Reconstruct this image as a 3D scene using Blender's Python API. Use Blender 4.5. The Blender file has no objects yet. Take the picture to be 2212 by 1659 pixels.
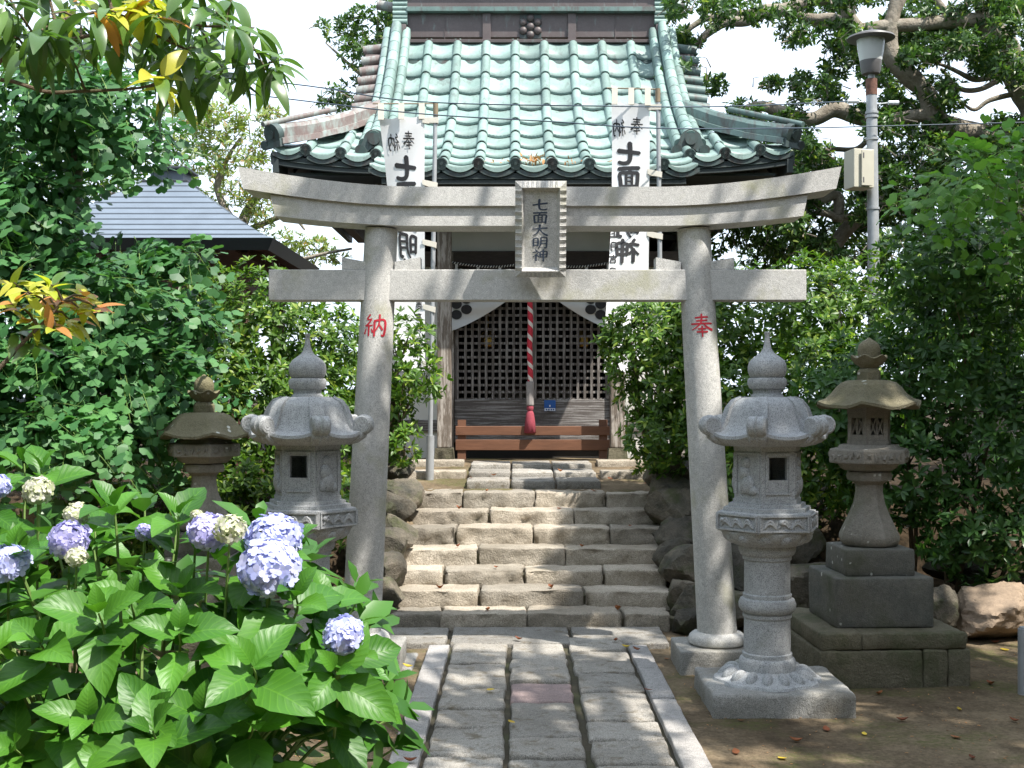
import bpy, bmesh, math, random
import numpy as np
from mathutils import Vector, Matrix, noise

R = math.radians
sc = bpy.context.scene
COL = sc.collection
random.seed(7)
RNG = np.random.default_rng(7)

# ---------------------------------------------------------------- camera, sky, sun, exposure
F, CX, CY, H = 2600.0, 1113.0, 859.0, 1.6      # focal length and vanishing point measured on a 2212 x 1659 view of the photo
cam = bpy.data.cameras.new('camera')
cam.sensor_width = 36.0
cam.lens = 36.0 * F / 2212.0
cam.shift_x = -(CX - 1106.0) / 2212.0
cam.shift_y = (CY - 829.5) / 2212.0
cam.clip_end = 2000
camo = bpy.data.objects.new('camera', cam)
COL.objects.link(camo)
camo.location = (0, 0, H)
camo.rotation_euler = (R(90), 0, 0)
sc.camera = camo

SUN = Vector((0.42, -0.33, 0.845)).normalized()
world = bpy.data.worlds.new('World')
sc.world = world
world.use_nodes = True
wn = world.node_tree
bg = wn.nodes['Background']
sky = wn.nodes.new('ShaderNodeTexSky')
sky.sky_type = 'NISHITA'
sky.sun_disc = False
sky.sun_elevation = math.asin(SUN.z)
sky.sun_rotation = math.atan2(SUN.x, SUN.y)
sky.air_density = 1.2
sky.dust_density = 3.0
wmix = wn.nodes.new('ShaderNodeMix')
wmix.data_type = 'RGBA'
wmix.inputs[0].default_value = 0.72           # a thin bright overcast veil over the whole sky
wmix.inputs[7].default_value = (9.0, 10.3, 12.0, 1)
wn.links.new(sky.outputs[0], wmix.inputs[6])
wn.links.new(wmix.outputs[2], bg.inputs[0])
bg.inputs[1].default_value = 0.084

sl = bpy.data.lights.new('sun', 'SUN')
sl.energy = 4.0
sl.angle = R(0.5)
sl.color = (1.0, 0.955, 0.88)
so = bpy.data.objects.new('sun', sl)
COL.objects.link(so)
so.location = (8, -8, 20)
so.rotation_euler = SUN.to_track_quat('Z', 'Y').to_euler()

sc.view_settings.view_transform = 'Standard'
sc.view_settings.look = 'None'
sc.view_settings.gamma = 1.0
sc.view_settings.use_curve_mapping = False
sc.view_settings.exposure = 1.22
sc.cycles.max_bounces = 8
sc.cycles.transparent_max_bounces = 8
sc.cycles.sample_clamp_indirect = 6.0


def P(px, py, Y):
    u = F / Y
    return Vector(((px - CX) / u, Y, H - (py - CY) / u))


# ---------------------------------------------------------------- materials
class NT:
    def __init__(self, name):
        self.m = bpy.data.materials.new(name)
        self.m.use_nodes = True
        self.t = self.m.node_tree
        self.b = self.t.nodes['Principled BSDF']
        self.out = self.t.nodes['Material Output']
        self.geo = self.t.nodes.new('ShaderNodeNewGeometry')
        self.pos = self.geo.outputs['Position']

    def n(self, kind, **kw):
        x = self.t.nodes.new('ShaderNode' + kind)
        for k, v in kw.items():
            setattr(x, k, v)
        return x

    def l(self, a, b):
        self.t.links.new(a, b)

    def noise(self, scale, detail=4, rough=0.55, vec=None):
        x = self.n('TexNoise')
        x.inputs['Scale'].default_value = scale
        x.inputs['Detail'].default_value = detail
        x.inputs['Roughness'].default_value = rough
        self.l(vec or self.pos, x.inputs['Vector'])
        return x.outputs['Fac']

    def ramp(self, fac, stops):
        x = self.n('ValToRGB')
        e = x.color_ramp.elements
        while len(e) < len(stops):
            e.new(0.5)
        for i, (p, c) in enumerate(stops):
            e[i].position = p
            if not isinstance(c, (tuple, list)):
                c = (c, c, c)
            e[i].color = (*c[:3], 1)
        self.l(fac, x.inputs[0])
        return x.outputs[0]

    def mix(self, fac, a, b, mode='MIX'):
        x = self.n('Mix', data_type='RGBA', blend_type=mode)
        for i, v in ((0, fac), (6, a), (7, b)):
            if isinstance(v, (int, float)):
                x.inputs[i].default_value = v
            elif isinstance(v, (tuple, list)):
                x.inputs[i].default_value = (*v[:3], 1)
            else:
                self.l(v, x.inputs[i])
        return x.outputs[2]

    def math(self, op, a, b=0.0):
        x = self.n('Math', operation=op)
        for i, v in ((0, a), (1, b)):
            if isinstance(v, (int, float)):
                x.inputs[i].default_value = v
            else:
                self.l(v, x.inputs[i])
        return x.outputs[0]

    def mapping(self, scale, vec=None):
        x = self.n('Mapping')
        x.inputs['Scale'].default_value = scale
        self.l(vec or self.pos, x.inputs['Vector'])
        return x.outputs[0]

    def bump(self, h, strength, dist=0.01):
        x = self.n('Bump')
        x.inputs['Strength'].default_value = strength
        x.inputs['Distance'].default_value = dist
        self.l(h, x.inputs['Height'])
        self.l(x.outputs[0], self.b.inputs['Normal'])

    def col(self, c):
        if isinstance(c, (tuple, list)):
            self.b.inputs['Base Color'].default_value = (*c[:3], 1)
        else:
            self.l(c, self.b.inputs['Base Color'])

    def rough(self, v):
        self.b.inputs['Roughness'].default_value = v


def obj_random(t):
    return t.n('ObjectInfo').outputs['Random']


def stone(name, c1, c2, speck=0.35, moss=None, moss_at=(0.56, 0.72), moss_scale=2.2, lichen=0.0, bump=0.35,
          bscale=60, rough=0.85, big=1.6, vary=0.0, dirt=None):
    t = NT(name)
    c = t.mix(t.ramp(t.noise(big, 5, 0.6), [(0.3, 0.0), (0.7, 1.0)]), c1, c2)
    sp = t.ramp(t.noise(230, 2, 0.6), [(0.36, 1 - speck), (0.5, 1.0), (0.66, 1.0 + speck * 0.35)])
    c = t.mix(1.0, c, sp, 'MULTIPLY')
    sp2 = t.ramp(t.noise(38, 3, 0.6), [(0.3, 0.86), (0.7, 1.1)])
    c = t.mix(1.0, c, sp2, 'MULTIPLY')
    if dirt:
        f = t.ramp(t.noise(1.1, 6, 0.65), [(0.48, 0.0), (0.7, 0.75)])
        c = t.mix(f, c, dirt)
    if moss:
        f = t.ramp(t.noise(moss_scale, 6, 0.62), [(moss_at[0], 0.0), (moss_at[1], 0.8)])
        c = t.mix(f, c, moss)
    if lichen:
        v = t.n('TexVoronoi')
        v.inputs['Scale'].default_value = 13
        t.l(t.pos, v.inputs['Vector'])
        k = t.math('ADD', v.outputs['Distance'], t.math('MULTIPLY', t.noise(30, 3), 0.25))
        f = t.ramp(k, [(0.20 + 0.06 * lichen, 0.75), (0.25 + 0.06 * lichen, 0.0)])
        gate = t.ramp(t.noise(3.5, 2), [(0.45, 0.0), (0.55, 1.0)])
        c = t.mix(t.math('MULTIPLY', f, gate), c, (0.62, 0.62, 0.56))
    if vary:
        k = t.ramp(obj_random(t), [(0.0, (1 - vary, 1 - vary, 1 - vary)), (0.5, (1.0, 0.97, 0.93)), (1.0, (1 + vary * .6, 1 + vary * .5, 1 + vary * .4))])
        c = t.mix(1.0, c, k, 'MULTIPLY')
    t.col(c)
    t.rough(rough)
    h = t.math('ADD', t.noise(bscale, 6, 0.65), t.math('MULTIPLY', t.noise(bscale * 4, 3), 0.4))
    t.bump(h, bump, 0.012)
    t.b.inputs['Specular IOR Level'].default_value = 0.25
    return t.m


def flat(name, c, rough=0.7, var=0.15, scale=12, bump=0.0, metal=0.0, grain=None):
    t = NT(name)
    v = t.mapping(grain) if grain else None
    k = t.ramp(t.noise(scale, 5, 0.6, v), [(0.25, 1 - var), (0.75, 1 + var)])
    t.col(t.mix(1.0, c, k, 'MULTIPLY'))
    t.rough(rough)
    t.b.inputs['Metallic'].default_value = metal
    if bump:
        t.bump(t.noise(scale * 3, 5, 0.6, v), bump, 0.006)
    return t.m


def leafmat(name, dark, light, trans=0.35, rough=0.45, island=True, tip=None, tip_at=0.86, veins=False, tcol=None, spec=0.4):
    t = NT(name)
    rnd = t.geo.outputs['Random Per Island'] if island else obj_random(t)
    stops = [(0.0, dark), (tip_at - 0.02 if tip else 1.0, light)]
    if tip:
        stops += [(tip_at, tip), (1.0, tip)]
    c = t.ramp(rnd, stops)
    k = t.ramp(t.noise(2.2, 3), [(0.3, 0.78), (0.7, 1.2)])
    c = t.mix(1.0, c, k, 'MULTIPLY')
    if veins:
        uv = t.n('UVMap').outputs[0]
        s = t.n('SeparateXYZ')
        t.l(uv, s.inputs[0])
        a = t.math('ABSOLUTE', t.math('SUBTRACT', s.outputs[0], 0.5))
        q = t.math('SINE', t.math('MULTIPLY', t.math('SUBTRACT', s.outputs[1], t.math('MULTIPLY', a, 0.55)), 52.0))
        vein = t.ramp(q, [(0.80, 0.0), (0.97, 1.0)])
        mid = t.ramp(a, [(0.0, 1.0), (0.03, 0.0)])
        vv = t.math('MAXIMUM', t.math('MULTIPLY', vein, 0.5), mid)
        c = t.mix(t.math('MULTIPLY', vv, 0.42), c, (light[0] * 1.7, light[1] * 1.45, light[2] * 1.4))
        t.bump(t.math('SUBTRACT', t.math('MULTIPLY', q, 0.5), t.math('MULTIPLY', vv, 0.6)), 0.16, 0.004)
    t.col(c)
    t.rough(rough)
    t.b.inputs['Specular IOR Level'].default_value = spec
    tr = t.n('BsdfTranslucent')
    tc = t.mix(1.0, c, tcol or (1.5, 1.6, 0.75), 'MULTIPLY')
    t.l(tc, tr.inputs[0])
    mx = t.n('MixShader')
    mx.inputs[0].default_value = trans
    t.l(t.b.outputs[0], mx.inputs[1])
    t.l(tr.outputs[0], mx.inputs[2])
    t.l(mx.outputs[0], t.out.inputs[0])
    return t.m


M = {}
M['torii'] = stone('torii_granite', (0.58, 0.57, 0.545), (0.48, 0.468, 0.445), speck=0.4, moss=(0.34, 0.33, 0.20), moss_at=(0.53, 0.74), moss_scale=3.4, bump=0.3, bscale=90)
M['granite'] = stone('lantern_granite', (0.43, 0.435, 0.435), (0.355, 0.36, 0.365), speck=0.5, moss=(0.22, 0.23, 0.16), moss_at=(0.6, 0.8), bump=0.3, bscale=110)
M['slab'] = stone('rough_granite', (0.36, 0.355, 0.34), (0.25, 0.235, 0.20), speck=0.5, bump=0.6, bscale=45, moss=(0.16, 0.13, 0.085), moss_at=(0.55, 0.75))
M['old'] = stone('weathered_stone', (0.23, 0.20, 0.13), (0.15, 0.135, 0.085), speck=0.3, moss=(0.125, 0.12, 0.045), moss_at=(0.45, 0.7), lichen=1.0, bump=0.8, bscale=30)
M['oldgrey'] = stone('weathered_grey_stone', (0.30, 0.275, 0.235), (0.20, 0.185, 0.155), speck=0.3, moss=(0.13, 0.135, 0.08), moss_at=(0.5, 0.7), lichen=0.3, bump=0.7, bscale=34, dirt=(0.075, 0.07, 0.055))
M['oldblock'] = stone('weathered_block', (0.10, 0.105, 0.092), (0.19, 0.175, 0.15), speck=0.3, moss=(0.07, 0.08, 0.05), moss_at=(0.5, 0.66), moss_scale=4, big=4, lichen=0.5, bump=0.6, bscale=36)
M['oldslab'] = stone('chiselled_block', (0.185, 0.165, 0.115), (0.115, 0.105, 0.07), speck=0.35, moss=(0.075, 0.085, 0.04), moss_at=(0.5, 0.7), moss_scale=4, big=4, bump=1.0, bscale=20)
M['step'] = stone('step_granite', (0.50, 0.455, 0.385), (0.33, 0.29, 0.235), speck=0.55, moss=(0.16, 0.145, 0.10), moss_at=(0.58, 0.76), moss_scale=6, bump=1.0, bscale=24, vary=0.25, dirt=(0.21, 0.185, 0.145))
M['pave'] = stone('paving_granite', (0.40, 0.385, 0.355), (0.25, 0.235, 0.21), speck=0.6, moss=(0.15, 0.125, 0.085), moss_at=(0.54, 0.68), moss_scale=14, bump=0.8, bscale=38, vary=0.28)
M['pavered'] = stone('reddish_paving', (0.34, 0.26, 0.245), (0.25, 0.19, 0.18), speck=0.4, bump=0.5, bscale=45)
M['kerb'] = stone('kerb_granite', (0.38, 0.37, 0.365), (0.31, 0.30, 0.29), speck=0.5, bump=0.35, bscale=70, vary=0.12, moss=(0.2, 0.18, 0.14), moss_at=(0.6, 0.76))
M['rock'] = stone('dark_rock', (0.19, 0.165, 0.13), (0.05, 0.05, 0.042), speck=0.35, moss=(0.06, 0.07, 0.03), moss_at=(0.5, 0.66), moss_scale=6, bump=1.0, bscale=16, vary=0.45, big=5)
M['boulder'] = stone('tan_boulder', (0.36, 0.27, 0.19), (0.25, 0.19, 0.14), speck=0.2, bump=0.5, bscale=20, big=3)
M['joint'] = stone('mossy_joint_soil', (0.075, 0.062, 0.042), (0.05, 0.045, 0.03), speck=0.3, moss=(0.05, 0.058, 0.022), moss_at=(0.5, 0.65), bump=0.6, bscale=50)
M['mortar'] = stone('mortar', (0.17, 0.145, 0.10), (0.11, 0.095, 0.065), speck=0.3, moss=(0.08, 0.085, 0.04), moss_at=(0.5, 0.65), bump=0.6, bscale=50)


def soil():
    t = NT('bare_soil')
    c = t.mix(t.ramp(t.noise(1.3, 6, 0.65), [(0.36, 0.0), (0.64, 1.0)]), (0.10, 0.074, 0.048), (0.24, 0.185, 0.12))
    c = t.mix(1.0, c, t.ramp(t.noise(45, 5, 0.7), [(0.3, 0.62), (0.7, 1.25)]), 'MULTIPLY')
    c = t.mix(1.0, c, t.ramp(t.noise(9, 5, 0.7), [(0.3, 0.68), (0.7, 1.15)]), 'MULTIPLY')
    g = t.math('MULTIPLY', t.ramp(t.noise(1.9, 4, 0.6), [(0.50, 0.0), (0.62, 0.8)]), t.ramp(t.noise(30, 3), [(0.4, 0.2), (0.65, 1.0)]))
    c = t.mix(g, c, (0.085, 0.095, 0.03))
    sp = t.n('SeparateXYZ')
    t.l(t.pos, sp.inputs[0])
    mr = t.n('MapRange')
    mr.inputs[1].default_value = 8.1
    mr.inputs[2].default_value = 8.7
    t.l(t.math('ADD', sp.outputs[1], t.math('MULTIPLY', t.noise(3, 4), .6)), mr.inputs[0])
    side = t.n('MapRange')
    side.inputs[1].default_value = 1.15
    side.inputs[2].default_value = 1.45
    t.l(t.math('ABSOLUTE', t.math('SUBTRACT', sp.outputs[0], .16)), side.inputs[0])
    shade_humus = t.mix(t.ramp(t.noise(20, 5, .7), [(0.35, 0.0), (0.7, 1.0)]), (0.022, 0.017, 0.011), (0.075, 0.052, 0.032))  # leaf mould on the bank, darkened further to stand for its deep shade
    c = t.mix(t.math('MULTIPLY', mr.outputs[0], side.outputs[0]), c, shade_humus)
    t.col(c)
    t.rough(0.95)
    t.bump(t.math('ADD', t.noise(25, 6, 0.7), t.math('MULTIPLY', t.noise(120, 3), 0.5)), 0.55, 0.02)
    t.b.inputs['Specular IOR Level'].default_value = 0.1
    return t.m


M['soil'] = soil()


def copper(name, light, mid, brown, amount=0.35, var=0.12):
    t = NT(name)
    st = t.noise(5, 6, 0.65, t.mapping((2.5, 1.0, 0.8)))
    c = t.mix(t.ramp(t.noise(3, 5, 0.6), [(0.3, 0.0), (0.7, 1.0)]), mid, light)
    c = t.mix(t.ramp(st, [(0.62 - amount * 0.45, 0.0), (0.74 - amount * 0.3, 0.85)]), c, brown)
    k = t.ramp(obj_random(t), [(0.0, 1 - var), (1.0, 1 + var)])
    c = t.mix(1.0, c, k, 'MULTIPLY')
    c = t.mix(1.0, c, t.ramp(t.noise(40, 4), [(0.3, 0.9), (0.7, 1.08)]), 'MULTIPLY')
    t.col(c)
    t.rough(0.5)
    t.b.inputs['Specular IOR Level'].default_value = 0.5
    t.bump(t.noise(14, 4), 0.12, 0.01)
    return t.m


M['cop'] = copper('copper_patina', (0.245, 0.335, 0.307), (0.165, 0.25, 0.23), (0.13, 0.165, 0.155), 0.18, 0.24)
M['copd'] = copper('copper_patina_dark', (0.060, 0.090, 0.086), (0.032, 0.050, 0.049), (0.038, 0.030, 0.028), 0.35)
M['copmid'] = copper('copper_patina_mid', (0.125, 0.19, 0.175), (0.075, 0.12, 0.112), (0.075, 0.06, 0.055), 0.3)
M['copb'] = copper('copper_brown', (0.095, 0.075, 0.073), (0.068, 0.051, 0.050), (0.13, 0.165, 0.155), 0.10)
M['copmix'] = copper('copper_half_brown', (0.32, 0.40, 0.375), (0.20, 0.23, 0.215), (0.15, 0.095, 0.085), 0.62)
M['eave'] = flat('eave_timber', (0.028, 0.038, 0.038), 0.7, 0.25, 10)
M['darkwood'] = flat('dark_timber', (0.055, 0.04, 0.032), 0.75, 0.3, 4, 0.2, grain=(3, 3, 14))
M['greywood'] = None


def weathered(name, c1, c2, f0=0.48, grain=(16, 16, 1.6), f1=0.56):
    t = NT(name)
    f = t.ramp(t.noise(2.2, 8, 0.7, t.mapping(grain)), [(f0, 0.0), (f1, 1.0)])
    c = t.mix(f, c1, c2)
    c = t.mix(1.0, c, t.ramp(t.noise(7, 5, 0.7, t.mapping((30, 30, 3))), [(0.3, 0.75), (0.7, 1.15)]), 'MULTIPLY')
    t.col(c)
    t.rough(0.85)
    t.bump(t.noise(7, 5, 0.7, t.mapping(grain)), 0.4, 0.006)
    return t.m


M['greywood'] = weathered('weathered_post_wood', (0.155, 0.125, 0.10), (0.40, 0.36, 0.32))
M['lattice'] = weathered('weathered_lattice_wood', (0.12, 0.105, 0.095), (0.27, 0.25, 0.235), 0.5)
M['panel'] = weathered('peeling_panel_wood', (0.115, 0.10, 0.092), (0.30, 0.285, 0.275), 0.49, (1.1, 3, 24), 0.57)
M['brown'] = flat('brown_stained_wood', (0.155, 0.068, 0.036), 0.6, 0.25, 3, 0.15, grain=(1.5, 10, 10))
M['plaster'] = flat('white_plaster', (0.66, 0.65, 0.61), 0.9, 0.06, 3, 0.1)
M['white'] = flat('white_cloth', (0.80, 0.80, 0.80), 0.9, 0.03, 20)
M['strap'] = flat('cream_strap', (0.68, 0.64, 0.56), 0.9, 0.05, 20)
M['curtain'] = flat('offwhite_curtain', (0.60, 0.60, 0.59), 0.9, 0.06, 6)
M['ink'] = flat('black_ink', (0.025, 0.025, 0.028), 0.8, 0.1, 20)
M['carved'] = flat('blue_black_paint', (0.035, 0.052, 0.085), 0.6, 0.15, 30)
M['red'] = flat('red_paint', (0.42, 0.015, 0.03), 0.6, 0.2, 40)
M['galv'] = flat('galvanised_steel', (0.37, 0.385, 0.40), 0.5, 0.12, 14, metal=0.3)
M['brass'] = flat('dull_brass', (0.22, 0.17, 0.11), 0.5, 0.1, 20)
M['steelbox'] = flat('cream_metal_box', (0.50, 0.475, 0.39), 0.5, 0.06, 6)
M['lampdark'] = flat('dark_lamp_metal', (0.11, 0.105, 0.105), 0.5, 0.12, 20)
M['rust'] = flat('rusty_collar', (0.13, 0.06, 0.04), 0.8, 0.5, 40)
M['milk'] = flat('milky_lamp_glass', (0.52, 0.53, 0.52), 0.3, 0.04, 8)
M['wire'] = flat('cable_sheath', (0.045, 0.07, 0.10), 0.5, 0.1, 10)
M['metalroof'] = flat('blue_grey_metal_roof', (0.125, 0.155, 0.195), 0.5, 0.12, 5)
M['metaldark'] = flat('dark_metal_fascia', (0.03, 0.036, 0.044), 0.5, 0.1, 5)
M['redwood'] = flat('reddish_timber', (0.09, 0.04, 0.028), 0.7, 0.25, 4, grain=(1.5, 1.5, 8))
M['gold'] = flat('gilt_metal', (0.85, 0.52, 0.12), 0.3, 0.1, 20, metal=0.9)
M['blue'] = flat('blue_sign', (0.012, 0.095, 0.36), 0.5, 0.05, 10)
M['signwhite'] = flat('white_print', (0.75, 0.78, 0.8), 0.5, 0.03, 10)
M['tassel'] = flat('faded_red_tassel', (0.27, 0.045, 0.065), 0.9, 0.45, 8, grain=(60, 60, 3))
M['sleeve'] = flat('grey_rope_sleeve', (0.27, 0.245, 0.235), 0.7, 0.15, 10)
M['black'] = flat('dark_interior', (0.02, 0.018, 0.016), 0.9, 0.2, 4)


def twist(name, ca, cb, freq):
    t = NT(name)
    s = t.n('SeparateXYZ')
    t.l(t.n('TexCoord').outputs['UV'], s.inputs[0])
    q = t.math('SINE', t.math('MULTIPLY', t.math('ADD', t.math('MULTIPLY', s.outputs[1], freq), s.outputs[0]), 6.2832))
    t.col(t.mix(t.ramp(q, [(0.45, 0.0), (0.55, 1.0)]), ca, cb))
    t.rough(0.85)
    t.bump(t.math('ABSOLUTE', q), 0.6, 0.01)
    return t.m


M['bellrope'] = twist('red_white_rope', (0.52, 0.03, 0.05), (0.68, 0.60, 0.55), 7.0)
M['cord'] = twist('black_white_cord', (0.03, 0.03, 0.035), (0.72, 0.72, 0.7), 34.0)


def barkmat(name, c1, c2, moss):
    t = NT(name)
    c = t.mix(t.ramp(t.noise(6, 7, 0.7), [(0.35, 0.0), (0.65, 1.0)]), c1, c2)
    c = t.mix(t.ramp(t.noise(2.0, 5, 0.6), [(0.55, 0.0), (0.7, 0.85)]), c, moss)
    t.col(c)
    t.rough(0.95)
    t.bump(t.noise(18, 7, 0.7), 0.9, 0.04)
    return t.m


M['bark'] = barkmat('grey_bark', (0.20, 0.165, 0.125), (0.33, 0.295, 0.24), (0.07, 0.085, 0.03))
M['twig'] = barkmat('brown_twig', (0.12, 0.085, 0.055), (0.20, 0.15, 0.10), (0.09, 0.09, 0.04))
M['greentwig'] = flat('green_stem', (0.15, 0.24, 0.06), 0.6, 0.2, 20)
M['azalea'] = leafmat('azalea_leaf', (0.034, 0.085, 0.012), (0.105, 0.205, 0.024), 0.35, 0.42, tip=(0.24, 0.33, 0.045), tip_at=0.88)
M['azalead'] = leafmat('azalea_leaf_dark', (0.028, 0.08, 0.020), (0.07, 0.16, 0.032), 0.3, 0.4)  # darker copy of the azalea leaf, with shade put into its colour
M['treeleaf'] = leafmat('broad_tree_leaf', (0.025, 0.065, 0.018), (0.075, 0.15, 0.035), 0.35, 0.38, tip=(0.20, 0.27, 0.06), tip_at=0.93)
M['paleleaf'] = leafmat('pale_tree_leaf', (0.13, 0.20, 0.055), (0.27, 0.33, 0.10), 0.4, 0.45, tip=(0.36, 0.24, 0.10), tip_at=0.90)
M['ginkgo'] = leafmat('ginkgo_leaf', (0.030, 0.105, 0.035), (0.075, 0.20, 0.060), 0.28, 0.5)
M['ginkgoobj'] = leafmat('ginkgo_leaf_single', (0.045, 0.14, 0.045), (0.105, 0.25, 0.075), 0.35, 0.5, island=False)
M['ginkgobright'] = leafmat('ginkgo_leaf_fresh', (0.085, 0.22, 0.04), (0.17, 0.34, 0.06), 0.42, 0.5, island=False)
M['ginkgobrights'] = leafmat('ginkgo_leaf_fresh_mass', (0.06, 0.17, 0.035), (0.14, 0.29, 0.05), 0.42, 0.5)
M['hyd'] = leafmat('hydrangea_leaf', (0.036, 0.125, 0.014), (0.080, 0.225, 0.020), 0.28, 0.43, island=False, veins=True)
M['hydin'] = leafmat('hydrangea_leaf_inner', (0.03, 0.10, 0.014), (0.06, 0.17, 0.02), 0.25, 0.38, veins=False)  # darker copy of the leaf; shade inside the bush put into its colour
M['longleaf'] = leafmat('long_leaf', (0.05, 0.115, 0.028), (0.12, 0.22, 0.045), 0.35, 0.32, island=False, veins=False, spec=0.6)
M['longyellow'] = leafmat('long_leaf_yellow', (0.34, 0.40, 0.035), (0.50, 0.46, 0.06), 0.4, 0.38, island=False, tip=(0.50, 0.22, 0.07), tip_at=0.72)
M['dryleaf'] = leafmat('dry_orange_leaf', (0.17, 0.05, 0.02), (0.30, 0.11, 0.04), 0.12, 0.7, island=False)
M['dryyellow'] = leafmat('dry_yellow_leaf', (0.50, 0.34, 0.03), (0.62, 0.46, 0.06), 0.2, 0.6, island=False)
M['drystuff'] = leafmat('dry_litter', (0.22, 0.10, 0.04), (0.45, 0.24, 0.10), 0.15, 0.8)


def petal(name, a, b, c):
    t = NT(name)
    k = t.ramp(t.geo.outputs['Random Per Island'], [(0.0, a), (0.55, b), (1.0, c)])
    t.col(k)
    t.rough(0.7)
    tr = t.n('BsdfTranslucent')
    t.l(k, tr.inputs[0])
    mx = t.n('MixShader')
    mx.inputs[0].default_value = 0.3
    t.l(t.b.outputs[0], mx.inputs[1])
    t.l(tr.outputs[0], mx.inputs[2])
    t.l(mx.outputs[0], t.out.inputs[0])
    return t.m


M['petblue'] = petal('blue_petal', (0.42, 0.46, 0.76), (0.54, 0.57, 0.83), (0.66, 0.65, 0.86))
M['petlav'] = petal('lavender_petal', (0.42, 0.40, 0.72), (0.54, 0.52, 0.80), (0.68, 0.65, 0.85))
M['petwhite'] = petal('greenish_white_petal', (0.45, 0.50, 0.25), (0.62, 0.62, 0.48), (0.72, 0.68, 0.66))

# ---------------------------------------------------------------- mesh helpers
ROOT = {}        # object name -> world location of its top-level thing


def props(o, label=None, cat=None, group=None, kind=None):
    for k, v in (('label', label), ('category', cat), ('group', group), ('kind', kind)):
        if v:
            o[k] = v
    return o


def thing(name, label, cat, loc, group=None):
    o = bpy.data.objects.new(name, None)
    COL.objects.link(o)
    o.empty_display_size = 0.1
    o.location = loc
    ROOT[o.name] = Vector(loc)
    return props(o, label, cat, group)


def place(name, me, parent=None, loc=None, rot=None, scale=None, mat4=None):
    """link a mesh as an object; loc / mat4 are in world space"""
    o = bpy.data.objects.new(name, me)
    COL.objects.link(o)
    L = Vector((0, 0, 0))
    if parent is not None:
        o.parent = parent
        L = ROOT[parent.name]
    if mat4 is not None:
        m = Matrix.Translation(-L) @ mat4
        o.matrix_local = m
    else:
        o.location = (Vector(loc) if loc is not None else Vector((0, 0, 0))) - L
        if rot is not None:
            o.rotation_euler = rot
        if scale is not None:
            o.scale = scale
    return o


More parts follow.
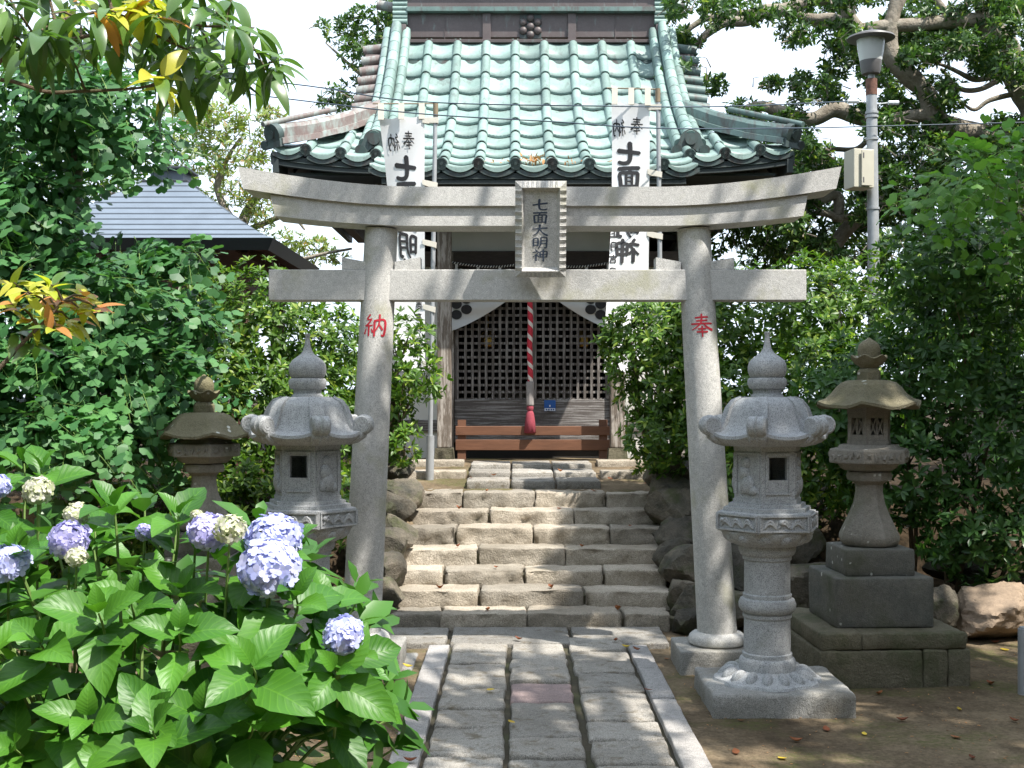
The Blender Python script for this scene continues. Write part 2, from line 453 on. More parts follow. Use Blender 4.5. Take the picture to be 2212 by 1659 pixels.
class MB:
    def __init__(s):
        s.v, s.f, s.uv = [], [], []

    def add(s, vs, fs, uvs=None):
        n = len(s.v)
        s.v += [tuple(v) for v in vs]
        s.f += [tuple(i + n for i in f) for f in fs]
        if uvs is not None:
            s.uv += uvs
        return s

    def box(s, c, size, bev=0.0, rot=None):
        bm = bmesh.new()
        bmesh.ops.create_cube(bm, size=1.0)
        for v in bm.verts:
            v.co = Vector((v.co.x * size[0], v.co.y * size[1], v.co.z * size[2]))
        if bev:
            bmesh.ops.bevel(bm, geom=bm.edges[:], offset=min(bev, min(size) * 0.45), segments=1 if bev < 0.008 else 2, affect='EDGES', profile=0.6)
        m = Matrix.Translation(Vector(c)) @ (rot.to_4x4() if rot is not None else Matrix.Identity(4))
        bm.verts.ensure_lookup_table()
        bm.verts.index_update()
        s.add([m @ v.co for v in bm.verts], [[v.index for v in f.verts] for f in bm.faces])
        bm.free()
        return s

    def tube(s, pts, rads, seg=8, caps=True, uv=False, squash=1.0):
        pts = [Vector(p) for p in pts]
        if isinstance(rads, (int, float)):
            rads = [rads] * len(pts)
        vs, fs, uvs = [], [], []
        prev = None
        ln = 0.0
        lens = []
        for i, p in enumerate(pts):
            if i:
                ln += (p - pts[i - 1]).length
            lens.append(ln)
            d = (pts[min(i + 1, len(pts) - 1)] - pts[max(i - 1, 0)])
            d = d.normalized() if d.length > 1e-9 else Vector((0, 0, 1))
            if prev is None:
                a = d.orthogonal().normalized()
            else:
                a = prev - d * prev.dot(d)
                a = a.normalized() if a.length > 1e-6 else d.orthogonal().normalized()
            prev = a
            b = d.cross(a)
            for k in range(seg):
                t = 2 * math.pi * k / seg
                vs.append(p + (a * math.cos(t) + b * math.sin(t) * squash) * rads[i])
        n = len(pts)
        for i in range(n - 1):
            for k in range(seg):
                k2 = (k + 1) % seg
                fs.append((i * seg + k, i * seg + k2, (i + 1) * seg + k2, (i + 1) * seg + k))
                if uv:
                    uvs.append([(k / seg, lens[i]), ((k + 1) / seg, lens[i]), ((k + 1) / seg, lens[i + 1]), (k / seg, lens[i + 1])])
        if caps:
            fs.append(tuple(range(seg))[::-1])
            fs.append(tuple((n - 1) * seg + k for k in range(seg)))
            if uv:
                uvs += [[(0, 0)] * seg] * 2
        return s.add(vs, fs, uvs if uv else None)

    def lathe(s, prof, c=(0, 0, 0), seg=32, mod=None, caps=True, phase=0.0):
        vs, fs = [], []
        c = Vector(c)
        for (r, z) in prof:
            for k in range(seg):
                t = 2 * math.pi * k / seg + phase
                dr, dz = mod(t, r, z) if mod else (0, 0)
                vs.append(c + Vector(((r + dr) * math.cos(t), (r + dr) * math.sin(t), z + dz)))
        n = len(prof)
        for i in range(n - 1):
            for k in range(seg):
                k2 = (k + 1) % seg
                fs.append((i * seg + k, i * seg + k2, (i + 1) * seg + k2, (i + 1) * seg + k))
        if caps:
            fs.append(tuple(range(seg))[::-1])
            fs.append(tuple((n - 1) * seg + k for k in range(seg)))
        return s.add(vs, fs)

    def ribbon(s, poly, axis, width):
        """closed polygon poly extruded by +-axis*width/2"""
        a = Vector(axis) * (width / 2)
        n = len(poly)
        vs = [Vector(p) - a for p in poly] + [Vector(p) + a for p in poly]
        fs = [tuple(range(n)), tuple(range(2 * n - 1, n - 1, -1))]
        fs += [(i, i + n, (i + 1) % n + n, (i + 1) % n) for i in range(n)]
        return s.add(vs, fs)

    def ell(s, c, r, seg=10, rings=6, rot=None):
        vs, fs = [], []
        c = Vector(c)
        for i in range(rings + 1):
            ph = math.pi * i / rings
            for k in range(seg):
                t = 2 * math.pi * k / seg
                v = Vector((r[0] * math.sin(ph) * math.cos(t), r[1] * math.sin(ph) * math.sin(t), r[2] * math.cos(ph)))
                vs.append(c + (rot @ v if rot is not None else v))
        for i in range(rings):
            for k in range(seg):
                k2 = (k + 1) % seg
                fs.append((i * seg + k, (i + 1) * seg + k, (i + 1) * seg + k2, i * seg + k2))
        return s.add(vs, fs)

    def xf(s, m):
        s.v = [tuple(m @ Vector(v)) for v in s.v]
        return s

    def mesh(s, name, mat=None, smooth=False, L=Vector((0, 0, 0)), fix=True):
        me = bpy.data.meshes.new(name)
        me.from_pydata([(v[0] - L[0], v[1] - L[1], v[2] - L[2]) for v in s.v], [], s.f)
        if s.uv:
            lay = me.uv_layers.new(name='UVMap')
            flatuv = [c for f in s.uv for q in f for c in q]
            if len(flatuv) == len(lay.data) * 2:
                lay.data.foreach_set('uv', flatuv)
        if mat:
            me.materials.append(mat)
        if fix:
            bm = bmesh.new()
            bm.from_mesh(me)
            bmesh.ops.recalc_face_normals(bm, faces=bm.faces[:])
            bm.to_mesh(me)
            bm.free()
        if smooth:
            me.polygons.foreach_set('use_smooth', [True] * len(me.polygons))
            if smooth != 'all':
                try:
                    me.set_sharp_from_angle(angle=R(38))
                except Exception:
                    pass
        me.update()
        return me

    def build(s, name, mat, parent=None, smooth=False, loc=None, fix=True):
        """vertices are in world space; the object's origin goes to loc (top level) or to its thing's base"""
        if parent is not None:
            L = ROOT[parent.name]
        else:
            L = Vector(loc) if loc is not None else Vector((0, 0, 0))
        o = bpy.data.objects.new(name, s.mesh(name, mat, smooth, L, fix))
        COL.objects.link(o)
        if parent is not None:
            o.parent = parent
        else:
            o.location = L
        ROOT[o.name] = L
        return o


def rough_block(w, d, h, r=0.014, amp=0.007, res=0.05, seed=0, freq=8.0, face_amp=None, slope=0.0, wob=0.0):
    """rounded, chipped stone block centred on its own origin; returns an MB"""
    def axis(n):
        k = max(1, min(16, int(round(n / res))))
        a = [-n / 2, -n / 2 + r] + [(-n / 2 + r) + (n - 2 * r) * i / k for i in range(1, k)] + [n / 2 - r, n / 2]
        return a
    xs, ys, zs = axis(w), axis(d), axis(h)
    idx, vs, fs = {}, [], []
    off = Vector((seed * 3.7, seed * 1.3, seed * 7.1))

    def vert(i, j, k):
        key = (i, j, k)
        if key in idx:
            return idx[key]
        p = Vector((xs[i], ys[j], zs[k]))
        q = Vector((max(-w / 2 + r, min(w / 2 - r, p.x)), max(-d / 2 + r, min(d / 2 - r, p.y)), max(-h / 2 + r, min(h / 2 - r, p.z))))
        e = p - q
        nrm = e.normalized() if e.length > 1e-9 else Vector((0, 0, 0))
        p2 = q + nrm * r
        nz = noise.noise(p2 * freq + off) + 0.5 * noise.noise(p2 * freq * 2.3 + off)
        a = amp
        if face_amp and nrm.y < -0.6:
            a = face_amp
        p2 = p2 + nrm * a * nz
        lo = noise.noise(Vector((p2.x * 1.7, p2.y * 1.7, 0)) + off)
        if nrm.z > 0.3:
            p2.z += lo * amp * 0.6
        p2.y += -slope * p2.z
        if wob:
            p2.x += wob * nrm.x * noise.noise(Vector((p2.y * 7, seed * 2.1, p2.x * 2)))
            p2.y += wob * nrm.y * noise.noise(Vector((p2.x * 7, seed * 3.3, p2.y * 2)))
            p2.z += wob * .35 * max(0, nrm.z) * noise.noise(Vector((p2.x * 6, p2.y * 6, seed)))
        idx[key] = len(vs)
        vs.append(p2)
        return idx[key]

    nx, ny, nz_ = len(xs), len(ys), len(zs)
    for i in range(nx - 1):
        for j in range(ny - 1):
            fs.append((vert(i, j, 0), vert(i, j + 1, 0), vert(i + 1, j + 1, 0), vert(i + 1, j, 0)))
            fs.append((vert(i, j, nz_ - 1), vert(i + 1, j, nz_ - 1), vert(i + 1, j + 1, nz_ - 1), vert(i, j + 1, nz_ - 1)))
    for i in range(nx - 1):
        for k in range(nz_ - 1):
            fs.append((vert(i, 0, k), vert(i + 1, 0, k), vert(i + 1, 0, k + 1), vert(i, 0, k + 1)))
            fs.append((vert(i, ny - 1, k), vert(i, ny - 1, k + 1), vert(i + 1, ny - 1, k + 1), vert(i + 1, ny - 1, k)))
    for j in range(ny - 1):
        for k in range(nz_ - 1):
            fs.append((vert(0, j, k), vert(0, j, k + 1), vert(0, j + 1, k + 1), vert(0, j + 1, k)))
            fs.append((vert(nx - 1, j, k), vert(nx - 1, j + 1, k), vert(nx - 1, j + 1, k + 1), vert(nx - 1, j, k + 1)))
    return MB().add(vs, fs)


def rock_mesh(r, seed, sub=3, amp=0.28):
    """boulder: a ball cut by random planes, then roughened"""
    rg = random.Random(seed)
    planes = []
    for i in range(15):
        d = Vector((rg.gauss(0, 1), rg.gauss(0, 1), rg.gauss(0, 1))).normalized()
        planes.append((d, rg.uniform(.55, .92)))
    bm = bmesh.new()
    bmesh.ops.create_icosphere(bm, subdivisions=sub + 1, radius=1.0)
    off = Vector((seed * 5.1, seed * 2.3, seed))
    for v in bm.verts:
        n = v.co.normalized()
        k = 1.12
        for d, q in planes:
            c = n.dot(d)
            if c > .05:
                k = min(k, q / c)
        k *= 1 + .05 * noise.noise(n * 3.1 + off) + .045 * noise.noise(n * 7 + off) + .03 * noise.noise(n * 17 + off)
        v.co = Vector((n.x * r[0], n.y * r[1], n.z * r[2])) * k * 1.3
    me = bpy.data.meshes.new('rock')
    bm.to_mesh(me)
    bm.free()
    me.polygons.foreach_set('use_smooth', [True] * len(me.polygons))
    try:
        me.set_sharp_from_angle(angle=R(28))
    except Exception:
        pass
    return me


# ---- leaves
def frames(d, n):
    d = d / np.linalg.norm(d, axis=1, keepdims=True)
    n = n - (n * d).sum(1, keepdims=True) * d
    ln = np.linalg.norm(n, axis=1, keepdims=True)
    bad = ln[:, 0] < 1e-4
    n[bad] = np.cross(d[bad], np.array([1.0, 0.3, 0.2]))
    n = n / np.linalg.norm(n, axis=1, keepdims=True)
    x = np.cross(d, n)
    return np.stack([x, d, n], axis=2)       # columns x, y, z


def scatter(name, tmpl, Fm, T, S, mat, L=(0, 0, 0), aspect=None):
    """joined mesh of N transformed copies of a template; Fm (N,3,3), T (N,3), S (N,)"""
    tv, tf = np.array(tmpl[0], float), tmpl[1]
    N, nv = len(T), len(tv)
    v = np.einsum('nij,vj->nvi', Fm, tv) * S[:, None, None] + T[:, None, :] - np.array(L)[None, None, :]
    me = bpy.data.meshes.new(name)
    me.vertices.add(N * nv)
    me.vertices.foreach_set('co', v.reshape(-1))
    lens = np.array([len(f) for f in tf])
    flatf = np.concatenate([np.array(f) for f in tf])
    nl = len(flatf)
    me.loops.add(N * nl)
    me.loops.foreach_set('vertex_index', (flatf[None, :] + (np.arange(N) * nv)[:, None]).reshape(-1))
    me.polygons.add(N * len(tf))
    starts = np.concatenate([[0], np.cumsum(lens)[:-1]])
    me.polygons.foreach_set('loop_start', (starts[None, :] + (np.arange(N) * nl)[:, None]).reshape(-1))
    me.polygons.foreach_set('use_smooth', np.ones(N * len(tf), bool))
    me.materials.append(mat)
    me.update(calc_edges=True)
    me.validate()
    return me


def lens_leaf(w=0.18, droop=0.12, fold=0.05):
    v = [(0, 0, 0), (0, .4, 0), (0, .75, -droop * .4), (0, 1, -droop),
         (-w * .85, .28, fold), (-w * .9, .65, fold - droop * .25), (w * .85, .28, fold), (w * .9, .65, fold - droop * .25)]
    f = [(0, 1, 4), (1, 2, 5, 4), (2, 3, 5), (0, 6, 1), (1, 6, 7, 2), (2, 7, 3)]
    return v, f


def fan_leaf(stalk=0.55, seed=0):
    rr = random.Random(seed)
    v = [(-.012, 0, 0), (.012, 0, 0), (.014, stalk, 0.03), (-.014, stalk, 0.03)]
    f = [(0, 1, 2, 3)]
    angs = [-62, -40, -18, 0, 18, 40, 62]
    rad = [.62, .74, .78, .60, .78, .74, .62]
    v.append((0, stalk - .02, .03))
    for a, q in zip(angs, rad):
        a2 = R(a)
        v.append((math.sin(a2) * q, stalk + math.cos(a2) * q, .03 + rr.uniform(-.06, .06) - .10 * abs(a) / 62))
    for i in range(6):
        f.append((4, 5 + i + 1, 5 + i))
    return v, f


LENS = lens_leaf()
LENSN = lens_leaf(0.14, 0.15, 0.03)
LENSW = lens_leaf(0.27, 0.10, 0.06)
FAN = fan_leaf()


def sphere_dirs(n):
    d = RNG.normal(size=(n, 3))
    return d / np.linalg.norm(d, axis=1, keepdims=True)


def rosettes(C, A, nleaf, length, spread=(45, 85), jit=0.15):
    """leaf frames for rosettes at points C with axes A"""
    N = len(C)
    A = A / np.linalg.norm(A, axis=1, keepdims=True)
    e1 = np.cross(A, np.where(np.abs(A[:, 2:3]) < .9, [[0, 0, 1.0]], [[1.0, 0, 0]]))
    e1 /= np.linalg.norm(e1, axis=1, keepdims=True)
    e2 = np.cross(A, e1)
    ph = (np.arange(nleaf) * 2.39996)[None, :] + RNG.uniform(0, 6.28, (N, 1))
    th = np.radians(RNG.uniform(spread[0], spread[1], (N, nleaf)))
    rad = e1[:, None, :] * np.cos(ph)[..., None] + e2[:, None, :] * np.sin(ph)[..., None]
    d = A[:, None, :] * np.cos(th)[..., None] + rad * np.sin(th)[..., None]
    d = d + RNG.normal(size=d.shape) * jit
    n = A[:, None, :] * 1.0 + RNG.normal(size=d.shape) * 0.25 - rad * 0.25
    d = d.reshape(-1, 3)
    n = n.reshape(-1, 3)
    T = np.repeat(C, nleaf, axis=0) + d * 0.004
    S = length * RNG.uniform(0.65, 1.15, len(T))
    return frames(d, n), T, S


def lobe_points(lobes, n, shell=(0.82, 1.05), up=0.25, keep_back=0.25, bumps=0.18):
    """points and outward axes over a union of ellipsoid lobes, uneven outline"""
    out_c, out_a = [], []
    vol = np.array([l[1][0] * l[1][1] + l[1][1] * l[1][2] + l[1][0] * l[1][2] for l in lobes])
    cnt = np.maximum(1, (n * vol / vol.sum()).astype(int))
    for (c, r), k in zip(lobes, cnt):
        d = sphere_dirs(int(k * 1.6))
        tocam = -np.array([c[0], c[1], 0.0])
        tocam /= np.linalg.norm(tocam)
        keep = ((d @ tocam) > -0.35) | (RNG.random(len(d)) < keep_back)
        d = d[keep][:k]
        b = np.array([noise.noise(Vector(q) * 2.6 + Vector(c) * 3) for q in d])
        s = RNG.uniform(shell[0], shell[1], len(d)) * (1 + bumps * 1.6 * b)
        p = np.array(c)[None] + d * np.array(r)[None] * s[:, None]
        ok = np.ones(len(p), bool)
        for (c2, r2) in lobes:
            if c2 is c:
                continue
            q = (p - np.array(c2)[None]) / (np.array(r2)[None] * 0.72)
            ok &= (q ** 2).sum(1) > 1
        a = d / np.array(r)[None]
        a /= np.linalg.norm(a, axis=1, keepdims=True)
        a[:, 2] += up
        out_c.append(p[ok])
        out_a.append(a[ok])
    return np.concatenate(out_c), np.concatenate(out_a)


def catmull(pts, rads, k=5):
    out, orad = [], []
    p = [Vector(q) for q in pts]
    n = len(p)
    for i in range(n - 1):
        a, b, c, d = p[max(i - 1, 0)], p[i], p[i + 1], p[min(i + 2, n - 1)]
        for j in range(k):
            t = j / k
            out.append(0.5 * ((2 * b) + (c - a) * t + (2 * a - 5 * b + 4 * c - d) * t * t + (3 * b - a - 3 * c + d) * t ** 3))
            orad.append(rads[i] * (1 - t) + rads[i + 1] * t)
    out.append(p[-1])
    orad.append(rads[-1])
    return out, orad


# ---- writing: brush strokes (x right, y up in a unit square), each (points, start width, end width)
BRUSH = {
    '七': [([(.06, .50), (.45, .58), (.94, .66)], .13, .16), ([(.46, .97), (.44, .60), (.46, .25), (.56, .12), (.75, .10), (.93, .16)], .17, .12)],
    '面': [([(.08, .90), (.5, .93), (.93, .93)], .13, .14), ([(.50, .90), (.42, .72)], .12, .10), ([(.13, .66), (.14, .35), (.17, .05)], .13, .13),
          ([(.13, .68), (.5, .72), (.88, .72), (.87, .40), (.84, .03)], .11, .14), ([(.38, .68), (.38, .12)], .09, .09), ([(.63, .68), (.63, .12)], .09, .09),
          ([(.38, .50), (.63, .51)], .07, .07), ([(.38, .32), (.63, .33)], .07, .07), ([(.17, .11), (.85, .12)], .10, .10)],
    '大': [([(.05, .60), (.5, .66), (.95, .70)], .12, .14), ([(.48, .97), (.46, .62), (.32, .28), (.06, .04)], .15, .07), ([(.48, .58), (.68, .26), (.96, .06)], .09, .16)],
    '明': [([(.08, .84), (.09, .5), (.10, .20)], .11, .11), ([(.08, .84), (.36, .86), (.36, .24)], .10, .11), ([(.10, .55), (.35, .56)], .08, .08), ([(.10, .26), (.35, .27)], .08, .08),
          ([(.56, .94), (.56, .5), (.50, .22), (.38, .03)], .12, .07), ([(.56, .94), (.92, .95), (.92, .4), (.90, .10), (.78, .07)], .10, .11), ([(.56, .68), (.92, .69)], .08, .08), ([(.55, .43), (.92, .44)], .08, .08)],
    '神': [([(.22, .98), (.30, .86)], .11, .10), ([(.05, .74), (.40, .80), (.28, .58), (.04, .34)], .10, .07), ([(.25, .56), (.25, .02)], .12, .11), ([(.29, .50), (.42, .38)], .08, .10),
          ([(.50, .80), (.52, .32)], .11, .10), ([(.50, .80), (.93, .83), (.91, .34)], .09, .11), ([(.52, .58), (.91, .59)], .08, .08), ([(.52, .35), (.91, .36)], .08, .09), ([(.71, .98), (.71, -.02)], .13, .11)],
    '奉': [([(.22, .84), (.5, .87), (.78, .88)], .08, .09), ([(.26, .70), (.74, .73)], .07, .08), ([(.05, .55), (.5, .58), (.95, .59)], .08, .09), ([(.50, 1.0), (.47, .66), (.30, .45), (.06, .28)], .09, .05),
          ([(.56, .60), (.72, .43), (.96, .30)], .06, .12), ([(.32, .33), (.68, .35)], .07, .07), ([(.26, .19), (.74, .21)], .07, .08), ([(.50, .45), (.50, -.02)], .09, .07)],
    '納': [([(.28, .98), (.16, .78), (.34, .74), (.10, .48)], .08, .06), ([(.36, .80), (.22, .56), (.08, .47), (.40, .50)], .06, .06), ([(.24, .46), (.24, .02)], .09, .07), ([(.11, .34), (.05, .12)], .06, .08), ([(.36, .34), (.42, .18)], .05, .08),
          ([(.50, .70), (.50, .00)], .10, .09), ([(.50, .70), (.95, .72), (.94, .08), (.84, .04)], .09, .10), ([(.72, .98), (.71, .60), (.56, .26)], .09, .06), ([(.71, .54), (.86, .30)], .06, .09)],
    '正': [([(.12, .88), (.88, .90)], .1, .1), ([(.50, .88), (.50, .08)], .1, .1), ([(.52, .50), (.84, .51)], .09, .09), ([(.24, .58), (.24, .08)], .1, .1), ([(.04, .06), (.96, .07)], .1, .11)],
    '月': [([(.28, .95), (.27, .4), (.12, .02)], .11, .07), ([(.28, .95), (.78, .95), (.78, .05), (.66, .06)], .1, .1), ([(.28, .68), (.78, .68)], .08, .08), ([(.27, .42), (.78, .42)], .08, .08)],
    '吉': [([(.08, .80), (.92, .82)], .1, .1), ([(.50, 1.0), (.50, .56)], .1, .1), ([(.22, .56), (.78, .57)], .09, .09), ([(.24, .38), (.24, .02)], .1, .1), ([(.24, .38), (.76, .38), (.76, .02)], .09, .1), ([(.24, .05), (.76, .05)], .09, .09)],
    '日': [([(.22, .92), (.22, .03)], .1, .1), ([(.22, .92), (.78, .92), (.78, .03)], .09, .1), ([(.22, .50), (.78, .50)], .08, .08), ([(.22, .08), (.78, .08)], .09, .09)],
    '商': [([(.5, 1), (.5, .88)], .1, .1), ([(.06, .84), (.94, .85)], .09, .09), ([(.34, .80), (.40, .70)], .08, .08), ([(.66, .80), (.60, .70)], .08, .08), ([(.12, .66), (.12, .02)], .1, .1), ([(.12, .66), (.88, .66), (.88, .04)], .09, .1), ([(.42, .62), (.30, .46)], .07, .07), ([(.58, .62), (.72, .46)], .07, .07), ([(.32, .36), (.32, .10)], .08, .08), ([(.32, .36), (.68, .36), (.68, .10)], .08, .08), ([(.32, .12), (.68, .12)], .08, .08)],
    '事': [([(.08, .88), (.92, .89)], .08, .08), ([(.26, .78), (.26, .64), (.74, .64), (.74, .78), (.26, .78)], .07, .07), ([(.20, .54), (.78, .55), (.78, .26)], .07, .08), ([(.04, .40), (.96, .41)], .08, .08), ([(.22, .26), (.78, .27)], .07, .07), ([(.5, 1), (.5, .02), (.38, .05)], .09, .08)],
    '株': [([(.04, .70), (.40, .71)], .08, .08), ([(.22, .98), (.22, .02)], .09, .09), ([(.22, .64), (.05, .28)], .08, .05), ([(.25, .60), (.38, .42)], .06, .08), ([(.56, .92), (.46, .70)], .08, .06), ([(.50, .74), (.92, .76)], .08, .08), ([(.42, .50), (.97, .51)], .08, .08), ([(.70, .98), (.70, .02)], .09, .09), ([(.68, .48), (.44, .14)], .08, .05), ([(.73, .48), (.97, .14)], .06, .09)],
    '式': [([(.06, .74), (.92, .76)], .09, .09), ([(.12, .46), (.54, .47)], .08, .08), ([(.33, .46), (.33, .10)], .08, .08), ([(.08, .06), (.56, .12)], .08, .08), ([(.62, .98), (.66, .5), (.78, .16), (.94, .06), (.95, .20)], .1, .07), ([(.80, .96), (.90, .86)], .07, .09)],
    '会': [([(.5, .98), (.30, .74), (.04, .54)], .1, .05), ([(.5, .96), (.72, .72), (.96, .56)], .07, .1), ([(.30, .58), (.70, .58)], .08, .08), ([(.12, .38), (.88, .39)], .09, .09), ([(.46, .36), (.22, .08), (.76, .12)], .08, .08), ([(.64, .26), (.84, .02)], .07, .1)],
    '社': [([(.22, .98), (.30, .86)], .09, .09), ([(.05, .74), (.40, .78), (.28, .56), (.04, .34)], .09, .06), ([(.25, .56), (.25, .02)], .1, .09), ([(.29, .50), (.42, .38)], .07, .09), ([(.50, .56), (.92, .57)], .09, .09), ([(.71, .94), (.71, .08)], .1, .1), ([(.44, .06), (.97, .07)], .09, .1)],
}


def glyph(mb, ch, put, weight=1.0, layer=0.0004, mirror=False):
    """put(x, y, lift) -> world point; strokes are laid a hair above each other"""
    for si, (pts, w0, w1) in enumerate(BRUSH[ch]):
        q, wr = catmull([(p[0], p[1], 0) for p in pts], [w0 + (w1 - w0) * i / (len(pts) - 1) for i in range(len(pts))], 5)
        n = len(q)
        L, Rr = [], []
        for i in range(n):
            d = (q[min(i + 1, n - 1)] - q[max(i - 1, 0)]).normalized()
            nn = Vector((-d.y, d.x, 0))
            w = wr[i] * 0.5 * weight
            L.append(q[i] + nn * w)
            Rr.append(q[i] - nn * w)
        d0 = (q[0] - q[1]).normalized() * wr[0] * 0.35 * weight
        d1 = (q[-1] - q[-2]).normalized() * wr[-1] * 0.35 * weight
        L = [L[0] + d0 * .1] + [L[0] * .75 + Rr[0] * .25 + d0][:0] + L
        lift = layer * (si + 1)
        row = [(q[0] + d0 + (L[0] - q[0]) * .4, q[0] + d0 + (Rr[0] - q[0]) * .4)] + list(zip(L[1:], Rr)) + [(q[-1] + d1 + (L[-1] - q[-1]) * .4, q[-1] + d1 + (Rr[-1] - q[-1]) * .4)]
        vs = []
        for a, b in row:
            for p in (a, b):
                x = 1 - p.x if mirror else p.x
                vs.append(put(x, p.y, lift))
        fs = [(2 * i, 2 * i + 1, 2 * i + 3, 2 * i + 2) for i in range(len(row) - 1)]
        mb.add(vs, fs)

# ================================================================ the setting
XS = 0.16      # the axis of path, gate and shrine
STEP_Y = [8.23 + 0.30 * k for k in range(7)]
STEP_Z = [0.123, 0.229, 0.333, 0.452, 0.579, 0.686, 0.808]
TERR = lambda y: 0.795 + 0.155 * max(0.0, min(1.0, (y - 10.1) / 2.0))


def hill(x, y):
    """height of the ground: flat yard, bank beside the steps, terrace behind"""
    e = abs(x - XS) - 0.95
    n = noise.noise(Vector((x * 0.9, y * 0.9, 0)))
    if e > 0.12:
        t = (y - (8.75 + 0.25 * n)) / 1.15
    else:
        t = (y - 8.45) / 1.75
    t = max(0.0, min(1.0, t))
    t = t * t * (3 - 2 * t)
    z = TERR(y) * t
    if e <= 0.12:
        z = min(z, 0.80 if y > 10.2 else max(0.0, z - 0.16)) if y < 10.2 else TERR(y)
    return z + 0.010 * noise.noise(Vector((x * 3, y * 3, 2)))


mb = MB()
xs_ = sorted(set([-400, -120, -40, -15, -9] + [round(-7 + 0.16 * i, 3) for i in range(89)] + [9, 15, 40, 120, 400]))
ys_ = sorted(set([-60, -20, -6, 0, 2] + [round(3 + 0.16 * i, 3) for i in range(82)] + [18, 22, 30, 60, 150, 500]))
vs = [(x, y, hill(x, y)) for y in ys_ for x in xs_]
nx = len(xs_)
mb.add(vs, [(j * nx + i, j * nx + i + 1, (j + 1) * nx + i + 1, (j + 1) * nx + i) for j in range(len(ys_) - 1) for i in range(nx - 1)])
props(mb.build('ground', M['soil'], smooth='all'), 'bare brown soil of the shrine yard with mossy patches', kind='structure')

# ---- the lower stone path
path = thing('path', 'straight stone path leading up to the steps', None, (XS, 5.5, 0))
props(path, kind='structure')
del path['label']
path['label'] = 'straight granite slab path leading from the yard to the steps'


def D2Y(y):
    return F * H / (y - CY)


bed = MB()
bed.box((XS, 5.5, -0.052), (1.36, 5.35, 0.118))
bed.build('joint_bed', M['joint'], path)


def slab(name, x0, x1, y0, y1, z1, mat, parent, seed, th=0.09, amp=0.005, r=0.012, gap=0.009, face=None, gx_=None, wob=0.0):
    b = rough_block(x1 - x0 - (gap if gx_ is None else gx_), y1 - y0 - gap, th, r=r, amp=amp, res=0.05, seed=seed, face_amp=face, wob=wob)
    me = b.mesh(name, mat, 'all', fix=False)
    return place(name, me, parent, loc=((x0 + x1) / 2, (y0 + y1) / 2, z1 - th / 2))


z2d = lambda z: (1500 + z * 0.4069) * 0.8641
colL = [262, 347, 422, 582, 707, 822, 1002]
colC = [262, 397, 542, 664, 886]
colR = [262, 347, 482, 602, 782, 902]
cols = [(-0.40, -0.044, colL), (-0.034, 0.315, colC), (0.335, 0.699, colR)]
sd = 1
rr = random.Random(3)
for ci, (xa, xb, rows) in enumerate(cols):
    ysr = [D2Y(z2d(q)) for q in rows]
    while ysr[-1] > 3.2:
        ysr.append(ysr[-1] - rr.uniform(0.26, 0.44))
    for i in range(len(ysr) - 1):
        red = ci == 1 and i == 2
        slab('paving_stone', xa + rr.uniform(0, .006), xb - rr.uniform(0, .006), ysr[i + 1], ysr[i], 0.034 + rr.uniform(-.004, .006), M['pavered'] if red else M['pave'], path, sd, gap=0.036, r=0.014, amp=0.007, gx_=0.010, wob=0.013)
        sd += 1
for xa, xb, first in ((-0.548, -0.412, 7.62), (0.708, 0.836, 7.62)):
    y = first
    while y > 3.2:
        ln = rr.uniform(0.62, 0.8)
        slab('kerb_stone', xa, xb, y - ln, y, 0.040 + rr.uniform(-.003, .003), M['kerb'], path, sd, r=0.007, amp=0.003, gap=0.018, gx_=0.006, wob=0.005)
        sd += 1
        y -= ln
# threshold slabs at the foot of the steps
for xa, xb in ((-1.00, -0.44), (-0.425, 0.36), (0.37, 0.99)):
    slab('threshold_stone', xa, xb, 7.66, 8.22, 0.038, M['pave'], path, sd, gap=0.014)
    sd += 1
for xa, xb, ya, yb in ((-0.98, -0.76, 6.80, 7.05), (-0.80, -0.60, 7.06, 7.5)):
    slab('paving_stone', xa, xb, ya, yb, 0.012, M['slab'], path, sd)
    sd += 1

# ---- the steps
steps = thing('steps', 'seven rough granite steps between rock borders', None, (XS, 8.23, 0))
del steps['label']
steps['label'] = 'seven rough cut granite steps climbing to the shrine'
props(steps, kind='structure')
joints = [[185, 555, 1100, 1710, 2005], [205, 800, 1455, 2010], [235, 570, 1085, 1590, 1980], [270, 790, 1345, 1955], [305, 655, 1135, 1630, 1970], [345, 860, 1395, 1915], [395, 695, 1150, 1600, 1905]]
core = MB()
for k in range(7):
    ya = STEP_Y[k]
    core.box((XS, ya + 0.24, STEP_Z[k] / 2 - 0.03), (2.06 - 0.02 * k, 0.40, STEP_Z[k] - 0.02))
core.build('mortar_core', M['mortar'], steps)
for k in range(7):
    u = F / STEP_Y[k]
    zb = STEP_Z[k - 1] - 0.03 if k else -0.02
    js = [((760.4 + j * 0.3437) - CX) / u for j in joints[k]]
    for i in range(len(js) - 1):
        h = STEP_Z[k] - zb
        b = rough_block(js[i + 1] - js[i] - 0.014, 0.36, h, r=0.011, amp=0.008, res=0.034, seed=sd, face_amp=0.026, freq=13, slope=-0.03, wob=0.022)
        o = place('step_stone', b.mesh('step_stone', M['step'], 'all', fix=False), steps, loc=((js[i] + js[i + 1]) / 2, STEP_Y[k] + 0.175 + rr.uniform(-.008, .008), zb + h / 2 + rr.uniform(-.005, .004)))
        sd += 1

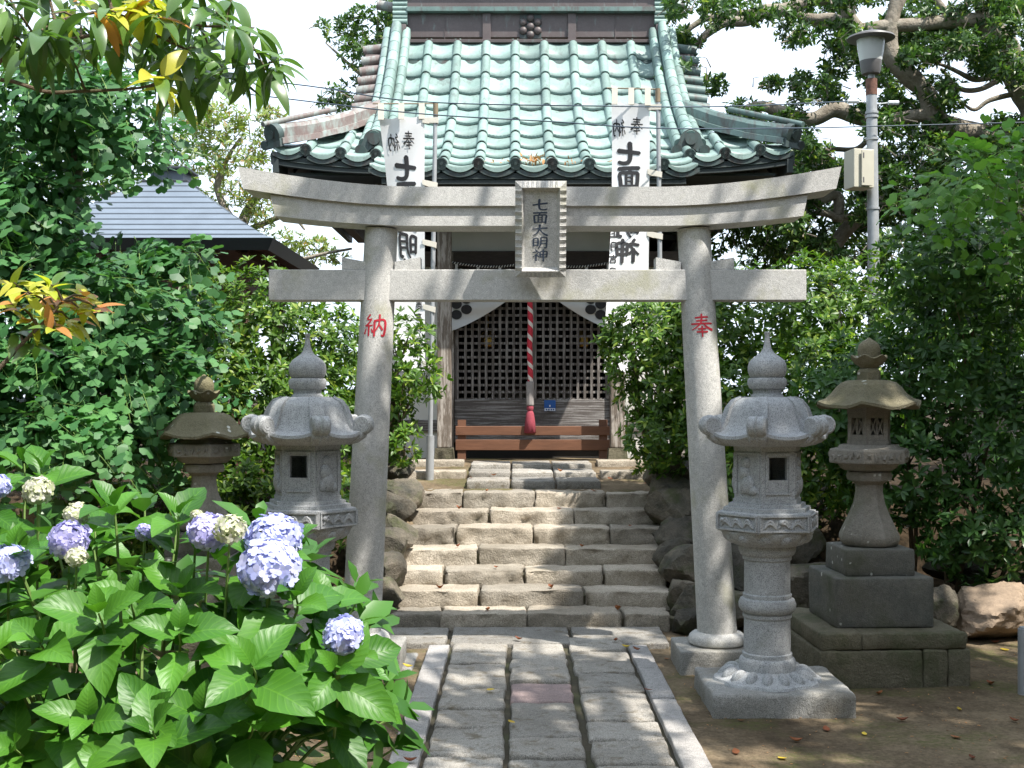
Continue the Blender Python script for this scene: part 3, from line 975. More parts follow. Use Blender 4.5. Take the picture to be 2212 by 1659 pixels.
# ---- upper terrace paving
upper = thing('terrace_path', 'x', None, (XS, 11, TERR(11)))
upper['label'] = 'pale granite slabs between the steps and the shrine'
props(upper, kind='structure')
mbx = MB()
xsL = [-0.43, -0.04, 0.35, 0.74]
rowsY = [10.35, 10.88, 11.42, 12.02]
for j in range(3):
    for i in range(3):
        ym = (rowsY[j] + rowsY[j + 1]) / 2
        slab('paving_stone', xsL[i], xsL[i + 1], rowsY[j], rowsY[j + 1], TERR(ym) + 0.05, M['pave'], upper, sd, gap=0.03, gx_=0.016, wob=0.01)
        sd += 1
for xa, xb, yy, zz in ((-1.35, -0.45, 10.95, 0.93), (0.78, 1.62, 10.95, 0.93), (-2.1, -1.37, 10.95, 0.93), (-1.3, -0.5, 11.78, 0.985), (0.8, 1.6, 11.78, 0.985)):
    slab('edging_stone', xa, xb, yy, yy + 0.26, zz, M['step'], upper, sd, th=0.14)
    sd += 1

# ================================================================ stone gate
GY = 7.15
torii = thing('torii_gate', 'pale granite torii gate with upswept lintels and carved name plaque', 'gate', (XS, GY, 0))
GU = 370.0
gx = lambda px: (px - CX) / GU
gz = lambda py: H + (CY - py) / GU
for sgn, pb, pt, ch in ((-1, -0.915, -0.795, '納'), (1, 1.200, 1.060, '奉')):
    zb, zt = 0.20, 2.60
    ctr = lambda z: Vector((pb + (pt - pb) * (z - zb) / (zt - zb), GY, z))
    rad = lambda z: 0.1165 - 0.020 * (z - zb) / (zt - zb)
    mb = MB()
    zs = [zb + (zt - zb) * i / 10 for i in range(11)]
    mb.tube([ctr(z) for z in zs], [rad(z) for z in zs], seg=40)
    pil = mb.build('pillar', M['torii'], torii, smooth=True)
    mb = MB()
    size = 0.128
    zc = gz(702)
    xc = ctr(zc).x

    def put(x, y, lift):
        dx = (x - 0.5) * size
        z = zc + (y - 0.5) * size
        c = ctr(z)
        r0 = rad(z) + 0.0006 + lift
        return Vector((c.x + dx, c.y - math.sqrt(max(1e-6, r0 * r0 - dx * dx)), z))
    glyph(mb, ch, put, 1.0, layer=0.0003)
    props(mb.build('inscription', M['red'], pil, fix=False), 'red carved character on the pillar')
    mb = MB()
    prof = [(0.02, 0.215), (0.125, 0.215), (0.145, 0.208), (0.163, 0.193), (0.172, 0.172), (0.168, 0.150), (0.15, 0.134)]
    mb.lathe([(r, z) for r, z in prof], (pb, GY, 0), 40)
    mb.build('pillar_ring', M['torii'], torii, smooth=True)
    b = rough_block(0.50, 0.44, 0.22, r=0.010, amp=0.003, seed=sd)
    sd += 1
    place('base_block', b.mesh('base_block', M['slab'], 'all', fix=False), torii, loc=(pb, GY, 0.028))


def lintel(x0, x1, ztop, zbot, rise0, rise1, y0, y1, lean, flat_half, crown=0.0):
    """curved stone beam; bottom and top follow the same upsweep"""
    mb = MB()
    n = 28
    xm = (x0 + x1) / 2
    vs = []
    for i in range(n + 1):
        t = -1 + 2 * i / n
        x = xm + t * (x1 - x0) / 2
        q = max(0.0, (abs(x - xm) - flat_half)) / ((x1 - x0) / 2 - flat_half)
        up = q ** 1.7
        zt_, zb_ = ztop + rise1 * up, zbot + rise0 * up
        lx = lean * t * abs(t) ** 3
        for (dx, y, z) in ((-lx * .0, y0, zb_), (lx, y0, zt_), (lx, (y0 + y1) / 2, zt_ + crown), (lx, y1, zt_), (-lx * .0, y1, zb_)):
            vs.append((x + dx, y, z))
    fs = []
    for i in range(n):
        for k in range(5):
            k2 = (k + 1) % 5
            fs.append((i * 5 + k, i * 5 + k2, (i + 1) * 5 + k2, (i + 1) * 5 + k))
    fs += [(0, 1, 2, 3, 4), tuple(n * 5 + k for k in (4, 3, 2, 1, 0))]
    mb.add(vs, fs)
    return mb


lintel(gx(527), gx(1804), gz(405), gz(446), 0.100, 0.118, GY - 0.150, GY + 0.150, 0.030, 0.72, 0.018).build('top_lintel', M['torii'], torii)
lintel(gx(594), gx(1735), gz(445.6), gz(488), 0.058, 0.070, GY - 0.128, GY + 0.128, 0.028, 0.72).build('lower_lintel', M['torii'], torii)
mb = MB()
mb.box(((gx(576) + gx(1747)) / 2, GY, (gz(580) + gz(647)) / 2), (gx(1747) - gx(576), 0.135, gz(580) - gz(647)), 0.004)
mb.build('tie_beam', M['torii'], torii)
for pxa, pxb, hi in ((735, 790, 0), (850, 906, 1), (1420, 1474, 0), (1535, 1590, 1)):
    xa, xb = gx(pxa), gx(pxb)
    z0, zl, zh = gz(580) + 0.002, gz(563), gz(553)
    za, zb2 = (zh, zl) if hi == 0 else (zl, zh)
    mb = MB()
    mb.ribbon([(xa, GY, z0), (xb, GY, z0), (xb, GY, zb2), (xa, GY, za)], (0, 1, 0), 0.12)
    mb.build('wedge', M['torii'], torii)

# name plaque, leaning forward at the top
pw, ph = 0.292, 0.548
tilt = R(12)
pc = Vector((gx(1167), GY - 0.235, gz(501)))
pm = Matrix.Translation(pc) @ Matrix.Rotation(tilt, 4, 'X')     # local x right, z up, -y front
mb = MB()
mb.box((0, 0.012, 0), (pw - 0.004, 0.05, ph - 0.004), 0.003)
pan = mb.xf(pm).build('plaque', M['torii'], torii)
mb = MB()
fw, fd = 0.038, 0.032
inner = [(-pw / 2 + fw, -ph / 2 + fw), (pw / 2 - fw, -ph / 2 + fw), (pw / 2 - fw, ph / 2 - fw), (-pw / 2 + fw, ph / 2 - fw)]
outer = [(-pw / 2, -ph / 2), (pw / 2, -ph / 2), (pw / 2, ph / 2), (-pw / 2, ph / 2)]
inn2 = [(x * 0.86, z * 0.925) for x, z in inner]
yf = -0.013 - fd
vs = [(x, yf + 0.022, z) for x, z in outer] + [(x, yf, z) for x, z in inner] + [(x, -0.014, z) for x, z in inn2] + [(x, -0.012, z) for x, z in outer]
fs = []
for k in range(4):
    k2 = (k + 1) % 4
    fs += [(k, k2, 4 + k2, 4 + k), (4 + k, 4 + k2, 8 + k2, 8 + k), (12 + k, 12 + k2, k2, k)]
mb.add(vs, fs)
fr = mb.xf(pm).build('plaque_frame', M['torii'], pan)
for side in (-1, 1):
    for i in range(12):
        z = -ph / 2 + 0.055 + i * (ph - 0.11) / 11
        mb = MB()
        a, b_ = pw / 2, pw / 2 - fw
        mb.add([(side * a, yf + 0.010, z + 0.004), (side * b_, yf - 0.007, z + 0.004), (side * a, yf + 0.021, z - 0.016), (side * b_, yf - 0.001, z - 0.016), (side * a, yf + 0.024, z + 0.006), (side * b_, yf + 0.004, z + 0.006)],
               [(0, 1, 3, 2), (0, 4, 5, 1), (2, 3, 5, 4), (0, 2, 4), (1, 5, 3)])
        mb.xf(pm).build('frame_notch', M['torii'], pan)
for side in (-1, 1):
    for i in range(8):
        x = -pw / 2 + 0.052 + i * (pw - 0.104) / 7
        mb = MB()
        a, b_ = ph / 2 - 0.002, ph / 2 - fw + 0.002
        w = 0.011
        mb.add([(x - w, yf + 0.018, side * a), (x + w, yf + 0.018, side * a), (x + w, yf - 0.004, side * b_), (x - w, yf - 0.004, side * b_), (x, yf + 0.010, side * a), (x, yf - 0.008, side * b_)],
               [(0, 4, 5, 3), (4, 1, 2, 5), (0, 1, 4), (3, 5, 2), (0, 3, 2, 1)])
        mb.xf(pm).build('frame_notch', M['torii'], pan)
mb = MB()
for i, ch in enumerate('七面大明神'):
    zc = 0.138 - i * 0.0715
    glyph(mb, ch, lambda x, y, lift, zc=zc: pm @ Vector(((x - 0.5) * 0.090 - 0.004, -0.0145 - lift, zc + (y - 0.5) * 0.066)), 0.95, layer=0.00025)
props(mb.build('lettering', M['carved'], pan, fix=False), 'dark blue painted characters on the plaque')

# ================================================================ lanterns
def hexpts(R_, z, phi, c, k=6):
    return [Vector((c[0] + R_ * math.cos(2 * math.pi * i / k + phi), c[1] + R_ * math.sin(2 * math.pi * i / k + phi), c[2] + z)) for i in range(k)]


def hexprism(mb, secs, phi, c, k=6):
    """secs: [(circumradius, z)] from bottom to top"""
    vs, fs = [], []
    for R_, z in secs:
        vs += hexpts(R_, z, phi, c, k)
    for i in range(len(secs) - 1):
        for j in range(k):
            j2 = (j + 1) % k
            fs.append((i * k + j, i * k + j2, (i + 1) * k + j2, (i + 1) * k + j))
    fs.append(tuple(range(k))[::-1])
    fs.append(tuple((len(secs) - 1) * k + j for j in range(k)))
    return mb.add(vs, fs)


def carved_lantern(x, y, rot, label, slab_wd, seed):
    c = Vector((x, y, 0))
    phi = R(rot) - R(90) + R(30)      # vertices; a face looks at -y turned by rot
    g = thing('stone_lantern', label, 'stone lantern', c, 'carved granite lanterns in front of the torii gate')
    m = M['granite']
    b = rough_block(slab_wd[0], slab_wd[1], 0.16, r=0.018, amp=0.014, seed=seed, freq=6)
    place('base_slab', b.mesh('base_slab', M['slab'], 'all', fix=False), g, loc=(x + slab_wd[2], y + slab_wd[3], 0.037))
    # lotus foot
    mb = MB()
    def petals(amp, n=8):
        return lambda t, r, z: (amp * (abs(math.cos(n * t / 2 * 1.0)) ** 0.6 - 0.5) * (r / 0.27), 0)
    mb.lathe([(0.262, 0.112), (0.275, 0.120), (0.268, 0.134), (0.235, 0.146), (0.19, 0.17), (0.155, 0.178)], c, 64, petals(0.022))
    for i in range(16):
        t = 2 * math.pi * (i + 0.5) / 16
        rm = Matrix.Rotation(t, 3, 'Z') @ Matrix.Rotation(R(28), 3, 'Y')
        mb.ell(c + Vector((0.205 * math.cos(t), 0.205 * math.sin(t), 0.152)), (0.052, 0.029, 0.036), 12, 8, rm)
    mb.build('lotus_foot', m, g, smooth=True)
    # shaft
    mb = MB()
    prof = [(0.14, 0.165), (0.147, 0.172), (0.148, 0.218), (0.140, 0.236), (0.130, 0.242), (0.129, 0.262), (0.122, 0.268), (0.120, 0.445), (0.127, 0.452), (0.127, 0.468), (0.121, 0.473),
            (0.138, 0.482), (0.148, 0.500), (0.149, 0.522), (0.140, 0.545), (0.126, 0.552), (0.127, 0.570), (0.120, 0.576), (0.119, 0.748), (0.127, 0.754), (0.128, 0.772), (0.140, 0.780), (0.148, 0.798), (0.149, 0.830)]
    mb.lathe(prof, c, 48)
    mb.build('shaft', m, g, smooth=True)
    mb = MB()
    mb.lathe([(0.155, 0.828), (0.180, 0.838), (0.215, 0.866), (0.236, 0.900), (0.240, 0.908)], c, 64, lambda t, r, z: (0.014 * (abs(math.cos(6 * t)) ** 0.7 - 0.5) * (1.0 if z < 0.905 else 0.3), 0))
    for i in range(12):
        t = 2 * math.pi * (i + 0.5) / 12
        rm = Matrix.Rotation(t, 3, 'Z') @ Matrix.Rotation(R(-42), 3, 'Y')
        mb.ell(c + Vector((0.203 * math.cos(t), 0.203 * math.sin(t), 0.868)), (0.036, 0.038, 0.022), 10, 6, rm)
    mb.build('lotus_cup', m, g, smooth=True)
    # hexagonal platform with a band of waves
    mb = MB()
    hexprism(mb, [(0.268, 0.907), (0.272, 0.912), (0.272, 1.004), (0.268, 1.008), (0.242, 1.010), (0.240, 1.030), (0.215, 1.032), (0.212, 1.050)], phi, c)
    plat = mb.build('platform', m, g)
    for i in range(6):
        a, b_ = hexpts(0.272, 0, phi, c)[i], hexpts(0.272, 0, phi, c)[(i + 1) % 6]
        ex = (b_ - a).normalized()
        nrm = Vector((ex.y, -ex.x, 0))
        mid = (a + b_) / 2
        if nrm.dot(mid - c) < 0:
            nrm = -nrm
        if nrm.y > 0.55:
            continue
        wdt = (b_ - a).length
        mb = MB()
        q = lambda s, z, o: a + ex * (s * wdt) + Vector((0, 0, z)) + nrm * o
        for (s0, s1, z0, z1) in ((0.02, 0.98, 0.916, 0.924), (0.02, 0.98, 0.992, 1.000), (0.02, 0.05, 0.926, 0.990), (0.95, 0.98, 0.926, 0.990)):
            vs = [q(s0, z0, .001), q(s1, z0, .001), q(s1, z1, .001), q(s0, z1, .001), q(s0, z0, .011), q(s1, z0, .011), q(s1, z1, .011), q(s0, z1, .011)]
            mb.add(vs, [(0, 1, 2, 3), (4, 7, 6, 5), (0, 4, 5, 1), (1, 5, 6, 2), (2, 6, 7, 3), (3, 7, 4, 0)])
        for w in range(3):
            s0 = 0.11 + w * 0.27
            for lay in range(2):
                pts = [q(s0 + 0.24 * j / 6, 0.934 + (0.042 - 0.015 * lay) * math.sin(math.pi * min(1, j / 6 * 1.1)) ** 0.9, 0.003) for j in range(7)]
                mb.tube(pts, [0.004, 0.007, 0.009, 0.010, 0.009, 0.007, 0.004], 6)
        mb.ell(q(0.14 + 0.3 * (i % 2), 0.966, 0.004), (0.014, 0.014, 0.014), 8, 6)
        mb.build('wave_carving', m, plat, smooth=True)
    # fire box: six panels round a hollow
    fire = MB()
    hexprism(fire, [(0.188, 1.048), (0.188, 1.074)], phi, c)
    fb = fire.build('fire_box', m, g)
    fire = MB()
    hexprism(fire, [(0.182, 1.325), (0.186, 1.350)], phi, c)
    fire.build('top_rim', m, fb)
    Rf = 0.180
    for i in range(6):
        a, b_ = hexpts(Rf, 0, phi, c)[i], hexpts(Rf, 0, phi, c)[(i + 1) % 6]
        ex = (b_ - a).normalized()
        mid = (a + b_) / 2
        nrm = (mid - c)
        nrm.z = 0
        nrm.normalize()
        wdt = (b_ - a).length
        q = lambda s, z, o: a + ex * (s * wdt) + Vector((0, 0, z)) + nrm * o
        def blk(mb, s0, s1, z0, z1, o0, o1):
            vs = [q(s0, z0, o0), q(s1, z0, o0), q(s1, z1, o0), q(s0, z1, o0), q(s0, z0, o1), q(s1, z0, o1), q(s1, z1, o1), q(s0, z1, o1)]
            mb.add(vs, [(0, 1, 2, 3), (4, 7, 6, 5), (0, 4, 5, 1), (1, 5, 6, 2), (2, 6, 7, 3), (3, 7, 4, 0)])
        mb = MB()
        window = abs(nrm.y) > 0.9
        if window:
            for (s0, s1, z0, z1) in ((0, .23, 1.0745, 1.3248), (.77, 1, 1.0745, 1.3248), (.2302, .7698, 1.0745, 1.175), (.2302, .7698, 1.292, 1.3248)):
                blk(mb, s0, s1, z0, z1, -0.03, 0.0)
            for (s0, s1, z0, z1) in ((.12, .19, 1.10, 1.315), (.81, .88, 1.10, 1.315), (.192, .808, 1.30, 1.315), (.192, .808, 1.10, 1.110)):
                blk(mb, s0, s1, z0, z1, 0.0005, 0.007)
            mb.build('window_panel', m, fb)
        else:
            blk(mb, 0, 1, 1.0745, 1.3248, -0.03, 0.0)
            for (s0, s1, z0, z1) in ((.06, .12, 1.10, 1.315), (.88, .94, 1.10, 1.315), (.122, .878, 1.302, 1.315)):
                blk(mb, s0, s1, z0, z1, 0.0005, 0.007)
            pn = mb.build('carved_panel', m, fb)
            mb = MB()
            s_ = 1 if i % 2 else -1
            for (ss, z, ra, rz) in ((0.5, 1.150, .046, .052), (0.5 + .10 * s_, 1.205, .036, .045), (0.5 + .05 * s_, 1.262, .028, .030), (0.5 - .2 * s_, 1.120, .03, .026), (0.5 + .22 * s_, 1.128, .022, .03)):
                mb.ell(q(ss, z, 0.002), (ra, ra, rz), 12, 8)
            # flatten the figure onto the panel
            out = []
            for v in mb.v:
                v = Vector(v)
                o = (v - mid).dot(nrm)
                out.append(tuple(v - nrm * (o - max(-0.004, min(o, 0.05)) * 0.62)))
            mb.v = out
            mb.build('animal_relief', m, pn, smooth=True)
    # roof
    NS, seg = [], 72
    prof = [(0.10, 1.604, 0), (0.150, 1.598, 0), (0.184, 1.580, 0), (0.203, 1.548, 0), (0.216, 1.505, 0), (0.229, 1.463, .05), (0.250, 1.428, .3), (0.276, 1.412, .7), (0.300, 1.408, 1.0), (0.302, 1.392, 1.0), (0.283, 1.374, .8), (0.25, 1.358, .4), (0.20, 1.349, 0), (0.17, 1.346, 0)]
    mb = MB()
    vs = []
    for (r, z, upk) in prof:
        for k in range(seg):
            t = 2 * math.pi * k / seg
            a = ((t - phi) % (math.pi / 3)) - math.pi / 6
            hexr = math.cos(math.pi / 6) / math.cos(a)
            blend = min(1, max(0, (r - 0.10) / 0.12))
            rr2 = r * ((1 - blend) + blend * (0.5 + 0.5 * hexr / math.cos(math.pi / 6) * 0.97))
            cor = (abs(a) / (math.pi / 6)) ** 2.5
            vs.append(c + Vector((rr2 * math.cos(t), rr2 * math.sin(t), z + upk * (0.042 * cor - 0.006))))
    fs = []
    for i in range(len(prof) - 1):
        for k in range(seg):
            k2 = (k + 1) % seg
            fs.append((i * seg + k, i * seg + k2, (i + 1) * seg + k2, (i + 1) * seg + k))
    fs += [tuple(range(seg)), tuple((len(prof) - 1) * seg + k for k in range(seg))[::-1]]
    mb.add(vs, fs)
    rf = mb.build('roof', m, g, smooth=True)
    for i in range(6):
        t = phi + i * math.pi / 3
        er, et = Vector((math.cos(t), math.sin(t), 0)), Vector((-math.sin(t), math.cos(t), 0))
        cc = (0.314, 1.456)
        poly = [(0.150, 1.606), (0.186, 1.592), (0.212, 1.560), (0.228, 1.510), (0.240, 1.466), (0.252, 1.436), (0.266, 1.424)]
        arc = [(cc[0] + 0.051 * math.cos(R(a)), cc[1] + 0.051 * math.sin(R(a))) for a in range(220, -81, -20)]
        poly += arc[1:] + [(0.318, 1.388), (0.285, 1.364), (0.24, 1.352), (0.19, 1.350), (0.15, 1.38)]
        mb = MB()
        n = len(poly)
        rows = []
        for wdt, ins in ((-0.047, 0.012), (-0.036, 0.0), (-0.008, 0.002), (0.0, -0.005), (0.008, 0.002), (0.036, 0.0), (0.047, 0.012)):
            cen = (sum(p[0] for p in poly) / n, sum(p[1] for p in poly) / n)
            row = []
            for p in poly:
                dx, dz = p[0] - cen[0], p[1] - cen[1]
                ln = math.hypot(dx, dz)
                f = 1 - ins / ln
                row.append(c + er * (cen[0] + dx * f) + Vector((0, 0, cen[1] + dz * f)) + et * (wdt * (0.62 + 0.38 * min(1, max(0, (p[0] - 0.15) / 0.12)))))
            rows.append(row)
        vs = [p for r_ in rows for p in r_]
        fs = [(j * n + k, j * n + (k + 1) % n, (j + 1) * n + (k + 1) % n, (j + 1) * n + k) for j in range(len(rows) - 1) for k in range(n)]
        fs += [tuple(range(n)), tuple((len(rows) - 1) * n + k for k in range(n))[::-1]]
        mb.add(vs, fs)
        for sd_ in (-1, 1):
            sp = []
            for j in range(22):
                aa = R(200 - j * 34)
                q_ = 0.040 * (1 - j / 24)
                sp.append(c + er * (cc[0] + q_ * math.cos(aa)) + Vector((0, 0, cc[1] + q_ * math.sin(aa))) + et * (sd_ * 0.0435))
            mb.tube(sp, 0.005, 5)
        mb.build('scroll', m, rf, smooth=True)
    # finial
    mb = MB()
    mb.lathe([(0.086, 1.600), (0.084, 1.612), (0.074, 1.622), (0.076, 1.642), (0.090, 1.648), (0.100, 1.668), (0.101, 1.690), (0.094, 1.704)], c, 48,
             lambda t, r, z: ((0.006 * (abs(math.cos(5 * t)) - 0.5)) if 1.645 < z < 1.70 else 0, 0))
    mb.build('lotus_ring', m, g, smooth=True)
    mb = MB()
    mb.lathe([(0.080, 1.702), (0.093, 1.715), (0.100, 1.738), (0.101, 1.760), (0.096, 1.782), (0.082, 1.802), (0.058, 1.820), (0.036, 1.836), (0.024, 1.856), (0.017, 1.88), (0.013, 1.91), (0.012, 1.928), (0.016, 1.938), (0.017, 1.944), (0.012, 1.946)], c, 40)
    mb.build('finial', m, g, smooth=True)
    return g


carved_lantern(1.325, 6.33, 9, 'carved grey granite lantern on a rough slab in the open beside the path', (0.72, 0.66, 0.02, 0.0), 201)
carved_lantern(-1.125, 6.52, -8, 'carved grey granite lantern rising behind the hydrangea flowers', (0.70, 0.64, 0.0, 0.0), 202)


def old_lantern(x, y, rot, label, has_fire, seed):
    c = Vector((x, y, 0))
    phi = R(rot) - R(90) + R(30)
    g = thing('old_stone_lantern', label, 'stone lantern', c, 'weathered mossy lanterns beneath the shrubs')
    rm = Matrix.Rotation(R(rot * 0.4), 4, 'Z')
    rr = random.Random(seed)
    for (x0, x1, z0, z1, yy0, yy1, mat) in ((-.41, -.18, .205, .30, -.41, .41, 'oldslab'), (-.178, .41, .205, .30, -.41, .41, 'oldslab'), (-.42, .16, -.03, .203, -.42, .42, 'oldslab'), (.163, .30, -.03, .203, -.42, .42, 'oldslab'), (.303, .43, -.03, .203, -.41, .42, 'oldslab')):
        b = rough_block(x1 - x0, yy1 - yy0, z1 - z0, r=0.012, amp=0.006, res=0.06, seed=seed + int(x0 * 100), face_amp=0.012, freq=14)
        place('plinth_stone', b.mesh('plinth_stone', M[mat], 'all', fix=False), g, mat4=Matrix.Translation(c) @ rm @ Matrix.Translation(((x0 + x1) / 2, (yy0 + yy1) / 2, (z0 + z1) / 2)))
    b = rough_block(0.56, 0.54, 0.285, r=0.012, amp=0.004, seed=seed + 1)
    place('lower_block', b.mesh('lower_block', M['oldblock'], 'all', fix=False), g, mat4=Matrix.Translation(c) @ rm @ Matrix.Translation((0, 0, .4405)))
    b = rough_block(0.40, 0.39, 0.155, r=0.010, amp=0.004, seed=seed + 2)
    place('upper_block', b.mesh('upper_block', M['oldblock'], 'all', fix=False), g, mat4=Matrix.Translation(c) @ rm @ Matrix.Translation((0, 0, .657)))
    mb = MB()
    hexprism(mb, [(0.145, 0.733), (0.165, 0.745), (0.178, 0.775), (0.176, 0.800), (0.150, 0.855), (0.118, 0.920), (0.092, 0.985), (0.080, 1.050), (0.082, 1.095), (0.100, 1.112), (0.128, 1.118), (0.134, 1.140), (0.128, 1.166), (0.100, 1.178)], phi + R(22.5), c, 8)
    mb.build('shaft', M['oldgrey'], g, smooth=True)
    dz = 0.0
    mb = MB()
    hexprism(mb, [(0.150, 1.176), (0.175, 1.19), (0.190, 1.214), (0.240, 1.222), (0.243, 1.232), (0.243, 1.292), (0.238, 1.302), (0.195, 1.308), (0.180, 1.326)], phi, c)
    plat = mb.build('platform', M['oldgrey'], g)
    mb = MB()
    for i in range(6):
        a, b_ = hexpts(0.243, 0, phi, c)[i], hexpts(0.243, 0, phi, c)[(i + 1) % 6]
        for k in range(5):
            s = 0.14 + 0.18 * k
            pts = [a.lerp(b_, s + 0.12 * (j / 4 - .5)) + Vector((0, 0, 1.262 + rr.uniform(-.012, .012) + 0.014 * math.sin(j * 1.5 + k))) for j in range(5)]
            mb.tube(pts, [0.004, 0.009, 0.011, 0.009, 0.004], 6)
    mb.build('relief_band', M['oldgrey'], plat, smooth=True)['kind'] = 'stuff'
    top = 1.326
    if has_fire:
        mb = MB()
        hexprism(mb, [(0.135, 1.324), (0.135, 1.352)], phi, c)
        fb = mb.build('fire_box', M['oldgrey'], g)
        mb = MB()
        hexprism(mb, [(0.135, 1.505), (0.135, 1.56)], phi, c)
        mb.build('top_rim', M['oldgrey'], fb)
        for i in range(6):
            a, b_ = hexpts(0.13, 0, phi, c)[i], hexpts(0.13, 0, phi, c)[(i + 1) % 6]
            ex = (b_ - a).normalized()
            mid = (a + b_) / 2
            nrm = mid - c
            nrm.z = 0
            nrm.normalize()
            w = (b_ - a).length
            q = lambda s, z, o: a + ex * (s * w) + Vector((0, 0, z)) + nrm * o
            mb = MB()
            def blk(s0, s1, z0, z1, o0=-0.022, o1=0.0):
                vs = [q(s0, z0, o0), q(s1, z0, o0), q(s1, z1, o0), q(s0, z1, o0), q(s0, z0, o1), q(s1, z0, o1), q(s1, z1, o1), q(s0, z1, o1)]
                mb.add(vs, [(0, 1, 2, 3), (4, 7, 6, 5), (0, 4, 5, 1), (1, 5, 6, 2), (2, 6, 7, 3), (3, 7, 4, 0)])
            for r_ in ((0, .20, 1.353, 1.504), (.80, 1, 1.353, 1.504), (.202, .798, 1.353, 1.385), (.202, .798, 1.482, 1.504), (.47, .53, 1.386, 1.481)):
                blk(*r_)
            for h0 in (0.20, 0.53):
                mb.tube([q(h0, 1.386, -.008), q(h0 + .27, 1.481, -.008)], 0.006, 4)
                mb.tube([q(h0 + .27, 1.386, -.012), q(h0, 1.481, -.012)], 0.006, 4)
            mb.build('lattice_panel', M['oldgrey'], fb)
        top = 1.545
    else:
        mb = MB()
        hexprism(mb, [(0.17, 1.324), (0.16, 1.36)], phi, c)
        mb.build('fire_box_stub', M['oldgrey'], g)
        top = 1.345
    # wavy roof
    dz = top - 1.545
    prof = [(0.07, 1.705, 0), (0.13, 1.700, 0), (0.165, 1.688, 0), (0.195, 1.662, 0), (0.225, 1.625, .1), (0.262, 1.590, .5), (0.305, 1.572, 1.0), (0.306, 1.556, 1.0), (0.26, 1.546, .7), (0.18, 1.543, .2), (0.10, 1.545, 0)]
    seg = 60
    vs = []
    for (r, z, upk) in prof:
        for k in range(seg):
            t = 2 * math.pi * k / seg
            a = ((t - phi) % (math.pi / 3)) - math.pi / 6
            f = 0.55 + 0.45 / math.cos(a) * math.cos(math.pi / 6) / math.cos(math.pi / 6)
            cor = (abs(a) / (math.pi / 6)) ** 2
            nz = noise.noise(Vector((math.cos(t) * 3 + seed, math.sin(t) * 3, z * 4)))
            r2 = r * (0.93 + 0.10 * cor) * (1 + 0.05 * nz * upk)
            vs.append(c + Vector((r2 * math.cos(t), r2 * math.sin(t), z + dz + upk * (0.030 * cor - 0.02 + 0.012 * nz))))
    fs = []
    for i in range(len(prof) - 1):
        for k in range(seg):
            k2 = (k + 1) % seg
            fs.append((i * seg + k, i * seg + k2, (i + 1) * seg + k2, (i + 1) * seg + k))
    fs += [tuple(range(seg)), tuple((len(prof) - 1) * seg + k for k in range(seg))[::-1]]
    mb = MB()
    mb.add(vs, fs)
    mb.build('roof', M['old'], g, smooth=True)
    mb = MB()
    hexprism(mb, [(0.072, 1.700 + dz), (0.073, 1.75 + dz), (0.06, 1.768 + dz), (0.04, 1.774 + dz)], phi, c)
    mb.build('finial_block', M['old'], g)
    mb = MB()
    mb.lathe([(0.045, 1.772 + dz), (0.06, 1.785 + dz), (0.085, 1.810 + dz), (0.104, 1.838 + dz), (0.100, 1.842 + dz), (0.06, 1.836 + dz)], c, 40, lambda t, r, z: (0, 0.010 * math.cos(6 * t) * (r > 0.08)))
    mb.build('petal_bowl', M['old'], g, smooth=True)
    mb = MB()
    mb.lathe([(0.056, 1.828 + dz), (0.064, 1.855 + dz), (0.065, 1.885 + dz), (0.058, 1.910 + dz), (0.038, 1.930 + dz), (0.016, 1.942 + dz), (0.006, 1.952 + dz)], c, 28)
    mb.build('finial', M['old'], g, smooth=True)
    return g


old_lantern(2.075, 7.06, 7, 'weathered mossy lantern with latticed fire box on a tall stepped stone base', True, 31)
old_lantern(-2.03, 7.85, -6, 'weathered mossy lantern missing its fire box under the ginkgo leaves', False, 57)

# ================================================================ shrine
ZP = 0.95
shrine = thing('shrine', 'small wooden shrine hall with a green copper tiled roof and lattice doors', 'shrine', (XS, 12.9, ZP))
SX = 0.18
pf = np.polyfit([11.6, 12.3, 13.0, 13.7, 14.3, 14.94], [3.83, 4.06, 4.40, 4.85, 5.36, 6.02], 3)
zr = lambda y: float(np.polyval(pf, y))
dzr = lambda y: float(np.polyval(np.polyder(pf), y))
YE, YK, YT = 12.3, 11.6, 14.94
XW, XV, XK = 2.66, 1.65, 1.44
yside = lambda ax: YE + (XW - ax) * (13.7 - YE) / (XW - XV)
uplift = lambda ax: 0.10 * max(0.0, (ax - 1.5) / (XW - 1.5)) ** 2


def deck_z(x, y):
    ax = abs(x)
    yy = min(y, 30.2 - y)
    if ax > XV:
        yy = min(yy, yside(ax))
    return zr(min(max(yy, YK), YT)) - 0.05 + uplift(ax) * max(0, 1 - (yy - YE) / 1.2)


# roof deck
mb = MB()
dx = [-XW, -2.4, -2.15, -1.9, -XV - 0.001, -XV, -1.2, -.6, 0, .6, 1.2, XV, XV + 0.001, 1.9, 2.15, 2.4, XW]
dy = [YE, 12.6, 12.95, 13.3, 13.7, 14.1, 14.5, 14.94, 15.26, 15.7, 16.1, 16.5, 16.9, 17.3, 17.6, 17.9]
n_ = len(dx)
for th, flip in ((0.0, 0), (-0.07, 1)):
    vs = [(SX + x, y, deck_z(x, y) + th) for y in dy for x in dx]
    mb.add(vs, [(j * n_ + i, j * n_ + i + 1, (j + 1) * n_ + i + 1, (j + 1) * n_ + i) for j in range(len(dy) - 1) for i in range(n_ - 1)])
ky = [YK, 11.85, 12.1, YE - 0.001]
for th in (0.0, -0.07):
    vs = [(SX + x, y, zr(y) - 0.05 + th) for y in ky for x in (-XK, 0, XK)]
    mb.add(vs, [(j * 3 + i, j * 3 + i + 1, (j + 1) * 3 + i + 1, (j + 1) * 3 + i) for j in range(3) for i in range(2)])
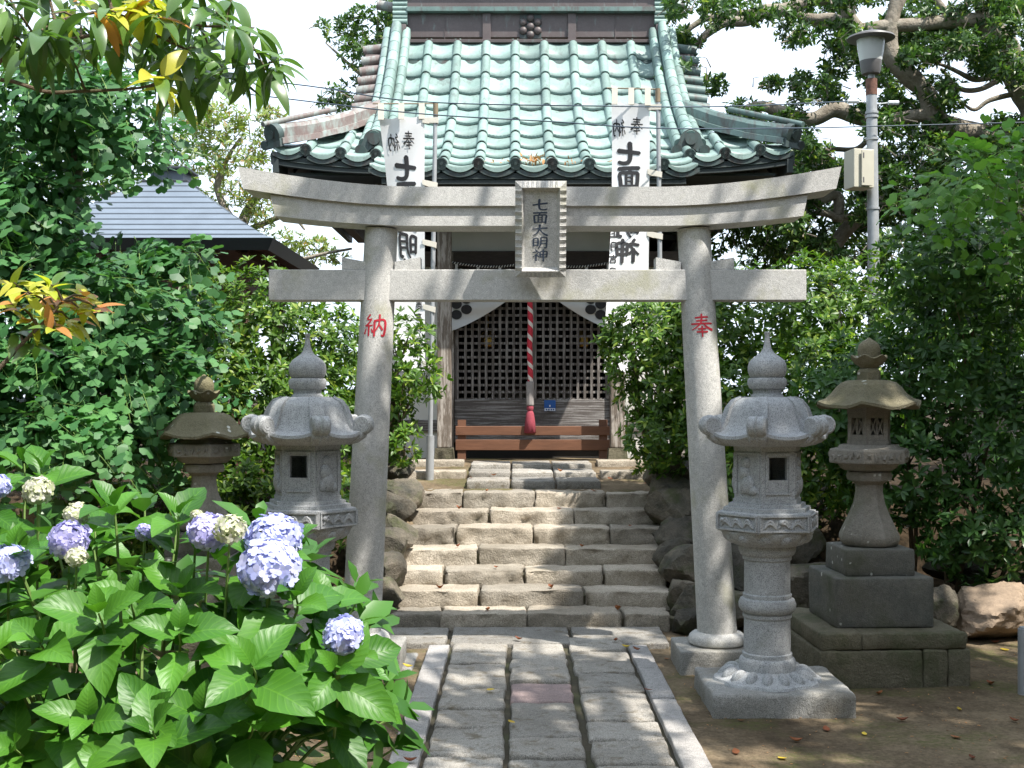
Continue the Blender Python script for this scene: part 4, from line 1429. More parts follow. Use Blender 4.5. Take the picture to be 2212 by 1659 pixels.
roof = mb.build('roof', M['copd'], shrine, smooth='all', fix=False)

# tile meshes (x across, y up the slope, z off the slope)
def pan_mesh(w, ln):
    mb = MB()
    n = 8
    vs = []
    for row, (y, dz) in enumerate(((0.0, 0.022), (ln * 0.5, 0.011), (ln, 0.0))):
        for i in range(n + 1):
            t = -1 + 2 * i / n
            vs.append((t * w / 2, y, dz + 0.034 * t * t - 0.040))
    for i in range(n + 1):
        t = -1 + 2 * i / n
        vs.append((t * w / 2, 0.002, 0.034 * t * t - 0.046))
    m = n + 1
    fs = [(r * m + i, r * m + i + 1, (r + 1) * m + i + 1, (r + 1) * m + i) for r in range(2) for i in range(n)]
    fs += [(3 * m + i, 3 * m + i + 1, i + 1, i) for i in range(n)]
    return mb.add(vs, fs).mesh('pan_tile', M['cop'], 'all', fix=False)


def roll_mesh(r0, r1, ln, mat):
    mb = MB()
    n = 9
    vs = []
    for (y, r) in ((-0.004, r0 * 0.86), (0.0, r0), (0.03, r0), (0.036, r0 * 0.955), (ln, r1)):
        for i in range(n + 1):
            t = math.pi * i / n
            vs.append((r * math.cos(t), y, r * 1.05 * math.sin(t)))
    m = n + 1
    fs = [(q * m + i, q * m + i + 1, (q + 1) * m + i + 1, (q + 1) * m + i) for q in range(4) for i in range(n)]
    return mb.add(vs, fs).mesh('roll_tile', mat, True, fix=False)


def cap_mesh(r):
    mb = MB()
    mb.lathe([(r, -0.012), (r, 0.012), (r * 0.82, 0.014), (r * 0.80, 0.008), (r * 0.22, 0.008), (r * 0.2, 0.014)], (0, 0, 0), 24)
    for k in range(12):
        t = 2 * math.pi * k / 12
        mb.box((r * .5 * math.cos(t), r * .5 * math.sin(t), 0.010), (r * .55, r * .05, 0.006), 0, Matrix.Rotation(t, 3, 'Z'))
    mb.xf(Matrix.Rotation(R(90), 4, 'X'))
    return mb.mesh('roll_cap', M['copd'], True)


PITCH = 0.357
PAN = pan_mesh(PITCH - 0.045, 0.445)
ROLL = roll_mesh(0.058, 0.053, 0.42, M['cop'])
CAP = cap_mesh(0.061)


def slope_frame(x, y, off=0.0, tilt=0.0):
    a = math.atan(dzr(min(max(y, YK), YT))) + tilt
    ax = abs(x)
    z = zr(min(max(y, YK), YT)) + uplift(ax) * max(0, 1 - (max(y, YE) - YE) / 1.2)
    return Matrix.Translation((SX + x, y, z + off)) @ Matrix.Rotation(a, 4, 'X')


def rows(y0, y1, ln):
    out, y = [], y0
    while y < y1 - 0.02:
        out.append(y)
        y += ln * math.cos(math.atan(dzr(min(max(y, YK), YT))))
    return out


offs = [(k + 0.5) * PITCH for k in range(-8, 8)]
for x in offs:
    ax = abs(x)
    if ax < 1.48:
        ya, yb = YK, YT
    elif ax < XW - 0.2:
        ya, yb = YE, yside(ax) - 0.05
    else:
        continue
    if 1.48 < ax < 1.75:
        yb = 13.6
    for i, y in enumerate(rows(ya, yb, 0.40)):
        s = min(1.0, (yb - y) / 0.34)
        place('roll_tile', ROLL, roof, mat4=slope_frame(x, y, 0.012, -0.012) @ Matrix.Diagonal((1, s, 1, 1)))
    place('roll_cap', CAP, roof, mat4=Matrix.Translation((SX + x, ya - 0.008, slope_frame(x, ya).translation.z + 0.022)) @ Matrix.Rotation(R(8), 4, 'X'))
# pans between rolls
for k in range(-7, 8):
    x = k * PITCH
    ax = abs(x)
    if ax < 1.46:
        ya, yb = YK + 0.01, YT
    elif ax < XW - 0.1:
        ya, yb = YE + 0.01, yside(ax) + 0.10
    else:
        continue
    for y in rows(ya, yb, 0.40):
        place('pan_tile', PAN, roof, mat4=slope_frame(x, y, 0.014))
# layered eave lips under the first course
def lip(x, y, z, w, mat, name, parent, h=0.055, sag=0.05, dep=0.03):
    mb = MB()
    n = 8
    vs = []
    for yy in (y, y + dep):
        for i in range(n + 1):
            t = -1 + 2 * i / n
            vs.append((SX + x + t * w / 2, yy, z + sag * (t * t - 1)))
        for i in range(n + 1):
            t = -1 + 2 * i / n
            vs.append((SX + x + t * w / 2, yy, z + sag * (t * t - 1) * 1.2 - h))
    m = n + 1
    fs = [(i, i + 1, m + i + 1, m + i) for i in range(n)] + [(m + i, m + i + 1, 3 * m + i + 1, 3 * m + i) for i in range(n)] + [(2 * m + i, 2 * m + i + 1, i + 1, i) for i in range(n)]
    fs += [(2 * m + i, 2 * m + i + 1, 3 * m + i + 1, 3 * m + i) for i in range(n)]
    mb.add(vs, fs)
    return mb.build(name, mat, parent)


for k in range(-7, 8):
    x = k * PITCH
    ax = abs(x)
    ya = YK if ax < 1.46 else YE
    if ax > XW - 0.1:
        continue
    zz = slope_frame(x, ya).translation.z
    lip(x, ya - 0.02, zz + 0.022, PITCH - 0.09, M['cop'], 'eave_tile', roof, 0.028, 0.045)
    lip(x, ya - 0.005, zz - 0.012, PITCH - 0.02, M['copd'], 'eave_tile', roof, 0.04, 0.045)

# fascia, soffit, rafters
mb = MB()
mb.box((SX, YK + 0.05, zr(YK) - 0.115), (2 * XK + 0.06, 0.07, 0.11), 0.004)
mb.build('fascia', M['eave'], shrine)
for sg in (-1, 1):
    pts = [XK - 0.02, 1.7, 2.0, 2.3, 2.5, XW + 0.02]
    for i in range(5):
        xa, xb = pts[i], pts[i + 1]
        za, zb_ = zr(YE) - 0.115 + uplift(xa), zr(YE) - 0.115 + uplift(xb)
        mb = MB()
        mb.ribbon([(SX + sg * xa, YE + .05, za + .055), (SX + sg * xb, YE + .05, zb_ + .055), (SX + sg * xb, YE + .05, zb_ - .055), (SX + sg * xa, YE + .05, za - .055)], (0, 1, 0), 0.07)
        mb.build('fascia', M['eave'], shrine)
    mb = MB()
    mb.ribbon([(SX + sg * (XW - .03), YE, zr(YE) - .02), (SX + sg * (XW - .03), 17.9, zr(YE) - .02), (SX + sg * (XW - .03), 17.9, zr(YE) - .16), (SX + sg * (XW - .03), YE, zr(YE) - .16)], (1, 0, 0), 0.06)
    mb.build('fascia', M['eave'], shrine)
for i in range(22):
    x = -2.5 + i * 5.0 / 21
    y0 = YK + 0.14 if abs(x) < XK else YE + 0.14
    mb = MB()
    ys2 = 13.2
    mb.ribbon([(SX + x, y0, zr(y0) - 0.13), (SX + x, ys2, zr(y0) + 0.16), (SX + x, ys2, zr(y0) + 0.08), (SX + x, y0, zr(y0) - 0.21)], (1, 0, 0), 0.06)
    mb.build('rafter', M['darkwood'], shrine)
mb = MB()
mb.box((SX, 13.0, zr(YE) - 0.30), (4.7, 0.12, 0.14), 0.005)
mb.build('purlin', M['darkwood'], shrine)
for sg in (-1, 1):
    mb = MB()
    mb.box((SX + sg * 2.25, 14.6, zr(YE) - 0.30), (0.12, 3.3, 0.14), 0.005)
    mb.build('purlin', M['darkwood'], shrine)
mb = MB()
mb.box((SX, 15.1, zr(YE) - 0.16), (5.0, 5.4, 0.03))
mb.build('soffit', M['eave'], shrine)

# gables and descending ridges
for sg in (-1, 1):
    g = MB()
    prof_ = [(y, zr(min(y, 30.2 - y)) - 0.06) for y in np.linspace(13.7, 16.5, 15)]
    poly = [(SX + sg * (XV - 0.04), y, z) for y, z in prof_] + [(SX + sg * (XV - 0.04), 16.5, 4.70), (SX + sg * (XV - 0.04), 13.7, 4.70)]
    g.ribbon(poly, (1, 0, 0), 0.05)
    g.build('gable', M['darkwood'], shrine)
    ysq = rows(12.62, YT, 0.22)
    for i in range(len(ysq)):
        y0 = ysq[i]
        for (dxx, hh, ww, nm) in ((0.0, 0.20, 0.125, 'ridge_tile'), (-0.115, 0.115, 0.105, 'ridge_tile'), (0.115, 0.115, 0.105, 'ridge_tile')):
            mb = MB()
            n = 7
            vs = []
            for (yy, k) in ((0.0, 1.0), (0.225, 0.97)):
                for j in range(n + 1):
                    t = math.pi * j / n
                    vs.append((ww / 2 * math.cos(t) * k, yy, (hh - ww * .45) + ww * .45 * math.sin(t) * k))
                vs += [(-ww / 2 * k, yy, 0), (ww / 2 * k, yy, 0)]
            m = n + 3
            fs = [(j, j + 1, m + j + 1, m + j) for j in range(n)] + [(n, n + 1, m + n + 1, m + n), (n + 2, 0, m, m + n + 2)] + [tuple(range(m))]
            mb.add(vs, fs)
            key = ('RT', sg, dxx)
            me = ROOT.get(key)
            if me is None:
                me = ROOT[key] = mb.mesh('ridge_tile', M['cop'] if abs(dxx) > 0 or sg else M['cop'], True)
            place('ridge_tile', me, roof, mat4=slope_frame(sg * XV + dxx, y0, 0.0))
    # verge tile ends poking out of the gable edge
    for i, y in enumerate(np.linspace(13.85, 14.85, 7)):
        mb = MB()
        z = zr(y) - 0.02
        mb.tube([(SX + sg * (XV + 0.16), y, z), (SX + sg * (XV + 0.40), y, z - 0.03)], 0.065, 12)
        mb.build('verge_tile', M['copmix'] if sg < 0 else M['copmid'], roof, smooth=True)
    mb = MB()
    pts = [(y, zr(y) - 0.10) for y in np.linspace(13.7, 14.95, 6)]
    mb.ribbon([(SX + sg * (XV + 0.27), y, z + 0.05) for y, z in pts] + [(SX + sg * (XV + 0.27), y, z - 0.16) for y, z in pts[::-1]], (1, 0, 0), 0.20)
    mb.build('barge_board', M['copb'], roof)
    # ornament at the foot of the descending ridge
    fx, fy = sg * XV, 12.58
    fz = slope_frame(fx, fy).translation.z
    mb = MB()
    prof2 = []
    for a in range(0, 181, 15):
        prof2.append((0.115 * math.cos(R(a)), 0.10 + 0.115 * math.sin(R(a))))
    prof2 += [(-0.14, 0.05), (-0.19, 0.03), (-0.185, -0.05), (-0.11, -0.055), (-0.05, 0.0), (0.0, 0.03), (0.05, 0.0), (0.11, -0.055), (0.185, -0.05), (0.19, 0.03), (0.14, 0.05)]
    mb.ribbon([(SX + fx + a, fy, fz + b) for a, b in prof2], (0, 1, 0), 0.07)
    for q in (-1, 1):
        mb.tube([(SX + fx + q * 0.145, fy - 0.05, fz - 0.005), (SX + fx + q * 0.145, fy + 0.07, fz + 0.01)], 0.055, 14)
    mb.tube([(SX + fx, fy - 0.06, fz + 0.11), (SX + fx, fy - 0.02, fz + 0.11)], 0.062, 16)
    mb.build('ridge_ornament', M['copd'], roof, smooth=True)
    # hip ridge out to the corner
    a = Vector((SX + sg * XV, 13.62, zr(13.62) + 0.02))
    b = Vector((SX + sg * (XW - 0.02), YE + 0.02, zr(YE) + uplift(XW) + 0.05))
    hipm = M['copmix'] if sg < 0 else M['copmid']
    d = (b - a)
    side = Vector((-d.y, d.x, 0)).normalized()
    ns = 6
    for i in range(ns):
        p0, p1 = a + d * (i / ns), a + d * ((i + 1) / ns)
        sag0, sag1 = -0.05 * math.sin(math.pi * i / ns), -0.05 * math.sin(math.pi * (i + 1) / ns)
        mb = MB()
        sec = [(-.125, -.03), (-.115, .03), (-.085, .035), (-.08, .13), (-.05, .17), (0, .185), (.05, .17), (.08, .13), (.085, .035), (.115, .03), (.125, -.03)]
        e = 0.004 * (i % 2)
        vs = [p0 + side * s * (1 + e) + Vector((0, 0, z + sag0 + e)) for s, z in sec] + [p1 + side * s * (1 + e) + Vector((0, 0, z + sag1 + e)) for s, z in sec]
        m = len(sec)
        mb.add(vs, [(j, (j + 1) % m, m + (j + 1) % m, m + j) for j in range(m)] + [tuple(range(m)), tuple(range(2 * m - 1, m - 1, -1))])
        mb.build('hip_ridge', hipm, roof)
    dn = d.normalized()
    mb = MB()
    cz = b + Vector((0, 0, 0.09))
    mb.tube([cz - dn * 0.03, cz + dn * 0.05, cz + dn * 0.055], [0.105, 0.11, 0.07], 18)
    mb.tube([cz + dn * 0.04, cz + dn * 0.07], [0.05, 0.045], 12)
    q = b + side * (0.135 * sg) - dn * 0.02 + Vector((0, 0, -0.01))
    mb.tube([q - dn * 0.07, q + dn * 0.05], 0.05, 12)
    mb.ribbon([b + side * -.11 + Vector((0, 0, -.05)), b + side * .11 + Vector((0, 0, -.05)), b + side * .08 + Vector((0, 0, .13)), b + side * -.08 + Vector((0, 0, .13))], tuple(dn), 0.05)
    mb.build('hip_ornament', M['copd'], roof, smooth=True)
    mb = MB()
    mb.tube([cz + Vector((0, 0, 0.10)) - dn * 0.9, cz + Vector((0, 0, 0.115)) - dn * 0.2, cz + Vector((0, 0, 0.125)) + dn * 0.17], [0.030, 0.030, 0.028], 10)
    mb.build('hip_rod', hipm, roof, smooth=True)

# main ridge
RU = F / YT
rx = lambda px: (px - CX) / RU
rz = lambda py: H + (CY - py) / RU
ridge = MB()
ridge.box(((rx(878) + rx(1416)) / 2, YT + 0.17, 6.62), (rx(1416) - rx(878), 0.20, 1.05), 0.004)
ridge = ridge.build('main_ridge', M['copb'], shrine)
yfr = YT + 0.07
for pa, pb_, ya, yb_, dep, mt in ((878, 1416, 86, 93, .10, 'copb'), (878, 1416, 15, 25, .09, 'copmid'), (878, 1416, -14, 14, .06, 'copb'), (1042, 1060, 26, 85, .035, 'copb'), (1227, 1245, 26, 85, .035, 'copb'), (878, 1416, -40, -16, .11, 'cop')):
    mb = MB()
    mb.box(((rx(pa) + rx(pb_)) / 2, yfr - dep / 2, (rz(ya) + rz(yb_)) / 2), (rx(pb_) - rx(pa), dep, rz(ya) - rz(yb_)), 0.004)
    mb.build('ridge_moulding', M[mt], ridge)
for px in (960, 1330):
    mb = MB()
    mb.box((rx(px), yfr - .003, (rz(26) + rz(85)) / 2), (.008, .012, rz(26) - rz(85)))
    mb.build('ridge_seam', M['copb'], ridge)
for k in range(7):
    a = R(90 + 60 * k)
    rr_ = 0.0 if k == 6 else 0.105
    mb = MB()
    mb.ell((rx(1146) + rr_ * math.cos(a), yfr - 0.012, rz(54) + rr_ * math.sin(a)), (0.05, 0.035, 0.05), 16, 10)
    mb.build('crest_ball', M['copb'], ridge, smooth=True)
mb = MB()
mb.box((rx(1146), yfr - .002, rz(54)), (0.27, 0.008, 0.30), 0.002)
mb.build('crest_plate', M['copd'], ridge)
for pa, pb_ in ((850, 878), (1416, 1443)):
    for i, (ya, yb_) in enumerate(((94, 82), (82, 52), (52, 40), (40, 32), (32, 22), (22, 12), (12, 2), (2, -12), (-12, -40))):
        mb = MB()
        zc, hh = (rz(ya) + rz(yb_)) / 2, rz(yb_) - rz(ya)
        if i in (1,):
            mb.box(((rx(pa) + rx(pb_)) / 2, YT + 0.13, zc), (rx(pb_) - rx(pa), 0.30, hh), 0.02)
        else:
            mb.tube([(rx(pa) - .01, YT + 0.02, zc), (rx(pb_) + .01, YT + 0.02, zc)], hh * 0.52, 12)
            mb.box(((rx(pa) + rx(pb_)) / 2, YT + 0.17, zc), (rx(pb_) - rx(pa), 0.28, hh * .9))
        mb.build('ridge_end', M['copb'] if i == 1 else M['cop'], ridge, smooth=True)
for px, sg in ((840, -1), (1452, 1)):
    mb = MB()
    mb.tube([(rx(px + 10 * -sg), YT + .15, rz(8)), (rx(px + 28 * sg), YT + .15, rz(2))], 0.06, 12)
    mb.build('ridge_horn', M['copmix'], ridge, smooth=True)

# ---- walls, posts, doors
WY = 12.9
def bx(name, mat, x0, x1, y0, y1, z0, z1, bev=0.003, parent=shrine):
    mb = MB()
    mb.box((SX + (x0 + x1) / 2, (y0 + y1) / 2, (z0 + z1) / 2), (x1 - x0, y1 - y0, z1 - z0), bev)
    return mb.build(name, M[mat], parent)


ZS = 1.30
HW = 1.62
for sg in (-1, 1):
    a, b = sorted((sg * 0.90, sg * (HW - .06)))
    bx('wall', 'plaster', a, b, WY, WY + .08, ZS + .06, 3.16)
    bx('wall_base', 'plaster', a, b, WY + .01, WY + .09, ZP - .05, ZS - .06)
    bx('wall_rail', 'panel', a, b, WY - .02, WY + .06, ZS - .059, ZS + .059)
    a, b = sorted((sg * (HW - .06), sg * (HW + .06)))
    bx('corner_post', 'greywood', a, b, WY - .03, WY + .09, ZP - .05, 3.9, .006)
    a, b = sorted((sg * .835, sg * .9))
    bx('door_post', 'greywood', a, b, WY - .05, WY + .07, ZP - .02, 3.16, .005)
    bx('side_wall', 'plaster', *(sorted((sg * (HW - .03), sg * (HW + .03)))), WY + .10, 15.9, ZP - .05, 3.9)
    # porch post on a stone footing
    px_, pz_ = sg * 0.883 - 0.02, 3.62
    post = bx('porch_post', 'greywood', px_ - .072, px_ + .072, 12.23, 12.375, ZP + .14, pz_, .012)
    mb = MB()
    c = Vector((SX + px_, 12.30, ZP - .04))
    mb.add([c + Vector((q * .105 * s, w * .105 * s, z)) for z, s in ((0, 1), (.175, .86)) for q, w in ((-1, -1), (1, -1), (1, 1), (-1, 1))], [(0, 1, 2, 3), (4, 7, 6, 5), (0, 4, 5, 1), (1, 5, 6, 2), (2, 6, 7, 3), (3, 7, 4, 0)])
    mb.build('post_footing', M['oldslab'], shrine)
bx('transom_wall', 'plaster', -.9, .9, WY + .01, WY + .09, 3.17, 3.9)
bx('lintel', 'darkwood', -HW - .1, HW + .1, WY - .05, WY + .09, 3.0, 3.165, .006)
bx('upper_lintel', 'darkwood', -.83, .83, WY - .02, WY + .09, 2.86, 2.998, .006)
bx('porch_beam', 'darkwood', -1.5, 1.46, 12.235, 12.37, 3.625, 3.79, .01)
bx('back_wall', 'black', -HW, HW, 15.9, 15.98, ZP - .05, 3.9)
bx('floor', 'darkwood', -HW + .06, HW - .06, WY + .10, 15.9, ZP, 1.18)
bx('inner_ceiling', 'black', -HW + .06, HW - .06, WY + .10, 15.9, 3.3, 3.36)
# lattice doors
door_z0, door_zl, door_zt = 1.28, 1.585, 2.858
for sg in (-1, 1):
    xa, xb = (-.832, -.004) if sg < 0 else (.004, .832)
    d = bx('door', 'panel', xa, xb, WY + .0, WY + .035, door_z0, door_zl - .002, .004)
    bx('stile', 'lattice', xa, xa + .045, WY - .004, WY + .04, door_zl, door_zt, .003, d)
    bx('stile', 'lattice', xb - .045, xb, WY - .004, WY + .04, door_zl, door_zt, .003, d)
    bx('door_rail', 'panel', xa, xb, WY - .012, WY + .034, door_z0 - .002, door_z0 + .045, .003, d)
    inn0, inn1 = xa + .045, xb - .045
    nb = 10
    for i in range(1, nb):
        x = inn0 + (inn1 - inn0) * i / nb
        bx('lattice_bar', 'lattice', x - .0135, x + .0135, WY + .002, WY + .020, door_zl, door_zt, 0, d)
    nr = 17
    for i in range(0, nr + 1):
        z = door_zl + (door_zt - door_zl) * i / nr
        bx('lattice_rung', 'lattice', inn0, inn1, WY + .0205, WY + .034, z - .0125, z + .0125, 0, d)
bx('sill', 'panel', -.83, .83, WY - .03, WY + .08, 1.12, 1.275, .004)
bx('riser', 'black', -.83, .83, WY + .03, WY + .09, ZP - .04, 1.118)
# blue notice on the door
sg_ = bx('door_notice', 'blue', .13, .252, WY - .018, WY - .0135, 1.455, 1.573, 0)
bx('notice_strip', 'signwhite', .134, .248, WY - .0225, WY - .0185, 1.458, 1.487, 0, sg_)
mb = MB()
for i, q in enumerate((0.150, 0.176, 0.202, 0.226)):
    mb.box((SX + q + .004, WY - .0235, 1.4725), (.016, .001, .017))
mb.build('notice_print', M['blue'], sg_)
mb = MB()
mb.ell((SX + .191, WY - .0185, 1.512), (.008, .001, .011), 10, 6)
mb.build('notice_mark', M['signwhite'], sg_)
# gilt hanging lanterns inside
for x in (-.48, .575):
    mb = MB()
    hexprism(mb, [(.02, 2.14), (.085, 2.16), (.075, 2.17), (.075, 2.27), (.10, 2.28), (.05, 2.33), (.015, 2.36)], 0, (SX + x, 13.25, 0))
    mb.tube([(SX + x, 13.25, 2.36), (SX + x, 13.25, 3.3)], .004, 5)
    mb.build('gilt_ornament', M['gold'], shrine)
# altar table inside
bx('altar', 'redwood', -.5, .5, 14.6, 15.2, 1.181, 1.75, .01)
bx('altar_cloth', 'brass', -.5, .5, 14.55, 14.6, 1.45, 1.70, 0)

# curtain with crests and its cord
cur = MB()
NXc, NZc = 44, 12
CYF = 12.72
def cbot(x):
    ax = abs(x)
    if ax > .25:
        return 2.30 + .33 * (1 - (ax - .25) / .62) ** 1.25
    return 2.63 + .26 * (1 - ax / .25) ** .8
def ctop(x):
    return 2.965 - .035 * abs(math.sin(x / .87 * math.pi * 3.5))
def cpos(s, t):
    x = -.87 + 1.74 * s
    zt, zb = ctop(x), cbot(x)
    z = zt + (zb - zt) * t
    fold = .022 * t * math.sin(9 * (t * 1.6 + abs(x) * 1.3)) + .012 * math.sin(x * 23) * (1 - t)
    return Vector((SX + x, CYF - .02 + fold, z))
vs = [cpos(i / NXc, j / NZc) for j in range(NZc + 1) for i in range(NXc + 1)]
cur.add(vs, [(j * (NXc + 1) + i, j * (NXc + 1) + i + 1, (j + 1) * (NXc + 1) + i + 1, (j + 1) * (NXc + 1) + i) for j in range(NZc) for i in range(NXc)])
curtain = thing('shrine_curtain', 'off-white curtain with black seven-ball crests draped open across the doors', 'curtain', (SX, CYF, 2.3))
cl = cur.build('cloth', M['curtain'], curtain, smooth='all', fix=False)
for cxp in (-.80, .72):
    for k in range(7):
        a = R(30 + 60 * k)
        q = 0.0 if k == 6 else .122
        cx_, cz_ = cxp + q * math.cos(a) * 1.0, 2.585 + q * math.sin(a) * .9
        if abs(cx_) > .86:
            continue
        mb = MB()
        vs = []
        for j in range(20):
            t = 2 * math.pi * j / 20
            x = max(-.868, min(.868, cx_ + .058 * math.cos(t)))
            z = cz_ + .050 * math.sin(t)
            zt, zb = ctop(x), cbot(x)
            tt = min(1, max(0, (z - zt) / (zb - zt)))
            p = cpos((x + .87) / 1.74, tt)
            vs.append((p.x, p.y - .012, z))
        mb.add(vs, [tuple(range(20))])
        mb.build('crest_ball', M['ink'], cl, fix=False)
mb = MB()
pts = [Vector((SX + x, CYF - .03, 3.03 - .05 * abs(math.sin((x + .87) / 1.74 * math.pi * 2)) + .05 * (x > -.87) * 0)) for x in np.linspace(-.87, .87, 40)]
mb.tube(pts, .012, 8, uv=True)
mb.build('cord', M['cord'], curtain, smooth=True, fix=False)
for x in np.linspace(-.80, .80, 8):
    mb = MB()
    zz = 3.03 - .05 * abs(math.sin((x + .87) / 1.74 * math.pi * 2))
    mb.box((SX + x, CYF - .03, (zz + ctop(x)) / 2), (.028, .006, max(.02, zz - ctop(x) + .02)))
    mb.build('hanging_loop', M['curtain'], curtain)

# bell rope
rope = thing('bell_rope', 'twisted red and white bell rope ending in a faded red tassel', 'rope', P(1145, 935, 12.45))
rp = lambda py: P(1145, py, 12.45)
mb = MB()
pts = [rp(420 + (826 - 420) * i / 30) + Vector((.004 * math.sin(i * .7), 0, 0)) for i in range(31)]
mb.tube(pts, .0275, 14, uv=True)
mb.build('cord', M['bellrope'], rope, smooth=True, fix=False)
mb = MB()
mb.tube([rp(824), rp(826), rp(874), rp(876)], [.036, .042, .042, .038], 10)
mb.build('sleeve', M['sleeve'], rope)
mb = MB()
mb.tube([rp(875), rp(879), rp(884), rp(888)], [.028, .036, .036, .026], 14)
ts = mb.build('tassel_knot', M['tassel'], rope, smooth=True)
mb = MB()
mb.lathe([(.022, rp(886).z), (.04, rp(893).z), (.052, rp(910).z), (.062, rp(934).z), (.04, rp(936).z)], (rp(886).x, 12.45, 0), 40, lambda t, r, z: (.004 * math.sin(20 * t), .006 * math.sin(7 * t) * (r > .05)))
mb.build('tassel', M['tassel'], rope, smooth='all')

# low wooden barrier in front of the doors
bar = thing('wooden_barrier', 'low brown wooden barrier of two beams before the lattice doors', 'barrier', (SX, 12.5, ZP + .06))
for z0, z1 in ((1.21, 1.305), (1.055, 1.165)):
    bx('beam', 'brown', -.80, .80, 12.46, 12.50, z0, z1, .004, bar)
for sg in (-1, 1):
    mb = MB()
    x = SX + sg * .735
    mb.ribbon([(x, 12.47, ZP + .005), (x, 12.56, ZP + .005), (x, 12.58, 1.37), (x, 12.50, 1.37)], (1, 0, 0), .085)
    mb.build('leg', M['brown'], bar)

# ================================================================ banners
def banner(label, foot, top, cloth, side_text, lean, col_px, small_px, big_sizes):
    """foot / top: pixel ends of the pole at depth BY; cloth: pixel corners"""
    BY = 10.9
    base = P(foot[0], foot[1], BY)
    base.z = TERR(BY)
    b = thing('banner', label, 'banner', base, 'white prayer banners in front of the shrine')
    tp = P(top[0], top[1], BY)
    mb = MB()
    mb.tube([base, base.lerp(tp, .25), tp], [.022, .021, .020], 12)
    pole = mb.build('pole', M['galv'], b, smooth=True)
    mb = MB()
    k = .40 / (tp.z - base.z)
    mb.tube([base - Vector((0, 0, .05)), base.lerp(tp, k)], .037, 16)
    mb.build('socket_pipe', M['galv'], b, smooth=True)
    mb = MB()
    mb.tube([tp - Vector((0, 0, .12)), tp + Vector((0, 0, .002))], .024, 12)
    mb.build('pole_cap', M['brass'], b, smooth=True)
    mb = MB()
    mb.tube([P(cloth[0][0] - 12, cloth[0][1] - 26, BY), P(top[0] + 4, top[1] + 1, BY)], .006, 6)
    mb.build('crossbar', M['brass'], b)
    (ax, ay), (bx_, by), (cx_, cy_), (dx_, dy_) = cloth      # top-left, top-right, bottom-right, bottom-left
    NX, NZ = 10, 44

    def pos(s, t, lift=0.0):
        lx = ax + (dx_ - ax) * t + 5 * math.sin(t * 5)
        rx_ = bx_ + (cx_ - bx_) * t
        px = lx + (rx_ - lx) * s
        py = (ay + (dy_ - ay) * t) * (1 - s) + (by + (cy_ - by) * t) * s
        sag = 5 * math.sin(s * math.pi * 2) ** 2 * max(0, 1 - t * 14)
        off = .03 * math.sin(t * 9 + s * 2.2) * (1 - s * .8) + .012 * math.sin(t * 23 + s * 5 + lean)
        off += .10 * (1 - s) * math.sin(t * 3.1 + lean)
        return P(px, py + sag, BY) + Vector((0, off - lift, 0))
    mb = MB()
    mb.add([pos(i / NX, j / NZ) for j in range(NZ + 1) for i in range(NX + 1)], [(j * (NX + 1) + i, j * (NX + 1) + i + 1, (j + 1) * (NX + 1) + i + 1, (j + 1) * (NX + 1) + i) for j in range(NZ) for i in range(NX)])
    cl = mb.build('cloth', M['white'], b, smooth='all', fix=False)
    wpx, hpx = bx_ - ax, dy_ - ay

    def write(text, s0, t0, w, h, gap, name, weight):
        mb = MB()
        for i, ch in enumerate(text):
            glyph(mb, ch, lambda x, y, lift, i=i: pos(s0 + (x - .5) * w / wpx, t0 + (i * (h + gap) + (1 - y) * h) / hpx, .004 + lift), weight, layer=.0004, mirror=True)
        mb.build(name, M['ink'], cl, fix=False)
    write('奉', col_px[2], (33) / hpx, 27, 37, 0, 'character', 1.0)
    write('納', col_px[1], (36) / hpx, 27, 37, 0, 'character', 1.0)
    write('七面大明神', col_px[0], big_sizes[0] / hpx, big_sizes[1], big_sizes[2], big_sizes[3], 'characters', 1.28)
    write(side_text[0], small_px[0], small_px[1] / hpx, 18, small_px[2], small_px[3], 'side_text', 1.5)
    # loops on the crossbar and ties on the pole
    for s in (.06, .5, .94):
        p = pos(s, 0)
        top_z = P(0, ay - 25, BY).z
        mb = MB()
        mb.box((p.x, BY - .002, (p.z - .03 + top_z) / 2), (.052, .016, top_z - p.z + .04))
        mb.build('hanging_loop', M['strap'], b)
    for t in (.02, .26, .49, .74, .96):
        p = pos(1, t)
        z = p.z
        f = (z - base.z) / (tp.z - base.z)
        q = base.lerp(tp, f)
        dr = (.0, -.03)[int(t > .2)]
        mb = MB()
        mb.add([(p.x - .02, p.y - .004, z + .02), (q.x + .028, BY - .03, z + .02 + dr), (q.x + .024, BY - .03, z - .032 + dr), (p.x - .02, p.y - .004, z - .025),
                (p.x - .02, p.y + .004, z + .02), (q.x + .028, BY + .03, z + .02 + dr), (q.x + .024, BY + .03, z - .032 + dr), (p.x - .02, p.y + .004, z - .025)],
               [(0, 1, 2, 3), (7, 6, 5, 4), (1, 5, 6, 2)])
        mb.build('tie', M['strap'], b, fix=False)
    return b


banner('white prayer banner on a steel pole in a socket beside the porch post', (928, 1040), (941, 223), ((817, 250), (917, 248), (918, 806), (860, 800)), ('商事株式会社',), 0.4, (.52, .28, .63), (.82, 398, 17, 8), (86, 54, 53, 2.5))
banner('white prayer banner whose lower end hangs behind the azalea bush', (1431, 1030), (1421, 192), ((1323, 216), (1404, 219), (1400, 800), (1308, 806)), ('正月吉日',), 1.5, (.45, .20, .66), (.10, 280, 17, 11), (88, 50, 50, 3.5))

